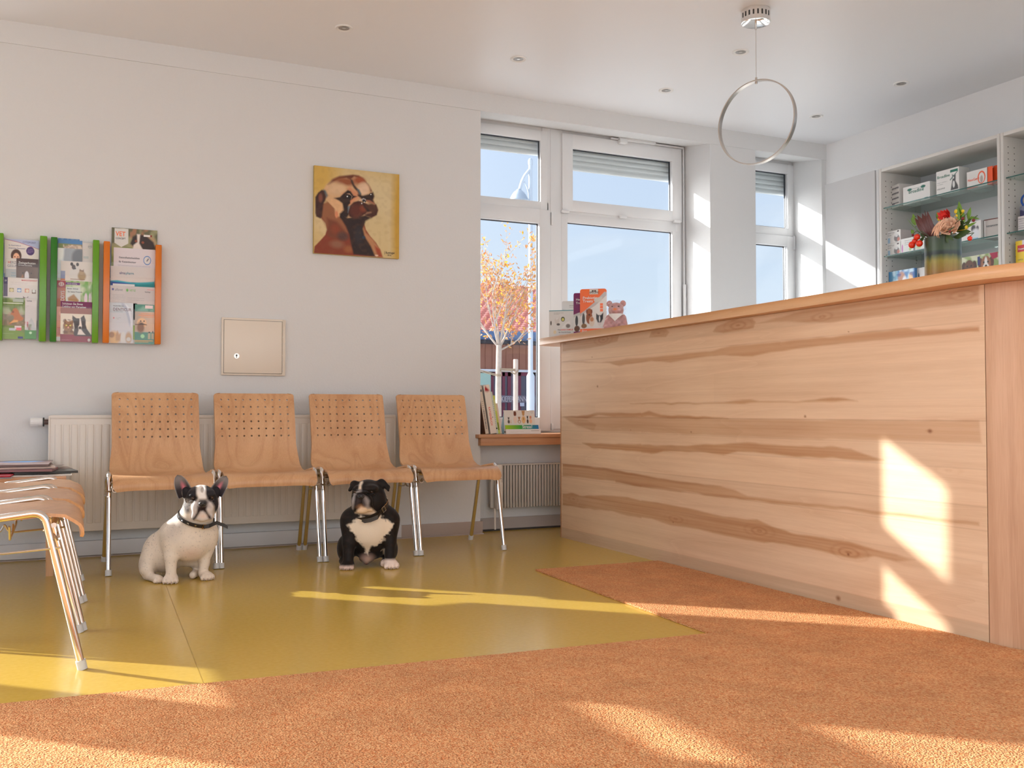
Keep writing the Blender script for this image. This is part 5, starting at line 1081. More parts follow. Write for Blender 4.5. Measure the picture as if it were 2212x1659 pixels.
# ================================================================ painting of a pug on a canvas
yp = YW-.028
TL = px((679, 357), 1, yp); BR = px((862, 559), 1, yp); PW, PH = BR.x-TL.x, TL.z-BR.z
def pu(*pts):
    out = []
    for p in pts: q = px((640+p[0]/6.38, 330+p[1]/6.38), 1, yp); out.append(((q.x-TL.x)/PW, (q.z-BR.z)/PH))
    return out
def pe(cx, cy, rx, ry): c = pu((cx, cy))[0]; return (c[0], c[1], rx/6.38/183, ry/6.38/198)
kk = 1.16
def pc_(r, g, b): return rgb(r, g, b, kk)
DK = pc_(34, 14, 10); BR1 = pc_(104, 44, 22); BR2 = pc_(140, 88, 56); TAN = pc_(200, 160, 118); RUST = pc_(126, 50, 24)
lay = [('ell', (.5, .5, .66, .62), pc_(200, 178, 126), .9), ('ell', (.5, .5, .5, .45), pc_(204, 184, 144), .9), ('ell', (.75, .5, .26, .5), pc_(200, 182, 140), .9), ('ell', (1.02, .4, .10, .9), pc_(186, 146, 50), .8), ('ell', (.0, .9, .25, .3), pc_(196, 160, 76), .9), ('noise', (0, 0, 1, 1), pc_(188, 156, 84), 5, .22),
 # body
 ('poly', pu((240, 1390), (255, 1290), (330, 1210), (400, 1130), (425, 1060), (405, 970), (345, 905), (290, 870), (300, 700), (620, 700), (930, 950), (960, 1060), (1020, 1150), (1100, 1240), (1160, 1340), (1190, 1440)), RUST, .006),
 ('poly', pu((340, 880), (360, 700), (470, 640), (600, 760), (640, 900), (720, 1100), (560, 1200), (430, 1040)), BR2, .02),
 ('poly', pu((425, 900), (560, 950), (660, 1060), (740, 1180), (560, 1240), (420, 1130), (430, 1020)), pc_(112, 56, 32), .02), ('ell', pe(540, 1050, 60, 70), pc_(132, 56, 26), .9, .7),
 ('poly', pu((250, 1380), (260, 1300), (360, 1210), (520, 1170), (760, 1250), (780, 1400), (500, 1390)), pc_(122, 48, 20), .02), ('ell', pe(560, 1260, 90, 55), pc_(140, 100, 74), .95, .7), ('ell', pe(720, 1330, 60, 50), pc_(150, 90, 48), .95, .8), ('ell', pe(640, 1150, 70, 60), pc_(80, 50, 44), .9),
 ('poly', pu((920, 1000), (960, 1100), (1060, 1200), (1150, 1330), (1190, 1440), (1080, 1430), (960, 1250), (900, 1050)), pc_(172, 120, 80), .012), ('poly', pu((1080, 1280), (1150, 1330), (1185, 1435), (1130, 1435), (1100, 1360)), pc_(150, 60, 30), .012), ('ell', pe(1105, 1415, 26, 12), pc_(220, 190, 160), .4),
 # dark front of the neck
 ('poly', pu((600, 830), (680, 780), (760, 820), (930, 860), (950, 960), (915, 1050), (940, 1150), (1030, 1290), (1090, 1430), (790, 1400), (750, 1240), (730, 1130), (680, 1010), (630, 930), (590, 880)), DK, .01), ('ell', pe(860, 1140, 60, 120), pc_(40, 32, 36), .9), ('ell', pe(930, 1165, 22, 22), pc_(34, 52, 70), .8),
 # skull
 ('poly', pu((380, 500), (420, 440), (500, 370), (590, 325), (700, 312), (780, 302), (860, 312), (920, 350), (980, 420), (1025, 470), (1045, 530), (1075, 590), (1070, 640), (1085, 700), (1125, 760), (1130, 810), (1080, 880), (1030, 900), (950, 880), (880, 880), (700, 900), (620, 840), (560, 800), (440, 680), (380, 600)), TAN, .006),
 ('poly', pu((430, 440), (500, 365), (590, 322), (700, 310), (780, 300), (860, 312), (920, 350), (1000, 445), (1045, 530), (1020, 540), (990, 450), (900, 370), (800, 330), (740, 380), (690, 350), (560, 380), (480, 430)), pc_(92, 44, 24), .012),
 ('ell', pe(680, 400, 150, 55), pc_(140, 78, 44), .9), ('ell', pe(870, 380, 80, 50), pc_(150, 74, 38), .9), ('ell', pe(560, 500, 130, 90), pc_(206, 172, 134), .8), ('ell', pe(930, 500, 75, 90), pc_(212, 180, 150), .7),
 ('poly', pu((745, 360), (775, 375), (800, 440), (850, 500), (890, 560), (900, 610), (850, 600), (840, 540), (790, 480), (755, 410)), pc_(60, 42, 34), .008), ('poly', pu((835, 495), (870, 510), (895, 570), (870, 575)), pc_(70, 96, 104), .01),
 ('poly', pu((640, 560), (830, 540), (850, 620), (760, 700), (720, 720)), pc_(200, 130, 92), .03), ('poly', pu((700, 500), (740, 470), (840, 560), (830, 610), (780, 600)), pc_(196, 132, 96), .02),
 # ear
 ('poly', pu((262, 610), (300, 550), (350, 510), (395, 520), (415, 600), (400, 660), (355, 730), (345, 800), (330, 905), (275, 880), (262, 830)), pc_(52, 20, 16), .008), ('poly', pu((375, 505), (410, 530), (435, 590), (415, 620), (400, 570)), pc_(70, 90, 96), .012), ('ell', pe(335, 620, 26, 60), pc_(120, 66, 50), .8), ('poly', pu((340, 760), (372, 700), (352, 880), (330, 900)), pc_(30, 12, 10), .01),
 # cheek, eye patches
 ('poly', pu((480, 640), (560, 650), (640, 720), (650, 790), (600, 850), (590, 880), (540, 860), (530, 760), (470, 690)), pc_(212, 168, 124), .012), ('ell', pe(555, 850, 22, 50), pc_(200, 130, 92), .6),
 ('poly', pu((522, 625), (600, 610), (650, 560), (710, 512), (750, 530), (790, 590), (840, 600), (790, 625), (745, 660), (745, 700), (700, 735), (660, 760), (640, 700), (590, 660)), DK, .008),
 ('poly', pu((640, 700), (720, 720), (730, 850), (700, 900), (620, 880), (600, 840), (650, 790)), DK, .012),
 ('poly', pu((840, 580), (920, 590), (1000, 570), (1060, 540), (1078, 600), (1060, 650), (1080, 700), (1000, 680), (900, 640)), DK, .01),
 ('ell', pe(735, 600, 42, 42), (.006, .004, .004), .25), ('poly', pu((700, 565), (735, 562), (768, 600), (755, 640), (770, 600), (740, 575)), pc_(205, 165, 140), .005), ('ell', pe(703, 602, 9, 9), (.8, .8, .8), .4), ('ell', pe(1028, 575, 9, 9), (.8, .8, .8), .4), ('ell', pe(1035, 580, 30, 32), (.006, .004, .004), .25, .6), ('ell', pe(1028, 575, 8, 8), (.8, .8, .8), .4),
 # muzzle
 ('poly', pu((740, 730), (790, 680), (860, 660), (950, 690), (1000, 720), (1100, 710), (1130, 790), (1110, 860), (1040, 895), (960, 870), (940, 850), (880, 890), (800, 915), (730, 880), (712, 820)), pc_(60, 24, 14), .008),
 ('ell', pe(830, 800, 90, 95), pc_(86, 34, 18), .6), ('ell', pe(925, 770, 45, 50), pc_(128, 54, 26), .9, .8), ('ell', pe(1040, 760, 70, 70), pc_(72, 38, 20), .7),
 ('poly', pu((910, 690), (950, 720), (1010, 800), (980, 810), (930, 750)), DK, .01), ('poly', pu((940, 860), (975, 820), (1030, 815), (1035, 828), (985, 838)), pc_(150, 110, 84), .01), ('poly', pu((870, 880), (950, 860), (1040, 895), (960, 940), (900, 980)), DK, .012),
 ('ell', pe(935, 655, 32, 30), (.008, .006, .006), .25), ('poly', pu((900, 640), (925, 626), (955, 640), (960, 665), (940, 640), (915, 640), (908, 665)), pc_(190, 180, 180), .005), ('poly', pu((858, 665), (885, 645), (905, 650), (880, 660)), pc_(210, 190, 170), .004), ('ell', pe(902, 697, 8, 10), (.75, .72, .68), .5), ('ell', pe(938, 680, 6, 10), (.75, .72, .68), .5),
 ('poly', pu((960, 650), (1010, 655), (1070, 690), (1080, 720), (1040, 690), (985, 675)), pc_(160, 100, 74), .008), ('poly', pu((712, 745), (740, 728), (720, 800), (712, 830)), pc_(90, 110, 120), .008),
 ('noise', (0, 0, 1, 1), pc_(120, 80, 50), 30, .10)]
pt = art_panel('painting_canvas', PW, PH, .026, lay, pc_(186, 156, 84), .0028, attr_mat('oil_paint', .5, .4, bump=.3, bscale=90), None, pc_(180, 150, 70))
pt.location = (TL.x, yp, BR.z); tag(pt, 'square canvas painting of a pug on a yellow background', 'painting')
q = pu((1215, 1390), (1255, 1420)); text_mesh('signature', [('J Buttinger', q[0][0]*PW, q[0][1]*PH, .019, .03, .82), ('2012', q[1][0]*PW, q[1][1]*PH, .013)], flat(20, 14, 12), pt)

# ================================================================ brochure racks
yrk = YW-.05
def rack(label, pxl, pxr, ytop, ybot, colL, colR, tiers, wbar=14):
    A = px((pxl, ytop), 1, yrk); B = px((pxr, ybot), 1, yrk); t = thing('brochure_rack', label, 'brochure rack', ((A.x+B.x)/2, YW, B.z), group='wall mounted brochure racks')
    ww_ = wbar*.00230
    for x0_, c in ((A.x, colL), (B.x-ww_, colR)):
        m = MB(); m.box((x0_, yrk-.012, B.z), (x0_+ww_, YW-.001, A.z), bev=.004); offR(m.build('side_bar', c), t)
    offR(MB().box((A.x+ww_, YW-.008, B.z+.01), (B.x-ww_, YW-.004, A.z-.02)).build('back_sheet', M['acryl'], smooth=0), t)
    for z_ in tiers:
        zz_ = px((pxl, z_), 1, yrk).z
        offR(MB().box((A.x+ww_+.001, yrk-.0005, zz_-.078), (B.x-ww_-.001, yrk+.0012, zz_)).build('pocket', M['acryl'], smooth=0), t)
    return t
gA = plain('acrylic_lime', rgb(96, 156, 30, 1.02), .2); gB = plain('acrylic_green', rgb(34, 116, 26, 1.0), .2); oA = plain('acrylic_orange', rgb(216, 116, 30, 1.0), .2)
rack('brochure rack with lime green side bars cut by the left edge', -8, 99, 503, 738, gA, gA, (565, 612, 658, 705), 15)
rack('brochure rack with dark green side bars, middle of the three', 110, 212, 512, 741, gB, gA, (560, 612, 660, 708), 14)
rack('brochure rack with orange side bars', 224, 347, 521, 744, oA, oA, (565, 615, 665, 712), 14)
pp = (.70, .68, .66, 1)
rc_ = lambda r, g, b: rgb(r, g, b, 1.38)
def bro(x0, y0, x1, y1, layer, layers, base, label, texts=(), th=.002, name='brochure', cat='brochure', grp='brochures in the wall racks'):
    """paper standing in a rack; edges as pixels of the photo, deeper layers further back"""
    yy = yrk+.004+layer*.0052; A = px((x0, y0), 1, yy); B = px((x1, y0), 1, yy); C_ = px((x0, y1), 1, yy); w_, h_ = B.x-A.x, A.z-C_.z
    o = art_panel(name, w_, h_, th, layers, base, .0016, M['artgloss'] if layer % 2 else M['art'], None, pp); o.location = (A.x, yy, C_.z); tag(o, label, cat, grp)
    for tx, c in texts: text_mesh('lettering', [(s_, u_*w_, v_*h_, sz, r_[0] if r_ else 0, .82) for s_, u_, v_, sz, *r_ in tx], c, o)
    return o
blk = flat(60, 62, 72, 1.2); whi = M['white_text']; pur = flat(60, 40, 110); org = flat(235, 95, 40, 1.3); tea = flat(20, 110, 130, 1.2); red_ = flat(190, 40, 60, 1.3)
# rack with orange bars
bro(241.5, 491, 340, 600, 6, [('noise', (0, 0, 1, 1), rc_(150, 148, 110), 8, .7), ('noise', (.4, .6, 1, 1), rc_(190, 120, 90), 12, .4), ('rect', (0, .0, 1, .62), rc_(110, 120, 60)), ('noise', (0, .0, 1, .62), rc_(150, 150, 90), 6, .8),
  ('poly', [(.40, .70), (.46, .84), (.58, .90), (.75, .88), (.92, .76), (.96, .62), (.8, .58), (.6, .6), (.48, .64)], rc_(40, 26, 24), .02), ('poly', [(.55, .90), (.62, .90), (.60, .72), (.68, .60), (.62, .52), (.45, .54), (.48, .68), (.56, .74)], rc_(200, 190, 182), .015), ('ell', (.53, .76, .03, .025), rc_(120, 62, 40), .4), ('ell', (.68, .74, .03, .025), rc_(120, 62, 40), .4),
  ('poly', [(.06, .99), (.36, .99), (.36, .70), (.21, .62), (.06, .70)], (.70, .69, .66), .006), ('rect', (.70, .86, .84, .90), rc_(200, 195, 190)), ('rect', (.84, .86, .88, .90), rc_(120, 40, 30))], rc_(84, 84, 60), 'magazine with a black and white dog, tallest in the orange rack', [([('VET', .085, .84, .036)], org), ([('CONCEPT', .085, .775, .0135)], blk)], name='magazine', cat='magazine', th=.004)
bro(245.7, 534, 338.5, 610, 5, [('ell', (.78, .68, .09, .13), rc_(40, 100, 165), .03), ('ell', (.78, .68, .075, .105), pp, .03), ('poly', [(.76, .66), (.80, .74), (.82, .73), (.78, .65)], rc_(50, 40, 80), .01), ('lines', (.10, .36, .85, .52), rc_(150, 145, 150), 4), ('rect', (0, 0, 1, .3), (.74, .74, .74))], rc_(190, 182, 186), 'white brochure with a blue round emblem in the orange rack', [([('Gesundheitscheckliste', .12, .70, .0145), ('f\u00fcr Katzenbesitzer', .12, .58, .0145)], blk)])
bro(237, 533, 240.5, 600, 7, [('noise', (0, 0, 1, 1), rc_(110, 120, 130), 5, .5)], rc_(90, 110, 130), 'narrow grey blue brochure edge at the left of the orange rack')
bro(239, 574, 334, 650, 4, [('rect', (0, .52, 1, .56), rc_(60, 70, 120)), ('poly', [(0, .30), (0, .58), (.15, .60), (.5, .55), (.8, .58), (1, .61), (1, .25)], rc_(56, 150, 165), .01), ('poly', [(0, .30), (0, .56), (.3, .54), (.6, .50), (.6, .2), (0, .2)], rc_(30, 62, 140), .02), ('poly', [(.45, .50), (.6, .52), (1, .58), (1, .30), (.5, .30)], rc_(0, 118, 122), .05), ('poly', [(0, .40), (.3, .36), (1, .30), (1, .12), (0, .12)], rc_(130, 130, 150), .03), ('noise', (.4, .12, 1, .32), rc_(160, 170, 150), 20, .8), ('rect', (0, 0, 1, .12), rc_(20, 90, 150))], rc_(190, 182, 178), 'white brochure with a blue and teal wave in the orange rack', [([('alma', .20, .78, .020)], pur), ([('pharm', .34, .78, .020)], tea)])
bro(243.6, 612, 291, 660, 3.4, [('rect', (.6, .8, .95, .84), rc_(200, 60, 80))], (.74, .72, .71, 1), 'small white card with a red mark between the wave brochure and the ones below')
bro(238, 616, 272.5, 690, 2.6, [('rect', (.12, .86, .22, .92), rc_(60, 50, 130)), ('lines', (.15, .45, .95, .75), rc_(150, 145, 145), 7)], rc_(186, 178, 176), 'grey white leaflet at the left in the third tier of the orange rack', [([('alfavet', .30, .85, .019)], flat(140, 135, 140, 1.2))])
bro(271, 618, 338, 690, 2, [('ell', (.06, .88, .035, .045), rc_(90, 160, 60), .2), ('lines', (.05, .5, .6, .68), rc_(160, 155, 155), 3), ('rect', (.7, .92, .92, .93), rc_(210, 120, 130))], rc_(184, 176, 174), 'grey white leaflet with a green mark in the third tier of the orange rack', [([('VETIZ', .13, .85, .015)], flat(110, 170, 60, 1.2)), ([('VetVital', .62, .83, .011)], blk)])
bro(235.5, 653, 288, 740.5, 1, [('grad', (0, .75, 1, 1), rc_(170, 178, 186), rc_(186, 190, 196), 'u'), ('poly', [(.55, 1), (.75, .9), (.9, .6), (.86, .4), (.78, .6), (.65, .85), (.5, .97)], rc_(160, 165, 180), .02), ('poly', [(.65, 1), (.85, .88), (.98, .55), (.95, .4), (.86, .65), (.75, .88)], rc_(200, 202, 210), .02), ('ell', (.22, .12, .26, .17), rc_(200, 162, 110), .5), ('ell', (.12, .2, .12, .07), rc_(150, 110, 70), .5), ('poly', [(.28, .2), (.36, .3), (.42, .22), (.5, .24), (.46, .05), (.3, .05)], rc_(170, 130, 90), .03), ('ell', (.60, .12, .10, .16), (.74, .72, .70), .3), ('ell', (.82, .14, .13, .14), rc_(170, 140, 110), .5), ('ell', (.82, .10, .09, .05), (.7, .68, .66), .3), ('ell', (.20, .62, .03, .02), rc_(170, 60, 60), .4), ('lines', (.2, .76, .8, .80), rc_(110, 110, 115), 1), ('lines', (.28, .58, .5, .64), rc_(140, 140, 145), 2)], rc_(184, 184, 190), 'pale dental care brochure with cat and dog at the bottom left of the orange rack', [([('DENTICUR', .17, .80, .023)], flat(120, 92, 96, 1.2)), ([('Gesunde Z\u00e4hne mit', .17, .91, .008)], blk)])
bro(291.6, 657, 334, 743, 1.2, [('noise', (0, .83, 1, 1), rc_(130, 170, 150), 7, .6), ('rect', (.52, .90, .92, .98), rc_(220, 190, 190)), ('grad', (0, .3, 1, .82), rc_(160, 140, 124), rc_(196, 168, 144), 'u'), ('rect', (.30, .76, 1, .78), rc_(230, 130, 80)), ('rect', (.18, .72, 1, .74), rc_(230, 130, 80)), ('rect', (.30, .68, .98, .70), rc_(230, 130, 80)), ('ell', (.36, .54, .24, .12), rc_(214, 166, 120), .3), ('ell', (.30, .42, .18, .14), rc_(120, 86, 66), .5), ('poly', [(0, .50), (.2, .50), (.35, .53), (.6, .50), (.62, .48), (.35, .49), (.05, .48)], rc_(60, 40, 34), .01), ('ell', (.30, .58, .03, .02), (.01, .01, .01), .3), ('ell', (.47, .58, .03, .02), (.01, .01, .01), .3), ('rect', (.68, .13, .80, .28), rc_(160, 150, 120)), ('rect', (.71, .28, .78, .32), rc_(30, 30, 32)), ('rect', (.85, .13, .97, .28), rc_(160, 150, 120)), ('rect', (.89, .28, .94, .34), rc_(30, 30, 32)), ('rect', (.0, .08, .95, .10), rc_(190, 150, 90)), ('rect', (.0, .05, .7, .06), rc_(190, 150, 90)), ('ell', (.4, .2, .1, .05), rc_(150, 200, 150), .4)], rc_(62, 120, 104), 'green brochure with a dog carrying a stick at the bottom right of the orange rack')
bro(284, 655, 296, 742, 2, [('rect', (0, .1, 1, .45), rc_(130, 160, 80))], rc_(176, 176, 172), 'thin pale leaflet with green foot between the two lowest in the orange rack')
# middle rack
bro(125, 514, 172, 580, 7, [('noise', (0, .5, 1, 1), rc_(110, 140, 170), 9, .5)], rc_(50, 98, 150), 'blue booklet at the back of the middle rack', name='booklet', cat='booklet')
bro(126, 517, 178, 582, 6.2, [('rect', (0, .88, 1, 1), rc_(60, 110, 160)), ('grad', (0, .6, 1, .88), rc_(100, 120, 60), rc_(130, 120, 100), 'u'), ('poly', [(.12, .66), (.3, .80), (.6, .85), (.9, .82), (1, .76), (1, .62), (.15, .62)], rc_(160, 140, 124), .02), ('noise', (.2, .62, 1, .85), rc_(196, 180, 164), 14, .8)], rc_(120, 120, 100), 'booklet with a blue top and furry animal in the middle rack', name='booklet', cat='booklet')
bro(178, 524, 201, 590, 5.4, [('ell', (.72, .88, .18, .06), rc_(120, 120, 124), .1), ('ell', (.72, .88, .15, .05), pp, .1), ('rect', (.70, .84, .74, .92), rc_(120, 120, 124)), ('rect', (.56, .87, .88, .885), rc_(120, 120, 124)), ('rect', (.1, .48, .6, .56), rc_(160, 165, 165)), ('rect', (.94, 0, 1, 1), rc_(160, 90, 70)), ('lines', (.1, .75, .5, .78), rc_(140, 140, 145), 1)], rc_(184, 178, 176), 'white leaflet with a round cross emblem in the middle rack')
bro(125, 535, 178, 600, 4.6, [('grad', (0, 0, 1, 1), rc_(190, 200, 212), rc_(120, 126, 134), 'u'), ('ell', (.45, .75, .25, .3), rc_(140, 148, 158), .3), ('ell', (.85, .7, .28, .3), rc_(100, 106, 114), .4), ('ell', (.1, .85, .15, .3), rc_(206, 214, 222), .6), ('ell', (.85, .40, .06, .06), rc_(220, 220, 222), .4)], rc_(150, 158, 168), 'shiny grey blue brochure in the second tier of the middle rack')
bro(124, 560, 133, 620, 5, [('rect', (0, .4, 1, .5), rc_(200, 200, 190))], rc_(186, 188, 184), 'pale leaflet edge at the left of the middle rack below the shiny one')
bro(131.5, 563, 200.5, 640, 3.8, [('rect', (0, .45, .14, .72), rc_(120, 128, 160)), ('rect', (0, .45, .14, .50), rc_(170, 100, 60)), ('ell', (.43, .62, .17, .16), (.72, .70, .67), .3), ('ell', (.45, .80, .11, .12), (.72, .70, .67), .2), ('ell', (.40, .84, .06, .07), rc_(60, 40, 36), .3), ('ell', (.34, .92, .045, .05), rc_(40, 28, 26), .3), ('ell', (.52, .92, .045, .05), rc_(40, 28, 26), .3), ('ell', (.45, .80, .025, .02), (.01, .01, .01), .3), ('ell', (.66, .60, .13, .13), rc_(150, 128, 96), .4), ('ell', (.65, .70, .075, .07), rc_(160, 134, 100), .3), ('poly', [(.58, .74), (.59, .80), (.64, .76), (.69, .76), (.72, .80), (.72, .72)], rc_(120, 96, 76), .01), ('rect', (.30, .49, .76, .505), rc_(120, 90, 60)), ('lines', (.3, .40, .8, .45), rc_(160, 155, 150), 2), ('rect', (.86, .5, .865, .95), rc_(160, 160, 165))], rc_(196, 188, 182), 'white brochure with a puppy and kitten in the middle rack')
bro(123, 605.5, 143, 700, 3.4, [('rect', (0, .84, 1, 1), rc_(140, 30, 40)), ('ell', (.48, .92, .28, .05), (.72, .70, .68), .06), ('ell', (.48, .92, .22, .038), rc_(140, 30, 40), .06), ('rect', (.45, .87, .51, .97), (.72, .70, .68)), ('rect', (.2, .915, .76, .927), (.72, .70, .68))], rc_(160, 86, 56), 'red brown brochure with a white cross emblem in the middle rack', [([('BUDDYS', .82, .42, .026, PI/2)], whi)])
bro(142, 606, 200.5, 690, 2.8, [('noise', (0, .4, 1, 1), rc_(190, 200, 170), 7, .8), ('noise', (0, .3, 1, 1), rc_(90, 150, 50), 9, .8), ('rect', (.02, .46, .55, .84), rc_(190, 194, 190)), ('rect', (0, .90, .52, .96), rc_(90, 40, 110)), ('poly', [(.08, .56), (.3, .66), (.5, .50), (.45, .46), (.1, .48)], rc_(150, 110, 60), .02), ('ell', (.75, .56, .06, .14), rc_(200, 180, 190), .3), ('ell', (.90, .56, .05, .14), rc_(200, 180, 190), .3)], rc_(150, 166, 120), 'green brochure with a collared animal in the third tier of the middle rack', [([('Bester Schutz', .05, .78, .012), ('f\u00fcr beste Freunde', .08, .70, .012)], blk), ([('Seresto beidseitig', .06, .915, .008)], whi)])
bro(131, 650, 199.7, 725, 2.0, [('rect', (0, .0, 1, .75), rc_(130, 50, 70))], rc_(104, 22, 74), 'purple brochure with white headline behind the cat and dog one', [([('Sch\u00fctzen Sie Ihren', .05, .90, .0165), ('Liebling vor Parasiten', .05, .815, .0165)], whi)])
bro(121.5, 662, 134, 736, 1.8, [('rect', (0, 0, 1, .12), (.70, .68, .68)), ('rect', (.2, .15, 1, .4), rc_(170, 90, 70)), ('ell', (.9, .8, .4, .07), rc_(220, 150, 130), .5)], rc_(196, 134, 110), 'salmon coloured leaflet edge at the bottom left of the middle rack')
bro(131, 664, 199, 738, .9, [('rect', (0, .83, 1, 1), rc_(138, 84, 74)), ('rect', (0, .22, .98, .83), rc_(214, 200, 184)), ('rect', (0, 0, 1, .22), rc_(128, 40, 58)),
  ('poly', [(.10, .22), (.12, .40), (.10, .50), (.14, .68), (.22, .60), (.30, .60), (.40, .66), (.40, .48), (.36, .36), (.46, .28), (.45, .22)], rc_(140, 100, 66), .012), ('noise', (.08, .24, .42, .66), rc_(84, 54, 36), 20, .7), ('ell', (.19, .48, .03, .025), rc_(190, 180, 90), .3), ('ell', (.31, .48, .03, .025), rc_(190, 180, 90), .3), ('ell', (.25, .42, .03, .03), rc_(200, 150, 130), .3),
  ('poly', [(.42, .24), (.44, .42), (.42, .56), (.37, .68), (.38, .78), (.50, .70), (.62, .70), (.74, .80), (.80, .66), (.80, .52), (.84, .40), (.98, .22), (.98, .18), (.45, .18)], rc_(56, 46, 46), .012), ('poly', [(.60, .70), (.64, .70), (.68, .48), (.66, .38), (.72, .30), (.80, .22), (.54, .22), (.58, .36), (.56, .44), (.60, .52)], rc_(208, 198, 190), .012), ('ell', (.62, .42, .05, .045), rc_(90, 84, 84), .3), ('ell', (.62, .43, .028, .022), (.01, .01, .01), .3), ('ell', (.53, .52, .025, .02), (.015, .01, .01), .3), ('ell', (.71, .53, .025, .02), (.015, .01, .01), .3), ('ell', (.91, .07, .045, .045), (.70, .66, .66), .1), ('lines', (.03, .03, .6, .08), rc_(180, 120, 130), 1)], rc_(128, 40, 58), 'brochure with a tabby cat and border collie at the bottom of the middle rack')
# left rack
bro(5.5, 513, 11, 600, 7, [('noise', (0, 0, 1, 1), rc_(200, 150, 130), 3, .6)], rc_(80, 120, 180), 'thin blue and pink leaflet edge at the far left of the left rack')
bro(10, 515, 84.4, 590, 6, [('poly', [(0, 1), (0, .98), (.4, .92), (1, .75), (1, 1)], rc_(158, 166, 196), .008), ('poly', [(0, .99), (.4, .925), (1, .755), (1, .74), (.4, .91), (0, .975)], rc_(150, 70, 110), .004), ('ell', (.75, .68, .12, .125), rc_(64, 40, 96), .05), ('lines', (.66, .62, .84, .75), rc_(170, 150, 190), 5), ('ell', (.34, .52, .155, .19), rc_(70, 46, 38), .15), ('ell', (.345, .46, .095, .14), rc_(212, 160, 132), .2), ('ell', (.30, .49, .02, .012), rc_(30, 20, 18), .3), ('ell', (.39, .49, .02, .012), rc_(30, 20, 18), .3), ('noise', (.55, .35, .95, .5), rc_(210, 200, 180), 9, .5)], rc_(200, 194, 192), 'brochure with a woman and a purple disc at the top of the left rack', [([('CYTOPOINT', .52, .90, .0135)], flat(110, 112, 160)), ([('Ihr Hund leidet an', .12, .80, .0095), ('atopischer Dermatitis?', .12, .72, .0105)], flat(110, 112, 150))])
bro(12.5, 557, 36, 640, 5, [('rect', (0, .3, 1, .72), rc_(160, 164, 168)), ('lines', (.5, .4, .95, .65), rc_(60, 120, 150), 4)], rc_(194, 188, 184), 'white leaflet about heart health in the left rack', [([('H', .2, .86, .019)], flat(200, 70, 50, 1.2)), ([('ERZ-', .42, .86, .019), ('GESUN', .15, .77, .019)], flat(130, 128, 140, 1.2))])
bro(35.5, 557.5, 83, 640, 4.6, [('grad', (0, 0, 1, .78), rc_(84, 60, 50), rc_(110, 88, 78), 'u'), ('ell', (.5, .62, .35, .2), rc_(92, 70, 60), .6), ('ell', (.48, .54, .10, .13), rc_(200, 198, 204), .2), ('ell', (.3, .62, .03, .02), (.01, .01, .01), .3), ('ell', (.68, .62, .03, .02), (.01, .01, .01), .3), ('poly', [(.22, .5), (.30, .58), (.34, .5)], rc_(150, 96, 60), .02)], rc_(60, 32, 26), 'dark brown brochure with a bold white headline in the left rack', [([('Zwingerhusten', .09, .86, .0165), ('Die Husten ohne Impfung', .09, .81, .0075)], whi)])
bro(3, 598, 82, 690, 3.6, [('rect', (.06, .55, .17, 1), rc_(66, 44, 84)), ('rect', (.06, .85, .17, 1), rc_(52, 40, 92)), ('rect', (.17, 0, 1, 1), rc_(200, 194, 192)), ('rect', (.22, .66, .34, .75), rc_(130, 120, 70)), ('ell', (.28, .70, .05, .04), rc_(200, 190, 150), .4), ('rect', (.43, .66, .55, .75), rc_(80, 120, 180)), ('ell', (.49, .70, .045, .03), rc_(200, 210, 225), .4), ('rect', (.64, .66, .76, .75), rc_(190, 130, 110)), ('ell', (.71, .70, .04, .035), rc_(220, 200, 180), .4), ('rect', (.84, .64, .95, .73), rc_(120, 100, 96)), ('ell', (.89, .70, .04, .035), rc_(225, 220, 215), .4), ('poly', [(.60, .48), (.60, .57), (.64, .54), (.70, .54), (.74, .57), (.74, .48)], rc_(96, 76, 78), .008), ('ell', (.52, .48, .06, .035), rc_(50, 40, 44), .3), ('lines', (.25, .82, .72, .90), rc_(170, 165, 170), 3)], rc_(196, 190, 188), 'white brochure with four small pictures across the left rack', [([('MARKGUT', .55, .93, .010), ('JACKGUT', .78, .93, .010)], red_), ([('SY', .09, .90, .012)], whi)])
bro(1.5, 642, 55, 732, 2, [('noise', (0, .55, 1, 1), rc_(80, 104, 50), 9, .9), ('noise', (0, .6, 1, 1), rc_(196, 200, 170), 6, .6), ('rect', (0, .33, 1, .60), rc_(120, 112, 92)), ('noise', (0, .33, 1, .66), rc_(170, 140, 120), 10, .6), ('poly', [(.44, .64), (.52, .74), (.62, .76), (.72, .70), (.80, .58), (.94, .52), (.90, .46), (.72, .44), (.50, .40), (.40, .36), (.36, .38), (.50, .46), (.56, .52), (.50, .58), (.40, .60)], rc_(176, 104, 56), .012), ('ell', (.50, .66, .05, .03), rc_(130, 70, 36), .4), ('poly', [(.36, .38), (.55, .47), (.72, .46), (.70, .42), (.5, .40)], rc_(210, 160, 110), .01), ('poly', [(0, .28), (.4, .27), (1, .16), (1, 0), (0, 0)], rc_(112, 140, 54), .01), ('rect', (.35, .21, .62, .27), rc_(180, 185, 195)), ('rect', (.58, .24, .86, .33), rc_(205, 190, 195)), ('rect', (.64, .22, .86, .28), rc_(210, 100, 110)), ('rect', (.50, .90, .92, .98), rc_(160, 170, 160)), ('rect', (.10, .86, .90, .88), rc_(200, 205, 190)), ('rect', (.72, .02, .92, .07), rc_(50, 50, 120)), ('lines', (.05, .12, .85, .15), rc_(160, 180, 120), 1)], rc_(110, 128, 70), 'brochure with a golden dog lying outdoors at the bottom left of the left rack')
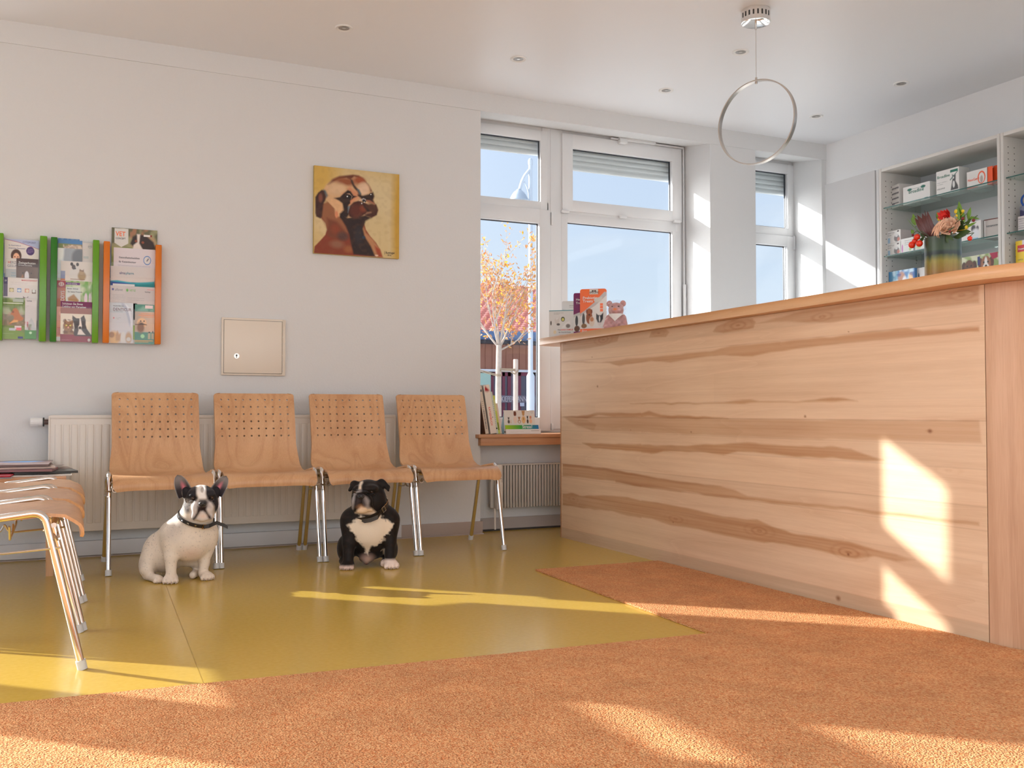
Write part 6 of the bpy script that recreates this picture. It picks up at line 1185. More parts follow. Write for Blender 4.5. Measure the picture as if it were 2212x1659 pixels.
bro(54.5, 643, 79.5, 732, 1.2, [('rect', (0, 0, 1, .22), rc_(60, 128, 50)), ('poly', [(.1, .22), (.3, .40), (.55, .52), (.8, .40), (.95, .26), (.95, .22)], rc_(170, 172, 176), .02), ('noise', (.0, .22, .7, .42), rc_(170, 70, 90), 9, .8), ('noise', (.0, .22, .7, .36), rc_(80, 110, 60), 9, .6), ('ell', (.5, .15, .12, .03), rc_(180, 210, 170), .3), ('lines', (.05, .75, .3, .82), rc_(150, 150, 155), 2)], rc_(190, 184, 184), 'white brochure with a green foot at the bottom right of the left rack', [([('VetVital', .12, .91, .0095)], blk)])

# ================================================================ books and display on the windowsill
ZS = .6375
yb = YW+.02
G7 = 'books leaning in the corner of the windowsill'
def book(x0p, x1p, yt, tilt, dep, cols, label, texts=(), y=yb, hue=None):
    """upright book seen by its spine, leaning; pixels give the foot and the height"""
    a = px((x0p, 937), 1, y); b = px((x1p, 937), 1, y); tpt = px((x0p, yt), 1, y); h_ = (tpt.z-ZS)/math.cos(tilt); w_ = b.x-a.x
    r = art_panel('book', w_, h_, .0015, cols[1], cols[0], .0012, M['art'], None, cols[0]); r.location = (a.x, y, ZS+.0005+max(0, math.sin(abs(tilt))*0)); r.rotation_euler = (0, -tilt, 0); tag(r, label, 'book', G7)
    MB().box((.0012, .0015, .002), (w_-.0012, dep-.002, h_-.002)).build('pages', M['paper'], r, smooth=0)
    MB().box((0, .0015, 0), (.0011, dep, h_)).box((w_-.0011, .0015, 0), (w_, dep, h_)).build('cover', hue or flat(225, 222, 215), r, smooth=0)
    for tx, c in texts: text_mesh('lettering', tx, c, r)
    return r
tl = math.radians(9.5)
bk_ = [(1049, 1056, 835, .15, (rgb(200, 188, 172, 1.2), [('rect', (.2, .88, .8, .93), rgb(60, 60, 70)), ('lines', (.3, .1, .7, .7), rgb(110, 100, 95), 14)]), 'pale book leaning against the left side of the window niche', [([('ANATOMIE DER HAUSTIERE', .0155, .03, .010, PI/2)], blk)], flat(120, 80, 56)),
       (1060, 1073, 833, .16, (rgb(216, 208, 196, 1.2), [('poly', [(.1, .88), (.25, .99), (.6, .93), (.9, .88), (.5, .86)], rgb(170, 30, 40), .03), ('ell', (.75, .33, .08, .008), rgb(60, 60, 60), .3)]), 'thick white book with a red title on its spine', [([('KATZENBUCH', .012, .175, .0185, -PI/2)], flat(205, 70, 50, 1.2))], None),
       (1073, 1077, 847, .15, (rgb(190, 200, 190, 1.2), [('lines', (.2, .1, .8, .8), rgb(120, 130, 120), 16), ('ell', (.5, .13, .4, .02), (.02, .02, .02), .3)]), 'thin greenish white book beside the thick one', (), None),
       (1077, 1081, 855, .15, (rgb(190, 200, 90, 1.1), [('rect', (.2, .1, .8, .3), rgb(90, 120, 40)), ('rect', (.3, .6, .8, .9), rgb(220, 220, 180))]), 'thin yellow green book in the leaning row', (), flat(190, 200, 90)),
       (1081, 1084.5, 872, .14, (rgb(208, 188, 170, 1.2), []), 'thin beige booklet at the right end of the leaning row', (), None)]
for x0p, x1p, yt, dep, cols, lb, tx, hue in bk_: book(x0p, x1p, yt, tl, dep, cols, lb, tx, hue=hue)
# flyer display
A = px((1091, 936), 1, YW-.0); B = px((1158, 936), 1, YW); hh = px((1091, 887), 1, YW).z-ZS
w_ = B.x-A.x
TF = thing('flyer_display', 'white counter display with a row of pets and the word Stress', 'display', (A.x+w_/2, YW, ZS))
def petrow():
    L = []
    def sit(cx, base, h, wd, c, ch=None, ear=None):
        ch = ch or c; L.append(('ell', (cx, base+h*.28, wd, h*.30), c, .3)); L.append(('ell', (cx, base+h*.80, wd*.62, h*.20), ch, .3))
        for q in (-1, 1): L.append(('ell', (cx+q*wd*.5, base+h*(.80 if not ear else .95), wd*.22, h*(.18 if not ear else .12)), ear or ch, .3))
    b_ = .14
    sit(.15, b_, .40, .035, rc_(70, 62, 56), ear=rc_(60, 50, 46)); sit(.22, b_, .24, .022, rc_(190, 170, 150)); sit(.36, b_, .80, .06, rc_(200, 180, 168), rc_(96, 50, 34)); sit(.49, b_, .42, .05, rc_(150, 110, 80), ear=rc_(120, 80, 56)); L.append(('ell', (.49, b_+.1, .03, .08), (.7, .68, .66), .3)); sit(.63, b_, .82, .065, rc_(200, 160, 112), rc_(170, 128, 80), ear=rc_(150, 108, 70)); L.append(('ell', (.63, b_+.3, .02, .1), rc_(160, 130, 80), .3)); sit(.76, b_, .48, .03, rc_(60, 44, 38), rc_(24, 20, 20), ear=rc_(20, 18, 18)); sit(.86, b_, .50, .045, rc_(206, 160, 130), rc_(180, 124, 100))
    return L
card = art_panel('header_card', w_, hh*.66, .003, petrow()+[('ell', (.91, .88, .035, .09), rc_(150, 150, 155), .1), ('ell', (.91, .88, .03, .075), pp, .1)], (.74, .72, .68, 1), .0012, M['art'], TF); card.location = (-w_/2, .012, hh*.36); card.rotation_euler = (math.radians(-8), 0, 0)
bandc = art_panel('colour_band', w_*1.07, hh*.185, .003, [('grad', (0, 0, .45, 1), rc_(140, 170, 30), rc_(50, 140, 50), 'u'), ('grad', (.45, 0, 1, 1), rc_(50, 140, 50), rc_(10, 96, 150), 'u')], rc_(60, 140, 60), .0014, M['art'], TF); bandc.location = (-w_/2-.002, -.012, hh*.20); bandc.rotation_euler = (math.radians(-14), 0, 0)
text_mesh('lettering', [('Stress?', w_*.54, hh*.045, .030, 0, .9)], whi, bandc)
trayf = art_panel('tray_front', w_*1.12, hh*.205, .003, [('lines', (.1, .2, .5, .6), rc_(180, 176, 172), 2), ('rect', (.72, .55, .95, .68), rc_(150, 150, 150))], (.76, .75, .73, 1), .002, M['art'], TF); trayf.location = (-w_/2-.004, -.026, .0005); trayf.rotation_euler = (math.radians(-6), 0, 0)
m = MB(); m.add([(-w_/2, .012, .0), (-w_/2, .075, .0), (-w_/2, .02, hh), (-w_/2-.001, .012, .0), (-w_/2-.001, .075, .0), (-w_/2-.001, .02, hh)], [(0, 1, 2), (5, 4, 3), (0, 3, 4, 1), (1, 4, 5, 2), (2, 5, 3, 0)])
m.box((-w_/2, -.022, 0), (w_/2, .075, .002)); m.build('stand', flat(150, 176, 182, 1.1), TF, smooth=0)
# ================================================================ dogs
M['fur'] = attr_mat('short_fur', .62, .25, bump=.35, bscale=260, hair=.12)
M['eye'] = plain('eye', (.045, .022, .012, 1), .04); M['nose'] = plain('dog_nose', (.018, .016, .018, 1), .3, bump=.3, bscale=300); M['collar'] = plain('collar_leather', (.018, .016, .016, 1), .45)
M['claw'] = plain('claw', rgb(190, 170, 160), .4)
def seg(C, a, c): C[:] = C*(1-a[:, None])+np.array(c[:3])*a[:, None]
def paw(V_, x, y, rz, s=1.0, w=.030, toes=4):
    """four knuckled toes at the end of a foot, pointing along -y turned by rz"""
    c, s_ = math.cos(rz), math.sin(rz)
    for i in range(toes):
        t = (i-(toes-1)/2)/((toes-1)/2); lx = t*w*.78*s; ly = -.028*s+abs(t)*.010*s
        V_.ell((x+lx*c-ly*s_, y+lx*s_+ly*c, .0115*s), (.0098*s, .0165*s, .0118*s), .0035, rot=('Z', -math.degrees(rz)))
    V_.ell((x, y+.004, .020*s), (w*.98*s, .030*s, .019*s), .010)
def claws(m, x, y, rz, s=1.0, w=.030, toes=4):
    c, s_ = math.cos(rz), math.sin(rz)
    for i in range(toes):
        t = (i-(toes-1)/2)/((toes-1)/2); lx = t*w*.78*s; ly = -.042*s+abs(t)*.010*s; ly2 = ly-.010*s
        m.tube([(x+lx*c-ly*s_, y+lx*s_+ly*c, .010*s), (x+lx*c-ly2*s_, y+lx*s_+ly2*c, .003*s)], [.0028*s, .0008], 6)
def ear_mesh(name, base, tip, width, fwd, mats, parent, cup=.35, colour=None):
    """erect ear: cupped leaf with its open side along fwd"""
    base = Vector(base); tip = Vector(tip); d = tip-base; L_ = d.length; d.normalize(); f_ = Vector(fwd); f_ = (f_-d*f_.dot(d)).normalized(); sd = d.cross(f_).normalized()
    n, k = 14, 12; vs = []; fs = []
    for layer in (0, 1):
        for i in range(n+1):
            t = i/n; w_ = width*(1.02-.30*t**1.3)*math.sqrt(max(0, 1-max(0, (t-.42)/.58)**2.3))*(1 if t > .0 else .96)
            for j in range(k+1):
                a = (j/k-.5)*2; off_ = cup*width*(a*a-.35)*(1-.55*t)-layer*.0045*(1-abs(a)*.7)*(1 if t < .97 else .3)
                vs.append(base+d*(L_*t)+sd*(a*w_)+f_*off_)
    N1 = (n+1)*(k+1)
    for i in range(n):
        for j in range(k):
            q = i*(k+1)+j; fs.append((q, q+1, q+k+2, q+k+1)); fs.append((N1+q+k+1, N1+q+k+2, N1+q+1, N1+q))
    for i in range(n): 
        for j in (0, k): q = i*(k+1)+j; r = q+k+1; fs.append((q, r, N1+r, N1+q) if j == 0 else (r, q, N1+q, N1+r))
    for j in range(k): q = n*(k+1)+j; fs.append((q, q+1, N1+q+1, N1+q))
    me = bpy.data.meshes.new(name); me.from_pydata([tuple(v) for v in vs], [], fs); me.materials.append(M['fur'])
    ii = np.arange(2*N1); lay_ = ii >= N1; ti = (ii % N1)//(k+1)/n; tj = np.abs(((ii % N1) % (k+1))/k-.5)*2
    set_paint(me, colour(lay_, ti, tj, ((ii % N1) % (k+1))/k)); me.shade_smooth(); bm = bmesh.new(); bm.from_mesh(me); bmesh.ops.recalc_face_normals(bm, faces=bm.faces[:]); bm.to_mesh(me); bm.free()
    o = bpy.data.objects.new(name, me); COL.objects.link(o); o.parent = parent; return o
def strap(name, ctr, rx, ry, rot, w_, th_, parent, mat, n=48, a0=0, a1=2*PI, dip=0):
    """band round a neck; rot = matrix tilting the loop"""
    m = MB(); vs = []; fs = []; cl = abs(a1-a0-2*PI) < 1e-6; N_ = n if cl else n+1
    for i in range(N_):
        a = a0+(a1-a0)*i/n
        for q, r_ in ((-w_/2, 0), (w_/2, 0), (w_/2, th_), (-w_/2, th_)):
            p = rot @ Vector(((rx+r_)*math.cos(a), (ry+r_)*math.sin(a), q+dip*math.sin(a))); vs.append(Vector(ctr)+p)
    for i in range(n):
        j = (i+1) % N_
        for q in range(4): r = (q+1) % 4; fs.append((i*4+q, i*4+r, j*4+r, j*4+q))
    m.add(vs, fs); return m.build(name, mat, parent)
def noise3(V, s, seed=0):
    rng = np.random.RandomState(seed); g = rng.rand(17, 17, 17); P = (V*s) % 16; i = P.astype(int); f = P-i; f = f*f*(3-2*f); o = 0
    for a in (0, 1):
        for b in (0, 1):
            for c in (0, 1):
                o = o+g[i[:, 0]+a, i[:, 1]+b, i[:, 2]+c]*(f[:, 0] if a else 1-f[:, 0])*(f[:, 1] if b else 1-f[:, 1])*(f[:, 2] if c else 1-f[:, 2])
    return o

# ---- white bodied dog: x to the right, y away, z up, metres; origin between the front paws
D1 = thing('dog', 'sitting white French bulldog with black patched face and erect ears', 'dog', (.505, 4.665, 0), -math.radians(6.2))
V_ = Vol((-.225, -.13, -.004), (.215, .36, .47), .0034)
V_.ell((.035, .085, .205), (.112, .098, .105), .03)                                   # chest
V_.ell((.03, .06, .165), (.085, .075, .075), .03)
V_.ell((-.075, .20, .120), (.102, .12, .100), .035); V_.ell((-.02, .15, .20), (.085, .10, .080), .035)  # trunk and rump
V_.ell((.03, .15, .11), (.07, .08, .06), .03)                                        # belly
V_.cap((.045, .085, .25), (.07, .035, .315), .083, .074, .03)                         # neck
# forelegs
V_.cap((-.040, .055, .215), (-.047, .025, .115), .040, .029, .022); V_.cap((-.047, .025, .115), (-.045, .012, .028), .027, .022, .012); V_.ell((-.055, .055, .20), (.036, .05, .06), .025)
V_.cap((.120, .075, .215), (.108, .075, .125), .038, .028, .022); V_.cap((.108, .075, .125), (.094, .068, .030), .027, .021, .012); V_.ell((.125, .085, .195), (.032, .05, .055), .025)
paw(V_, -.046, .006, -.12, 1.06, .031); paw(V_, .108, .050, .35, 1.0, .030)
# hind legs
V_.ell((-.145, .165, .082), (.044, .080, .078), .016, rot=('Y', 12)); V_.cap((-.150, .11, .05), (-.140, .145, .022), .030, .022, .015); V_.cap((-.150, .12, .022), (-.112, .045, .018), .021, .017, .010, sq=(1, 1, 1))
paw(V_, -.103, .038, .45, .86, .028)
V_.ell((.085, .18, .070), (.045, .08, .060), .022); V_.cap((.07, .15, .022), (.050, .085, .018), .020, .017, .010)
# skull and muzzle
V_.ell((.082, .035, .382), (.066, .066, .060), .014); V_.ell((.050, .020, .352), (.042, .045, .042), .02); V_.ell((.122, .020, .352), (.038, .045, .042), .02)
V_.ell((.060, .0, .405), (.034, .035, .022), .012); V_.ell((.112, .0, .403), (.032, .035, .022), .012); V_.ell((.086, -.008, .424), (.006, .03, .014), .008, cut=True) 
V_.ell((.090, -.030, .352), (.046, .030, .036), .016)
V_.ell((.066, -.047, .340), (.024, .020, .033), .009, rot=('Y', -14)); V_.ell((.113, -.047, .340), (.023, .020, .033), .009, rot=('Y', 16))   # flews
V_.ell((.053, -.044, .306), (.0135, .014, .020), .008); V_.ell((.121, -.043, .306), (.0130, .014, .020), .008)
V_.ell((.088, -.034, .306), (.030, .024, .024), .008); V_.ell((.088, -.046, .296), (.022, .014, .016), .008)
V_.ell((.088, -.060, .360), (.019, .014, .016), .006)
V_.ell((.090, -.066, .332), (.0022, .010, .018), .004, cut=True)
for ex, ey in ((.047, -.030), (.128, -.030)): V_.ell((ex, ey-.006, .386), (.013, .010, .010), .008, cut=True); V_.ell((ex, ey+.004, .399), (.018, .012, .008), .006); V_.ell((ex, ey, .372), (.016, .010, .007), .006)
for q in (.058, .072, .1085, .122): V_.cap((q, -.046, .372), (q+(.004 if q > .09 else -.004), -.040, .388), .003, .003, .004)
# ear roots
V_.ell((.018, .045, .405), (.024, .02, .03), .014); V_.ell((.148, .045, .405), (.022, .02, .028), .014)
def col1(V):
    X, Y, Z = V[:, 0], V[:, 1], V[:, 2]; C = np.ones((len(V), 3))*np.array(rgb(226, 212, 196, 1.05)[:3])
    n1 = noise3(V, 130, 1); n2 = noise3(V, 42, 2); n3 = noise3(V, 250, 5)
    back = np.clip((Y-.09)*9, 0, 1)*np.clip((Z-.04)*10, 0, 1); fr = np.clip(.35-Y*2, .25, 1)
    seg(C, np.clip((n1-.74)*10, 0, 1)*.9*np.clip(back+.10, 0, 1)*(Z < .28), rgb(90, 88, 92)); seg(C, np.clip((n2-.62)*3, 0, 1)*.30*back, rgb(150, 146, 146)); seg(C, np.clip((n3-.80)*9, 0, 1)*.5*(Z < .27), rgb(110, 104, 104))
    seg(C, np.clip(1-np.hypot((X-.04)/.07, (Z-.13)/.05), 0, 1)*.35*(Y < .12), rgb(214, 160, 136)); seg(C, np.clip((.05-Z)*14, 0, 1)*.16, rgb(190, 140, 120))
    # grey cast on the near shoulder top
    seg(C, inpoly(X, Z, [(-.02, .30), (.0, .25), (-.04, .20), (-.075, .21), (-.06, .26)], .03)*.45, rgb(150, 146, 148))
    hd = np.clip((Z-.300)*60, 0, 1)
    dark = np.array(rgb(38, 35, 40)[:3]); L = [(-.01, .46), (.18, .46), (.17, .36), (.158, .315), (.14, .318), (.13, .35), (.112, .372), (.098, .405), (.097, .47), (.060, .47), (.064, .40), (.060, .372), (.044, .36), (.034, .345), (.032, .322), (.018, .318), (-.002, .352), (-.005, .40)]
    m = inpoly(X, Z, L, .007)*hd; gr = np.clip((noise3(V, 150, 7)-.3)*1.6, 0, 1)
    left = (X < .05) & (Z < .385); m2 = np.where(left, m*(.62+.38*gr), m); seg(C, m2, dark)
    seg(C, inpoly(X, Z, [(.004, .35), (.03, .36), (.032, .33), (.012, .318)], .012)*hd*.45, rgb(150, 150, 158)); seg(C, ((Y > .06) & (Z > .34)).astype(float)*.95, dark)
    seg(C, inpoly(X, Z, [(.066, .47), (.063, .41), (.074, .385), (.103, .385), (.100, .41), (.104, .47)], .005)*(Y < .08)*(Z > .37), rgb(232, 226, 220, 1.1))
    # pale muzzle with dark lips
    seg(C, inpoly(X, Z, [(.052, .372), (.040, .345), (.034, .308), (.046, .282), (.128, .282), (.140, .308), (.140, .345), (.126, .368), (.108, .376), (.07, .378)], .006)*(Y < .0), rgb(214, 204, 200, 1.0))
    seg(C, inpoly(X, Z, [(.058, .345), (.066, .372), (.112, .372), (.122, .345), (.110, .350), (.09, .356), (.070, .350)], .010)*(Y < -.02)*.55, rgb(96, 84, 88))
    seg(C, inpoly(X, Z, [(.066, .352), (.108, .352), (.104, .336), (.112, .318), (.124, .304), (.127, .292), (.117, .291), (.108, .304), (.100, .322), (.090, .330), (.078, .328), (.070, .314), (.060, .296), (.050, .288), (.042, .294), (.052, .306), (.062, .322)], .005)*(Y < -.015), rgb(46, 32, 34))
    seg(C, inpoly(X, Z, [(.068, .368), (.076, .35), (.102, .35), (.112, .368), (.104, .382), (.074, .382)], .006)*(Y < -.03)*.9, rgb(46, 42, 46))
    seg(C, np.clip(1.2-np.hypot((X-.09)/.022, (Z-.306)/.014), 0, 1)*(Y < -.03)*.8, rgb(216, 190, 170, 1.1))
    for ex in (.047, .128): seg(C, np.clip(1.4-np.hypot((X-ex)/.019, (Z-.386)/.014), 0, 1)*(Y < .0), rgb(20, 17, 20)); seg(C, np.clip(1.0-np.abs(np.hypot((X-ex)/.013, (Z-.385)/.010)-1)*6, 0, 1)*(Y < .0)*.5, rgb(110, 96, 94))
    return C
bd = V_.mesh('body', M['fur'], col1, D1)
for ex, s_ in ((.047, -1), (.128, 1)):
    e_ = Vol((-.011, -.011, -.011), (.011, .011, .011), .002); m = MB(); m.lathe([(.0001, -.0088)]+[(.0088*math.cos(a), .0088*math.sin(a)) for a in [(-80+20*k)*PI/180 for k in range(9)]]+[(.0001, .0088)], (ex, -.0305, .3855), 20, caps=False); m.build('eye', M['eye'], D1)
nm = Vol((.06, -.09, .34), (.12, -.04, .385), .0018); nm.F[:] = 1; nm.ell((.088, -.071, .3625), (.0165, .011, .0125), .003); nm.ell((.079, -.082, .362), (.0045, .005, .004), .002, cut=True); nm.ell((.097, -.082, .362), (.0045, .005, .004), .002, cut=True); nm.ell((.088, -.084, .356), (.0012, .006, .010), .002, cut=True)
nm.mesh('nose', M['nose'], None, D1)
def earcol1(side):
    def f(back, t, a, aj):
        C = np.ones((len(t), 3))*np.array(rgb(50, 44, 48)[:3]); gr = rgb(150, 142, 140)
        seg(C, np.clip((t-.35)*2.2, 0, 1)*(~back)*.8*(1-np.clip(a-.8, 0, 1)), gr); seg(C, np.clip(1.1-np.hypot((aj-(.62 if side < 0 else .42))/.17, (t-.40)/.32), 0, 1)*(~back)*.95, rgb(206, 116, 130, 1.1)); seg(C, (a > .86)*(~back)*.6, rgb(190, 184, 180)); seg(C, (back & (a < .9)).astype(float), rgb(40, 36, 38))
        seg(C, np.clip((.16-t)*6, 0, 1)*(~back)*(a < .7), rgb(40, 26, 30)); return C
    return f
ear_mesh('ear', (.013, .035, .392), (-.024, .040, .490), .037, (.25, -1, .1), None, D1, .45, earcol1(-1)); ear_mesh('ear', (.148, .035, .396), (.196, .040, .480), .035, (-.35, -1, .1), None, D1, .45, earcol1(1))
cm = MB(); claws(cm, -.046, .006, -.12, 1.06, .031); claws(cm, .108, .050, .35, 1.0, .030); claws(cm, -.103, .038, .45, .86, .028); cm.build('claws', M['claw'], D1, kind='stuff')
Rm = Matrix.Rotation(math.radians(20), 3, 'X') @ Matrix.Rotation(math.radians(15), 3, 'Y')
cc = Vector((.061, .045, .289)); cl = strap('collar', cc, .0815, .079, Rm, .017, .0035, D1, M['collar'])
st = MB()
for a in (-2.75, -2.40, -2.02, -1.60):
    p = cc+Rm @ Vector((.0855*math.cos(a), .083*math.sin(a), 0)); t_ = (Rm @ Vector((-math.sin(a), math.cos(a), 0))).normalized(); u_ = Rm @ Vector((0, 0, 1))
    for q in (-1, 1): st.tube([p-t_*.004+u_*.0035*q, p, p+t_*.004+u_*.0035*q], .0012, 5)
st.build('collar_stud', M['chrome'], cl, kind='stuff')
a = -1.15; p = cc+Rm @ Vector((.088*math.cos(a), .085*math.sin(a), 0)); t_ = (Rm @ Vector((-math.sin(a), math.cos(a), 0))).normalized(); u_ = Rm @ Vector((0, 0, 1))
MB().tube([p-t_*.006-u_*.011, p+t_*.006-u_*.011, p+t_*.006+u_*.011, p-t_*.006+u_*.011], .0016, 6, closed=True).build('buckle', plain('brass', rgb(200, 150, 70), .25, metal=1), cl)
m = MB(); pts = [p, p+t_*.025+Vector((0, -.006, .004)), Vector((.150, -.035, .272)), Vector((.185, -.04, .258)), Vector((.200, -.04, .248))]
vs = []; n = len(pts)
for i, q in enumerate(pts):
    for dz, dy in ((-.0085, 0), (.0085, 0), (.0085, -.0028), (-.0085, -.0028)): vs.append(q+Vector((0, dy, dz*(.7 if i == n-1 else 1))))
m.add(vs, [(i*4+k, i*4+(k+1) % 4, i*4+4+(k+1) % 4, i*4+4+k) for i in range(n-1) for k in range(4)]+[(0, 1, 2, 3), (n*4-1, n*4-2, n*4-3, n*4-4)]); m.build('strap_end', M['collar'], cl)

# ---- black and white bulldog
D2 = thing('dog', 'sitting black bulldog with white chest and folded ears beneath a chair seat', 'dog', (1.392, 4.68, 0), -math.radians(16.5))
V_ = Vol((-.175, -.11, -.004), (.175, .33, .455), .0034)
V_.ell((.008, .085, .225), (.128, .105, .095), .03); V_.ell((.008, .06, .175), (.105, .08, .085), .03); V_.ell((.008, .16, .14), (.115, .125, .115), .04); V_.ell((.005, .10, .09), (.075, .06, .055), .03)
V_.cap((.01, .08, .27), (.0, .04, .325), .095, .082, .03)
V_.cap((-.090, .065, .235), (-.097, .035, .13), .046, .034, .024); V_.cap((-.097, .035, .13), (-.100, .012, .030), .031, .025, .012); V_.ell((-.092, .08, .225), (.045, .06, .065), .025)
V_.cap((.108, .065, .235), (.105, .040, .13), .046, .034, .024); V_.cap((.105, .040, .13), (.106, .014, .030), .031, .025, .012); V_.ell((.105, .08, .225), (.042, .06, .065), .025)
paw(V_, -.102, .004, -.25, 1.12, .030); paw(V_, .110, .006, .2, 1.18, .030)
V_.ell((-.112, .14, .085), (.048, .075, .072), .02); V_.ell((.105, .15, .075), (.045, .075, .065), .02)
V_.cap((-.125, .08, .03), (-.118, .045, .022), .022, .018, .01); paw(V_, -.116, .045, -.2, .8, .026); V_.cap((.085, .09, .02), (.076, .05, .018), .022, .018, .01)
V_.ell((-.008, .050, .050), (.040, .030, .028), .015); V_.ell((-.010, .028, .036), (.017, .018, .020), .010)
# head turned towards the viewer's left
V_.ell((-.004, .045, .375), (.078, .075, .066), .014); V_.ell((.040, .030, .345), (.045, .05, .05), .02); V_.ell((-.045, .022, .345), (.038, .045, .048), .02)
V_.ell((-.050, -.010, .400), (.026, .028, .018), .012); V_.ell((.012, -.016, .400), (.034, .030, .020), .012)
V_.ell((-.036, -.042, .345), (.044, .030, .036), .014); V_.ell((-.062, -.052, .330), (.023, .022, .038), .009, rot=('Y', -12)); V_.ell((-.010, -.052, .330), (.028, .022, .040), .009, rot=('Y', 20))
V_.ell((-.070, -.046, .308), (.013, .014, .016), .008); V_.ell((.008, -.044, .306), (.016, .015, .018), .008)
V_.ell((-.036, -.046, .300), (.030, .022, .020), .009); V_.ell((-.038, -.064, .362), (.021, .013, .015), .006); V_.ell((-.036, -.076, .332), (.0025, .012, .022), .004, cut=True); V_.ell((-.034, -.052, .386), (.034, .014, .007), .006)
for ex, ey in ((-.066, -.030), (.014, -.036)): V_.ell((ex, ey-.006, .386), (.012, .010, .009), .008, cut=True); V_.ell((ex, ey+.002, .398), (.018, .012, .007), .006); V_.ell((ex, ey, .373), (.016, .010, .006), .006)
# folded ears
V_.ell((-.070, .035, .415), (.024, .020, .022), .014); V_.cap((-.074, .030, .420), (-.094, .004, .392), .013, .008, .010, sq=(1, .8, 1)); V_.ell((.062, .040, .418), (.028, .022, .022), .014)
V_.cap((.062, .035, .428), (.094, .020, .402), .016, .013, .010, sq=(1, .6, 1)); V_.cap((.090, .015, .404), (.097, -.002, .388), .012, .006, .008, sq=(1, .6, 1))
def col2(V):
    X, Y, Z = V[:, 0], V[:, 1], V[:, 2]; C = np.ones((len(V), 3))*np.array(rgb(22, 16, 14)[:3]); n = noise3(V, 70, 3); seg(C, np.clip((n-.5)*3, 0, 1)*.5, rgb(44, 30, 24)); wv = (noise3(V, 95, 4)-.5)*.016
    g = lambda pts: [((cx-663)*.0003468, (1473-cy)*.0003468) for cx, cy in pts]; W = rgb(222, 206, 186, 1.15)
    Xw, Zw = X+wv, Z+(noise3(V, 95, 9)-.5)*.016
    seg(C, inpoly(Xw, Zw, g([(362, 840), (440, 800), (520, 740), (545, 700), (640, 760), (780, 730), (830, 700), (870, 760), (940, 790), (1018, 845), (985, 900), (950, 980), (890, 1010), (880, 1060), (800, 1120), (740, 1165), (700, 1150), (665, 1230), (650, 1285), (625, 1240), (590, 1170), (560, 1110), (490, 1060), (470, 980), (420, 920)]), .006)*(Y < .10), W)
    seg(C, inpoly(X, Z, g([(470, 670), (500, 610), (560, 560), (700, 590), (770, 660), (740, 690)]), .006)*(Y < .02)*(Z < .33), rgb(222, 196, 168, 1.15))
    seg(C, np.clip(1.2-np.hypot((X+.036)/.03, (Z-.315)/.016), 0, 1)*(Y < -.03)*.45, rgb(205, 150, 112, 1.1))
    seg(C, inpoly(X, Z, g([(520, 325), (524, 270), (545, 225), (575, 215), (578, 240), (558, 275), (556, 325)]), .004)*(Y < .03), W)
    seg(C, inpoly(X, Z, g([(425, 560), (420, 480), (450, 380), (500, 335), (560, 325), (560, 345), (500, 370), (470, 410), (460, 480), (445, 600), (430, 600)]), .006)*(Y < .0)*.85, rgb(170, 162, 160, 1.1)); seg(C, inpoly(X, Z, g([(580, 395), (640, 430), (675, 480), (665, 540), (690, 590), (650, 600), (600, 540), (575, 470)]), .006)*(Y < 0)*.8, rgb(150, 140, 138, 1.1))
    seg(C, inpoly(X, Z, g([(480, 520), (500, 420), (520, 380), (570, 380), (590, 420), (630, 540), (600, 560), (560, 500), (520, 510), (490, 560)]), .007)*(Y < -.02)*.85, rgb(60, 48, 50))
    seg(C, (np.clip((.052-Z)*70, 0, 1)*(X > .06)*(Y < .06)), rgb(228, 208, 196, 1.15)); seg(C, inpoly(X, Z, g([(880, 1340), (890, 1200), (840, 1240), (870, 1210)]), .004)*(Y < .08), W)
    seg(C, (np.clip((.028-Z)*90, 0, 1)*(X < -.06)*(Y < .0)), rgb(206, 180, 168, 1.1)); seg(C, (np.clip(1.3-np.hypot((X+.008)/.042, (Z-.045)/.026), 0, 1)*(Y < .09))*.75, rgb(176, 146, 132)); seg(C, (np.clip(1.2-np.hypot((X+.010)/.008, (Z-.020)/.006), 0, 1)*(Y < .05)), rgb(80, 50, 46))
    return C
V_.mesh('body', M['fur'], col2, D2)
for ex, ey in ((-.066, -.026), (.014, -.031)):
    MB().lathe([(.0001, -.0082)]+[(.0082*math.cos(a), .0082*math.sin(a)) for a in [(-80+20*k)*PI/180 for k in range(9)]]+[(.0001, .0082)], (ex, ey, .3855), 20, caps=False).build('eye', M['eye'], D2)
nm = Vol((-.065, -.095, .345), (-.01, -.05, .39), .0018); nm.ell((-.038, -.073, .3665), (.0175, .011, .0125), .003); nm.ell((-.047, -.085, .366), (.0045, .006, .004), .002, cut=True); nm.ell((-.029, -.085, .366), (.0045, .006, .004), .002, cut=True)
nm.mesh('nose', M['nose'], None, D2)
cm = MB(); claws(cm, -.102, .004, -.25, 1.12, .030); claws(cm, .110, .006, .2, 1.18, .030); cm.build('claws', M['claw'], D2, kind='stuff')
Rm = Matrix.Rotation(math.radians(24), 3, 'X') @ Matrix.Rotation(math.radians(-22), 3, 'Y')
cc = Vector((.006, .052, .296)); BLK = plain('collar_brown', (.03, .022, .016, 1), .4)
cl = strap('collar', cc, .094, .090, Rm, .020, .0035, D2, BLK)
strap('collar_chain', cc+Vector((.004, 0, .014)), .090, .086, Rm, .006, .0030, D2, plain('pale_metal', rgb(180, 160, 140), .25, metal=1), a0=-.9, a1=.9)
a = -.72; p = cc+Rm @ Vector((.099*math.cos(a), .095*math.sin(a), 0)); t_ = (Rm @ Vector((-math.sin(a), math.cos(a), 0))).normalized(); u_ = Rm @ Vector((0, 0, 1))
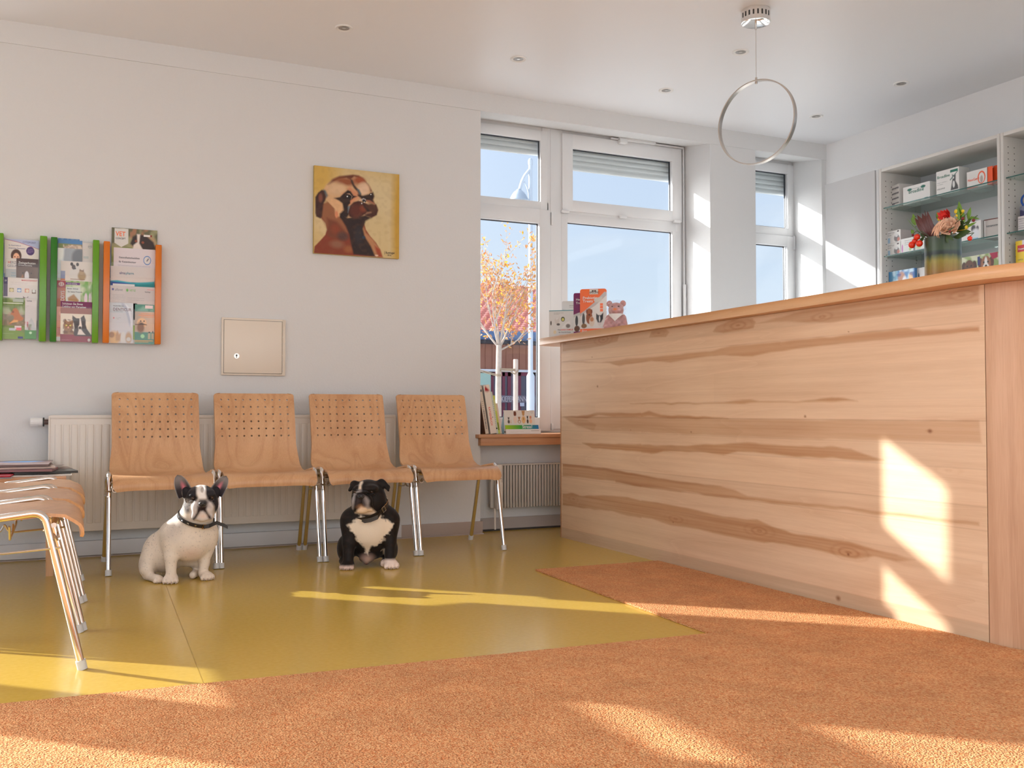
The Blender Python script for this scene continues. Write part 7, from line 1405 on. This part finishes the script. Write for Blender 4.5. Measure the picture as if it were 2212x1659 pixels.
MB().tube([p-t_*.010-u_*.012, p+t_*.010-u_*.012, p+t_*.010+u_*.012, p-t_*.010+u_*.012], .0018, 6, closed=True).build('buckle', M['nickel'], cl)
pts = [p+Vector((-.01, -.004, -.004)), Vector((.045, -.052, .262)), Vector((.010, -.052, .248)), Vector((-.020, -.046, .243)), Vector((-.034, -.042, .246))]
m = MB(); vs = []; n = len(pts)
for i, q in enumerate(pts):
    hw_ = (.0105, .0105, .0105, .0105, .006)[i]
    for dz, dy in ((-hw_, 0), (hw_, 0), (hw_, -.0028), (-hw_, -.0028)): vs.append(q+Vector((0, dy, dz)))
m.add(vs, [(i*4+k, i*4+(k+1) % 4, i*4+4+(k+1) % 4, i*4+4+k) for i in range(n-1) for k in range(4)]+[(0, 1, 2, 3), (n*4-1, n*4-2, n*4-3, n*4-4)]); m.build('strap_end', BLK, cl)
# ================================================================ outside the window
def at(p, Yw): return px(p, 1, Yw)
GZ = -.08
rnd = random.Random(11)
# ---- young street tree
YT = 14.5
b0 = at((1077, 800), YT); fork = at((1078, 752), YT)
TR = thing('street_tree', 'young street tree with orange autumn leaves outside the window', 'tree', (b0.x, YT, GZ))
m = MB(); rt = .050
m.tube([Vector((b0.x+.02, YT, GZ)), Vector((b0.x, YT, .6)), Vector((b0.x-.005, YT, 1.2)), b0, fork+Vector((0, 0, .05))], [rt*1.15, rt, rt*.98, rt*.95, rt*.9], 14)
tips = []
def branch(a, d, L_, r, depth):
    pts = [a]; dd = Vector(d).normalized(); p = Vector(a)
    for i in range(5):
        dd = (dd+Vector((rnd.uniform(-.12, .12), rnd.uniform(-.12, .12), .05))).normalized(); p = p+dd*L_/5; pts.append(p.copy())
    m.tube(pts, [r*(1-.13*i) for i in range(6)], 6)
    for q in pts[2:]: tips.append((q, dd))
    if depth:
        for k in range(3 if depth > 1 else 2):
            q = pts[rnd.choice((2, 3, 4, 5))]; nd = (dd+Vector((rnd.uniform(-.8, .8), rnd.uniform(-.8, .8), rnd.uniform(-.1, .5)))).normalized(); branch(q, nd, L_*rnd.uniform(.55, .8), r*.55, depth-1)
for d, L_ in (((-.75, .1, .9), 1.15), ((-.35, -.3, 1.1), 1.25), ((.05, .2, 1.2), 1.3), ((.35, -.1, 1.1), 1.3), ((.75, .2, .95), 1.15), ((-.55, .5, .8), 1.0), ((.5, .5, .9), 1.0), ((.9, -.1, .35), .8), ((-.2, .1, 1.3), 1.4), ((.2, -.3, 1.3), 1.4)):
    branch(fork+Vector((0, 0, rnd.uniform(-.05, .06))), d, L_*.74, .018, 2)
m.build('trunk', plain('bark', rgb(188, 172, 160, .9), .9, bump=.6, bscale=60, vary=.25, vscale=14), TR).location = (-b0.x, -YT, -GZ)
lm = MB(); cols = []; pal = [rgb(*c, .72) for c in ((240, 180, 110), (236, 164, 80), (226, 150, 90), (244, 200, 130), (214, 160, 126), (246, 190, 70), (220, 180, 150))]
for q, dd in tips:
    for k in range(4):
        c = q+Vector((rnd.gauss(0, .055), rnd.gauss(0, .055), rnd.gauss(0, .055))); n_ = Vector((rnd.uniform(-1, 1), rnd.uniform(-1, 1), rnd.uniform(-1, 1))).normalized(); t_ = n_.cross(Vector((rnd.uniform(-1, 1), rnd.uniform(-1, 1), rnd.uniform(-.3, 1)))).normalized(); s_ = n_.cross(t_); L_ = rnd.uniform(.028, .048); W2 = L_*.42
        lm.add([c-t_*L_, c+s_*W2-t_*L_*.2+n_*.006, c+s_*W2*.8+t_*L_*.4+n_*.006, c+t_*L_, c-s_*W2*.8+t_*L_*.4+n_*.006, c-s_*W2-t_*L_*.2+n_*.006], [(0, 1, 2, 3), (0, 3, 4, 5)])
        cols += [rnd.choice(pal)[:3]]*6
N = NT('autumn_leaf'); a_ = N.n('ShaderNodeAttribute'); a_.attribute_name = 'paint'; N.l(a_.outputs['Color'], N.b.inputs['Base Color']); N.b.inputs['Roughness'].default_value = .6
tr = N.n('ShaderNodeBsdfTranslucent'); N.l(a_.outputs['Color'], tr.inputs[0]); ms = N.n('ShaderNodeMixShader'); ms.inputs[0].default_value = .5; N.l(N.b.outputs[0], ms.inputs[1]); N.l(tr.outputs[0], ms.inputs[2]); N.l(ms.outputs[0], N.out.inputs[0])
me = bpy.data.meshes.new('foliage'); me.from_pydata(lm.v, [], lm.f); me.materials.append(N.m); set_paint(me, np.array(cols)); lo = bpy.data.objects.new('foliage', me); COL.objects.link(lo); lo.parent = TR; lo.location = (-b0.x, -YT, -GZ)
# ---- stakes and rope
YS = YT-.1; st_t = at((1114, 776), YS)
sk = thing('tree_stake', 'pale round wooden stake beside the young tree', 'post', (st_t.x, YS, GZ), group='stakes holding the tree')
MB().lathe([(.040, 0), (.040, st_t.z-GZ-.012), (.034, st_t.z-GZ), (.0, st_t.z-GZ+.001)], n=20).build('pole', plain('stake_wood', rgb(214, 192, 178, .9), .8, vary=.2, vscale=9), sk)
s2_ = copy_tree(sk); s2_.location = (b0.x-.62, YT+.25, GZ); s2_['label'] = 'pale round stake left of the young tree, hidden by the wall from most places'
m = MB(); p0 = at((1084, 799), YT-.05); p1 = at((1112, 799), YS-.045)
for dz in (0, .02, .04): m.tube([Vector((b0.x, YT-.055, p0.z+dz-.02)), p0+Vector((0, 0, dz-.02)), p1+Vector((0, 0, dz*.7-.015)), p1+Vector((.03, .05, dz*.7-.015))], .009, 6)
m.tube([at((1104, 803), YS-.05), at((1112, 808), YS-.06), at((1120, 800), YS-.05)], .014, 6)
tag(m.build('rope', flat(178, 156, 132, .8)), 'coconut rope tied between the tree trunk and the right stake', 'rope')
m = MB(); q1 = at((1040, 803), YT+.1); q2 = at((1074, 812), YT-.06)
for dz in (0, .022): m.tube([Vector((b0.x-.6, YT+.2, q1.z+.06+dz)), q1+Vector((0, 0, dz)), q2+Vector((0, 0, dz)), Vector((b0.x+.03, YT-.056, q2.z+dz))], .009, 6)
tag(m.build('rope', flat(178, 156, 132, .8)), 'coconut rope running left from the tree trunk', 'rope')
# ---- street lamp
YL = 17.0; lt = at((1146, 345), YL); LP = thing('street_lamp', 'pale grey street lamp with a curved arm and bell shaped shade', 'street lamp', (lt.x, YL, GZ)); grey = plain('lamp_paint', rgb(196, 206, 218, 1.0), .35)
zj = at((1146, 812), YL).z
m = MB().tube([(lt.x, YL, GZ), (lt.x, YL, zj), (lt.x, YL, zj+.06), (lt.x, YL, lt.z-.08)], [.078, .078, .048, .040], 18).lathe([(.046, -.1), (.052, -.07), (.05, -.02), (.03, .02), (.0, .035)], (lt.x, YL, lt.z), 18); offR(m.build('pole', grey), LP)
e0 = at((1145, 366), YL); e1 = at((1134, 380), YL); e2 = at((1127, 395), YL); e3 = at((1123, 409), YL)
offR(MB().tube(curve_pts([e0, e1, e2, e3], 5), .034, 10).tube(curve_pts([at((1125, 390), YL), at((1134, 395), YL), at((1141, 412), YL), at((1143, 432), YL)], 5), .016, 8).build('arm', grey), LP)
sc0 = at((1121, 408), YL); rb = (at((1141, 433), YL).x-at((1103, 433), YL).x)/2; hb = sc0.z-at((1121, 432), YL).z; cxl = at((1121, 432), YL).x
offR(MB().lathe([(.0, 0), (rb*.22, -.01), (rb*.34, -.04), (rb*.52, -hb*.28), (rb*.78, -hb*.62), (rb*.94, -hb*.9), (rb, -hb*1.0), (rb*1.02, -hb*1.06), (rb*.96, -hb*1.08)], (cxl, YL, sc0.z), 28).build('shade', plain('lamp_shade_paint', rgb(176, 188, 202, .9), .3)), LP)
# ---- house across the street
YH = 24.0
def hp(cx_, cy_, Yq=YH): return at((1030+cx_/3.456, 480+cy_/3.456), Yq)
HS = thing('house', 'low house across the street with red tiled roof and brown board cladding', 'building', (0, YH, GZ))
xl_, xr_ = hp(-420, 0).x, at((1300, 800), YH).x
zg = hp(200, 857).z; z1_ = hp(200, 915).z; z2_ = hp(200, 1100).z; z3_ = hp(200, 1118).z
offR(MB().box((xl_, YH, GZ), (xr_, YH+6, z3_)).build('wall', plain('house_render', rgb(150, 144, 160, .55), .9), smooth=0), HS)
m = MB(); xx = xl_
while xx < xr_: m.box((xx, YH-.06, z2_), (xx+.17, YH-.035, z1_)); m.box((xx+.15, YH-.045, z2_), (xx+.21, YH-.03, z1_)); xx += .205
offR(m.build('board_cladding', plain('board_brown', rgb(168, 116, 98, .8), .8, vary=.25, vscale=1.5), smooth=0), HS)
offR(MB().box((xl_, YH-.03, z2_-.1), (xr_, YH+6, z1_)).build('upper_wall', flat(120, 84, 72, .7), smooth=0), HS)
offR(MB().box((xl_, YH-.09, z3_), (xr_, YH, z2_)).build('white_band', flat(220, 222, 232, .9), smooth=0), HS)
offR(MB().box((xl_, YH-.35, z1_), (xr_, YH, zg-.08)).build('eaves_beam', flat(52, 46, 58, .8), smooth=0), HS)
gm = MB(); gm.tube([(xl_, YH-.48, zg), (xr_, YH-.48, zg)], .13, 12); offR(gm.build('gutter', flat(92, 120, 165, .8, .3)), HS)
# roof with rows of rounded tiles
ridge = px((1150, 622), 1, YH+3.6); ze, zr = zg+.10, ridge.z; ye, yr_ = YH-.5, YH+3.6
rows = 26; m = MB(); tw = .22; ncol = int((xr_-xl_)/tw)
for i in range(rows):
    t0, t1 = i/rows, (i+1.25)/rows; y0_, y1_ = ye+(yr_-ye)*t0, ye+(yr_-ye)*t1; za, zb = ze+(zr-ze)*t0, ze+(zr-ze)*t1
    vs = []; fs = []; sg = 4
    for k in range(ncol*sg+1):
        x_ = xl_+k*tw/sg+(tw/2 if i % 2 else 0); b = .035*abs(math.sin(PI*k/sg)); vs += [(x_, y0_-.02*abs(math.sin(PI*k/sg)), za+.05+b), (x_, y1_, zb+b), (x_, y0_-.02*abs(math.sin(PI*k/sg)), za-.01)]
    for k in range(ncol*sg): q = k*3; fs += [(q, q+3, q+4, q+1), (q+2, q+5, q+3, q)]
    m.add(vs, fs, 0)
offR(m.build('tiled_roof', plain('roof_tile', rgb(206, 128, 116, 1.1), .75, vary=.25, vscale=4), smooth=50), HS)
m = MB(); m.add([(xl_, ye, ze-.03), (xr_, ye, ze-.03), (xr_, yr_, zr-.03), (xl_, yr_, zr-.03), (xl_, yr_+4, ze-.03), (xr_, yr_+4, ze-.03)], [(0, 1, 2, 3), (3, 2, 5, 4), (0, 3, 4), (1, 5, 2), (0, 4, 5, 1)]); offR(m.build('roof_base', flat(92, 44, 44, .8), smooth=0), HS)
MAR_ = flat(122, 44, 72, .8)
for (x0p, x1p) in ((95, 250), (300, 430), (-250, -60)):
    a = hp(x0p, 1120); b = hp(x1p, 1400); w_ = MB()
    w_.box((a.x, YH-.05, b.z-.9), (a.x+.10, YH-.0, a.z)); w_.box((b.x-.10, YH-.05, b.z-.9), (b.x, YH-.0, a.z)); w_.box((a.x, YH-.05, a.z-.10), (b.x, YH, a.z)); w_.box((a.x+(b.x-a.x)*.58, YH-.05, b.z-.9), (a.x+(b.x-a.x)*.58+.08, YH, a.z)); w_.box((a.x, YH-.05, b.z-.95), (b.x, YH, b.z-.88))
    wf = offR(w_.build('window', MAR_, smooth=0), HS); MB().box((a.x+.05, YH-.02, b.z-.9), (b.x-.05, YH-.01, a.z-.05)).build('pane', plain('dark_pane', rgb(86, 86, 104, .9), .12), wf, smooth=0)
a = hp(-60, 1125); b = hp(96, 1310); offR(MB().box((hp(40, 0).x-1.2, YH-.10, b.z), (hp(94, 0).x, YH-.06, a.z)).build('shutter_panel', flat(176, 206, 196, .85), smooth=0), HS)
# sign board with cut letters on the railing in front
YF = YH-1.2; a = at((1080, 854), YF); b = at((1160, 870), YF); sgn = thing('sign_board', 'grey board with large letters in front of the house windows', 'sign', (a.x, YF, b.z))
bd_ = MB().box((a.x-1.2, YF, b.z), (b.x+1.6, YF+.04, a.z)).build('board', flat(104, 98, 116, .8), smooth=0); offR(bd_, sgn)
tt_ = text_mesh('lettering', [('KIEFERMANN', 0, 0, (a.z-b.z)*1.0, 0, .66)], flat(176, 168, 180, .8), sgn, extrude=.01); tt_.location = (.02, -.015, .03)
for q in (-1.1, -.1, .9, 1.9):
    pp_ = MB().box((a.x+q, YF+.04, GZ), (a.x+q+.06, YF+.10, a.z)); offR(pp_.build('post', flat(90, 80, 90, .8), smooth=0), sgn)
# ---- small white poster beside the sign, seen through the panes
a = at((1124, 868), YH-.2); tag(MB().box((a.x, YH-.2, a.z-.12), (a.x+.12, YH-.17, a.z+.0)).build('notice', flat(210, 212, 230, .9), smooth=0), 'small white notice below the lettered board', 'notice')
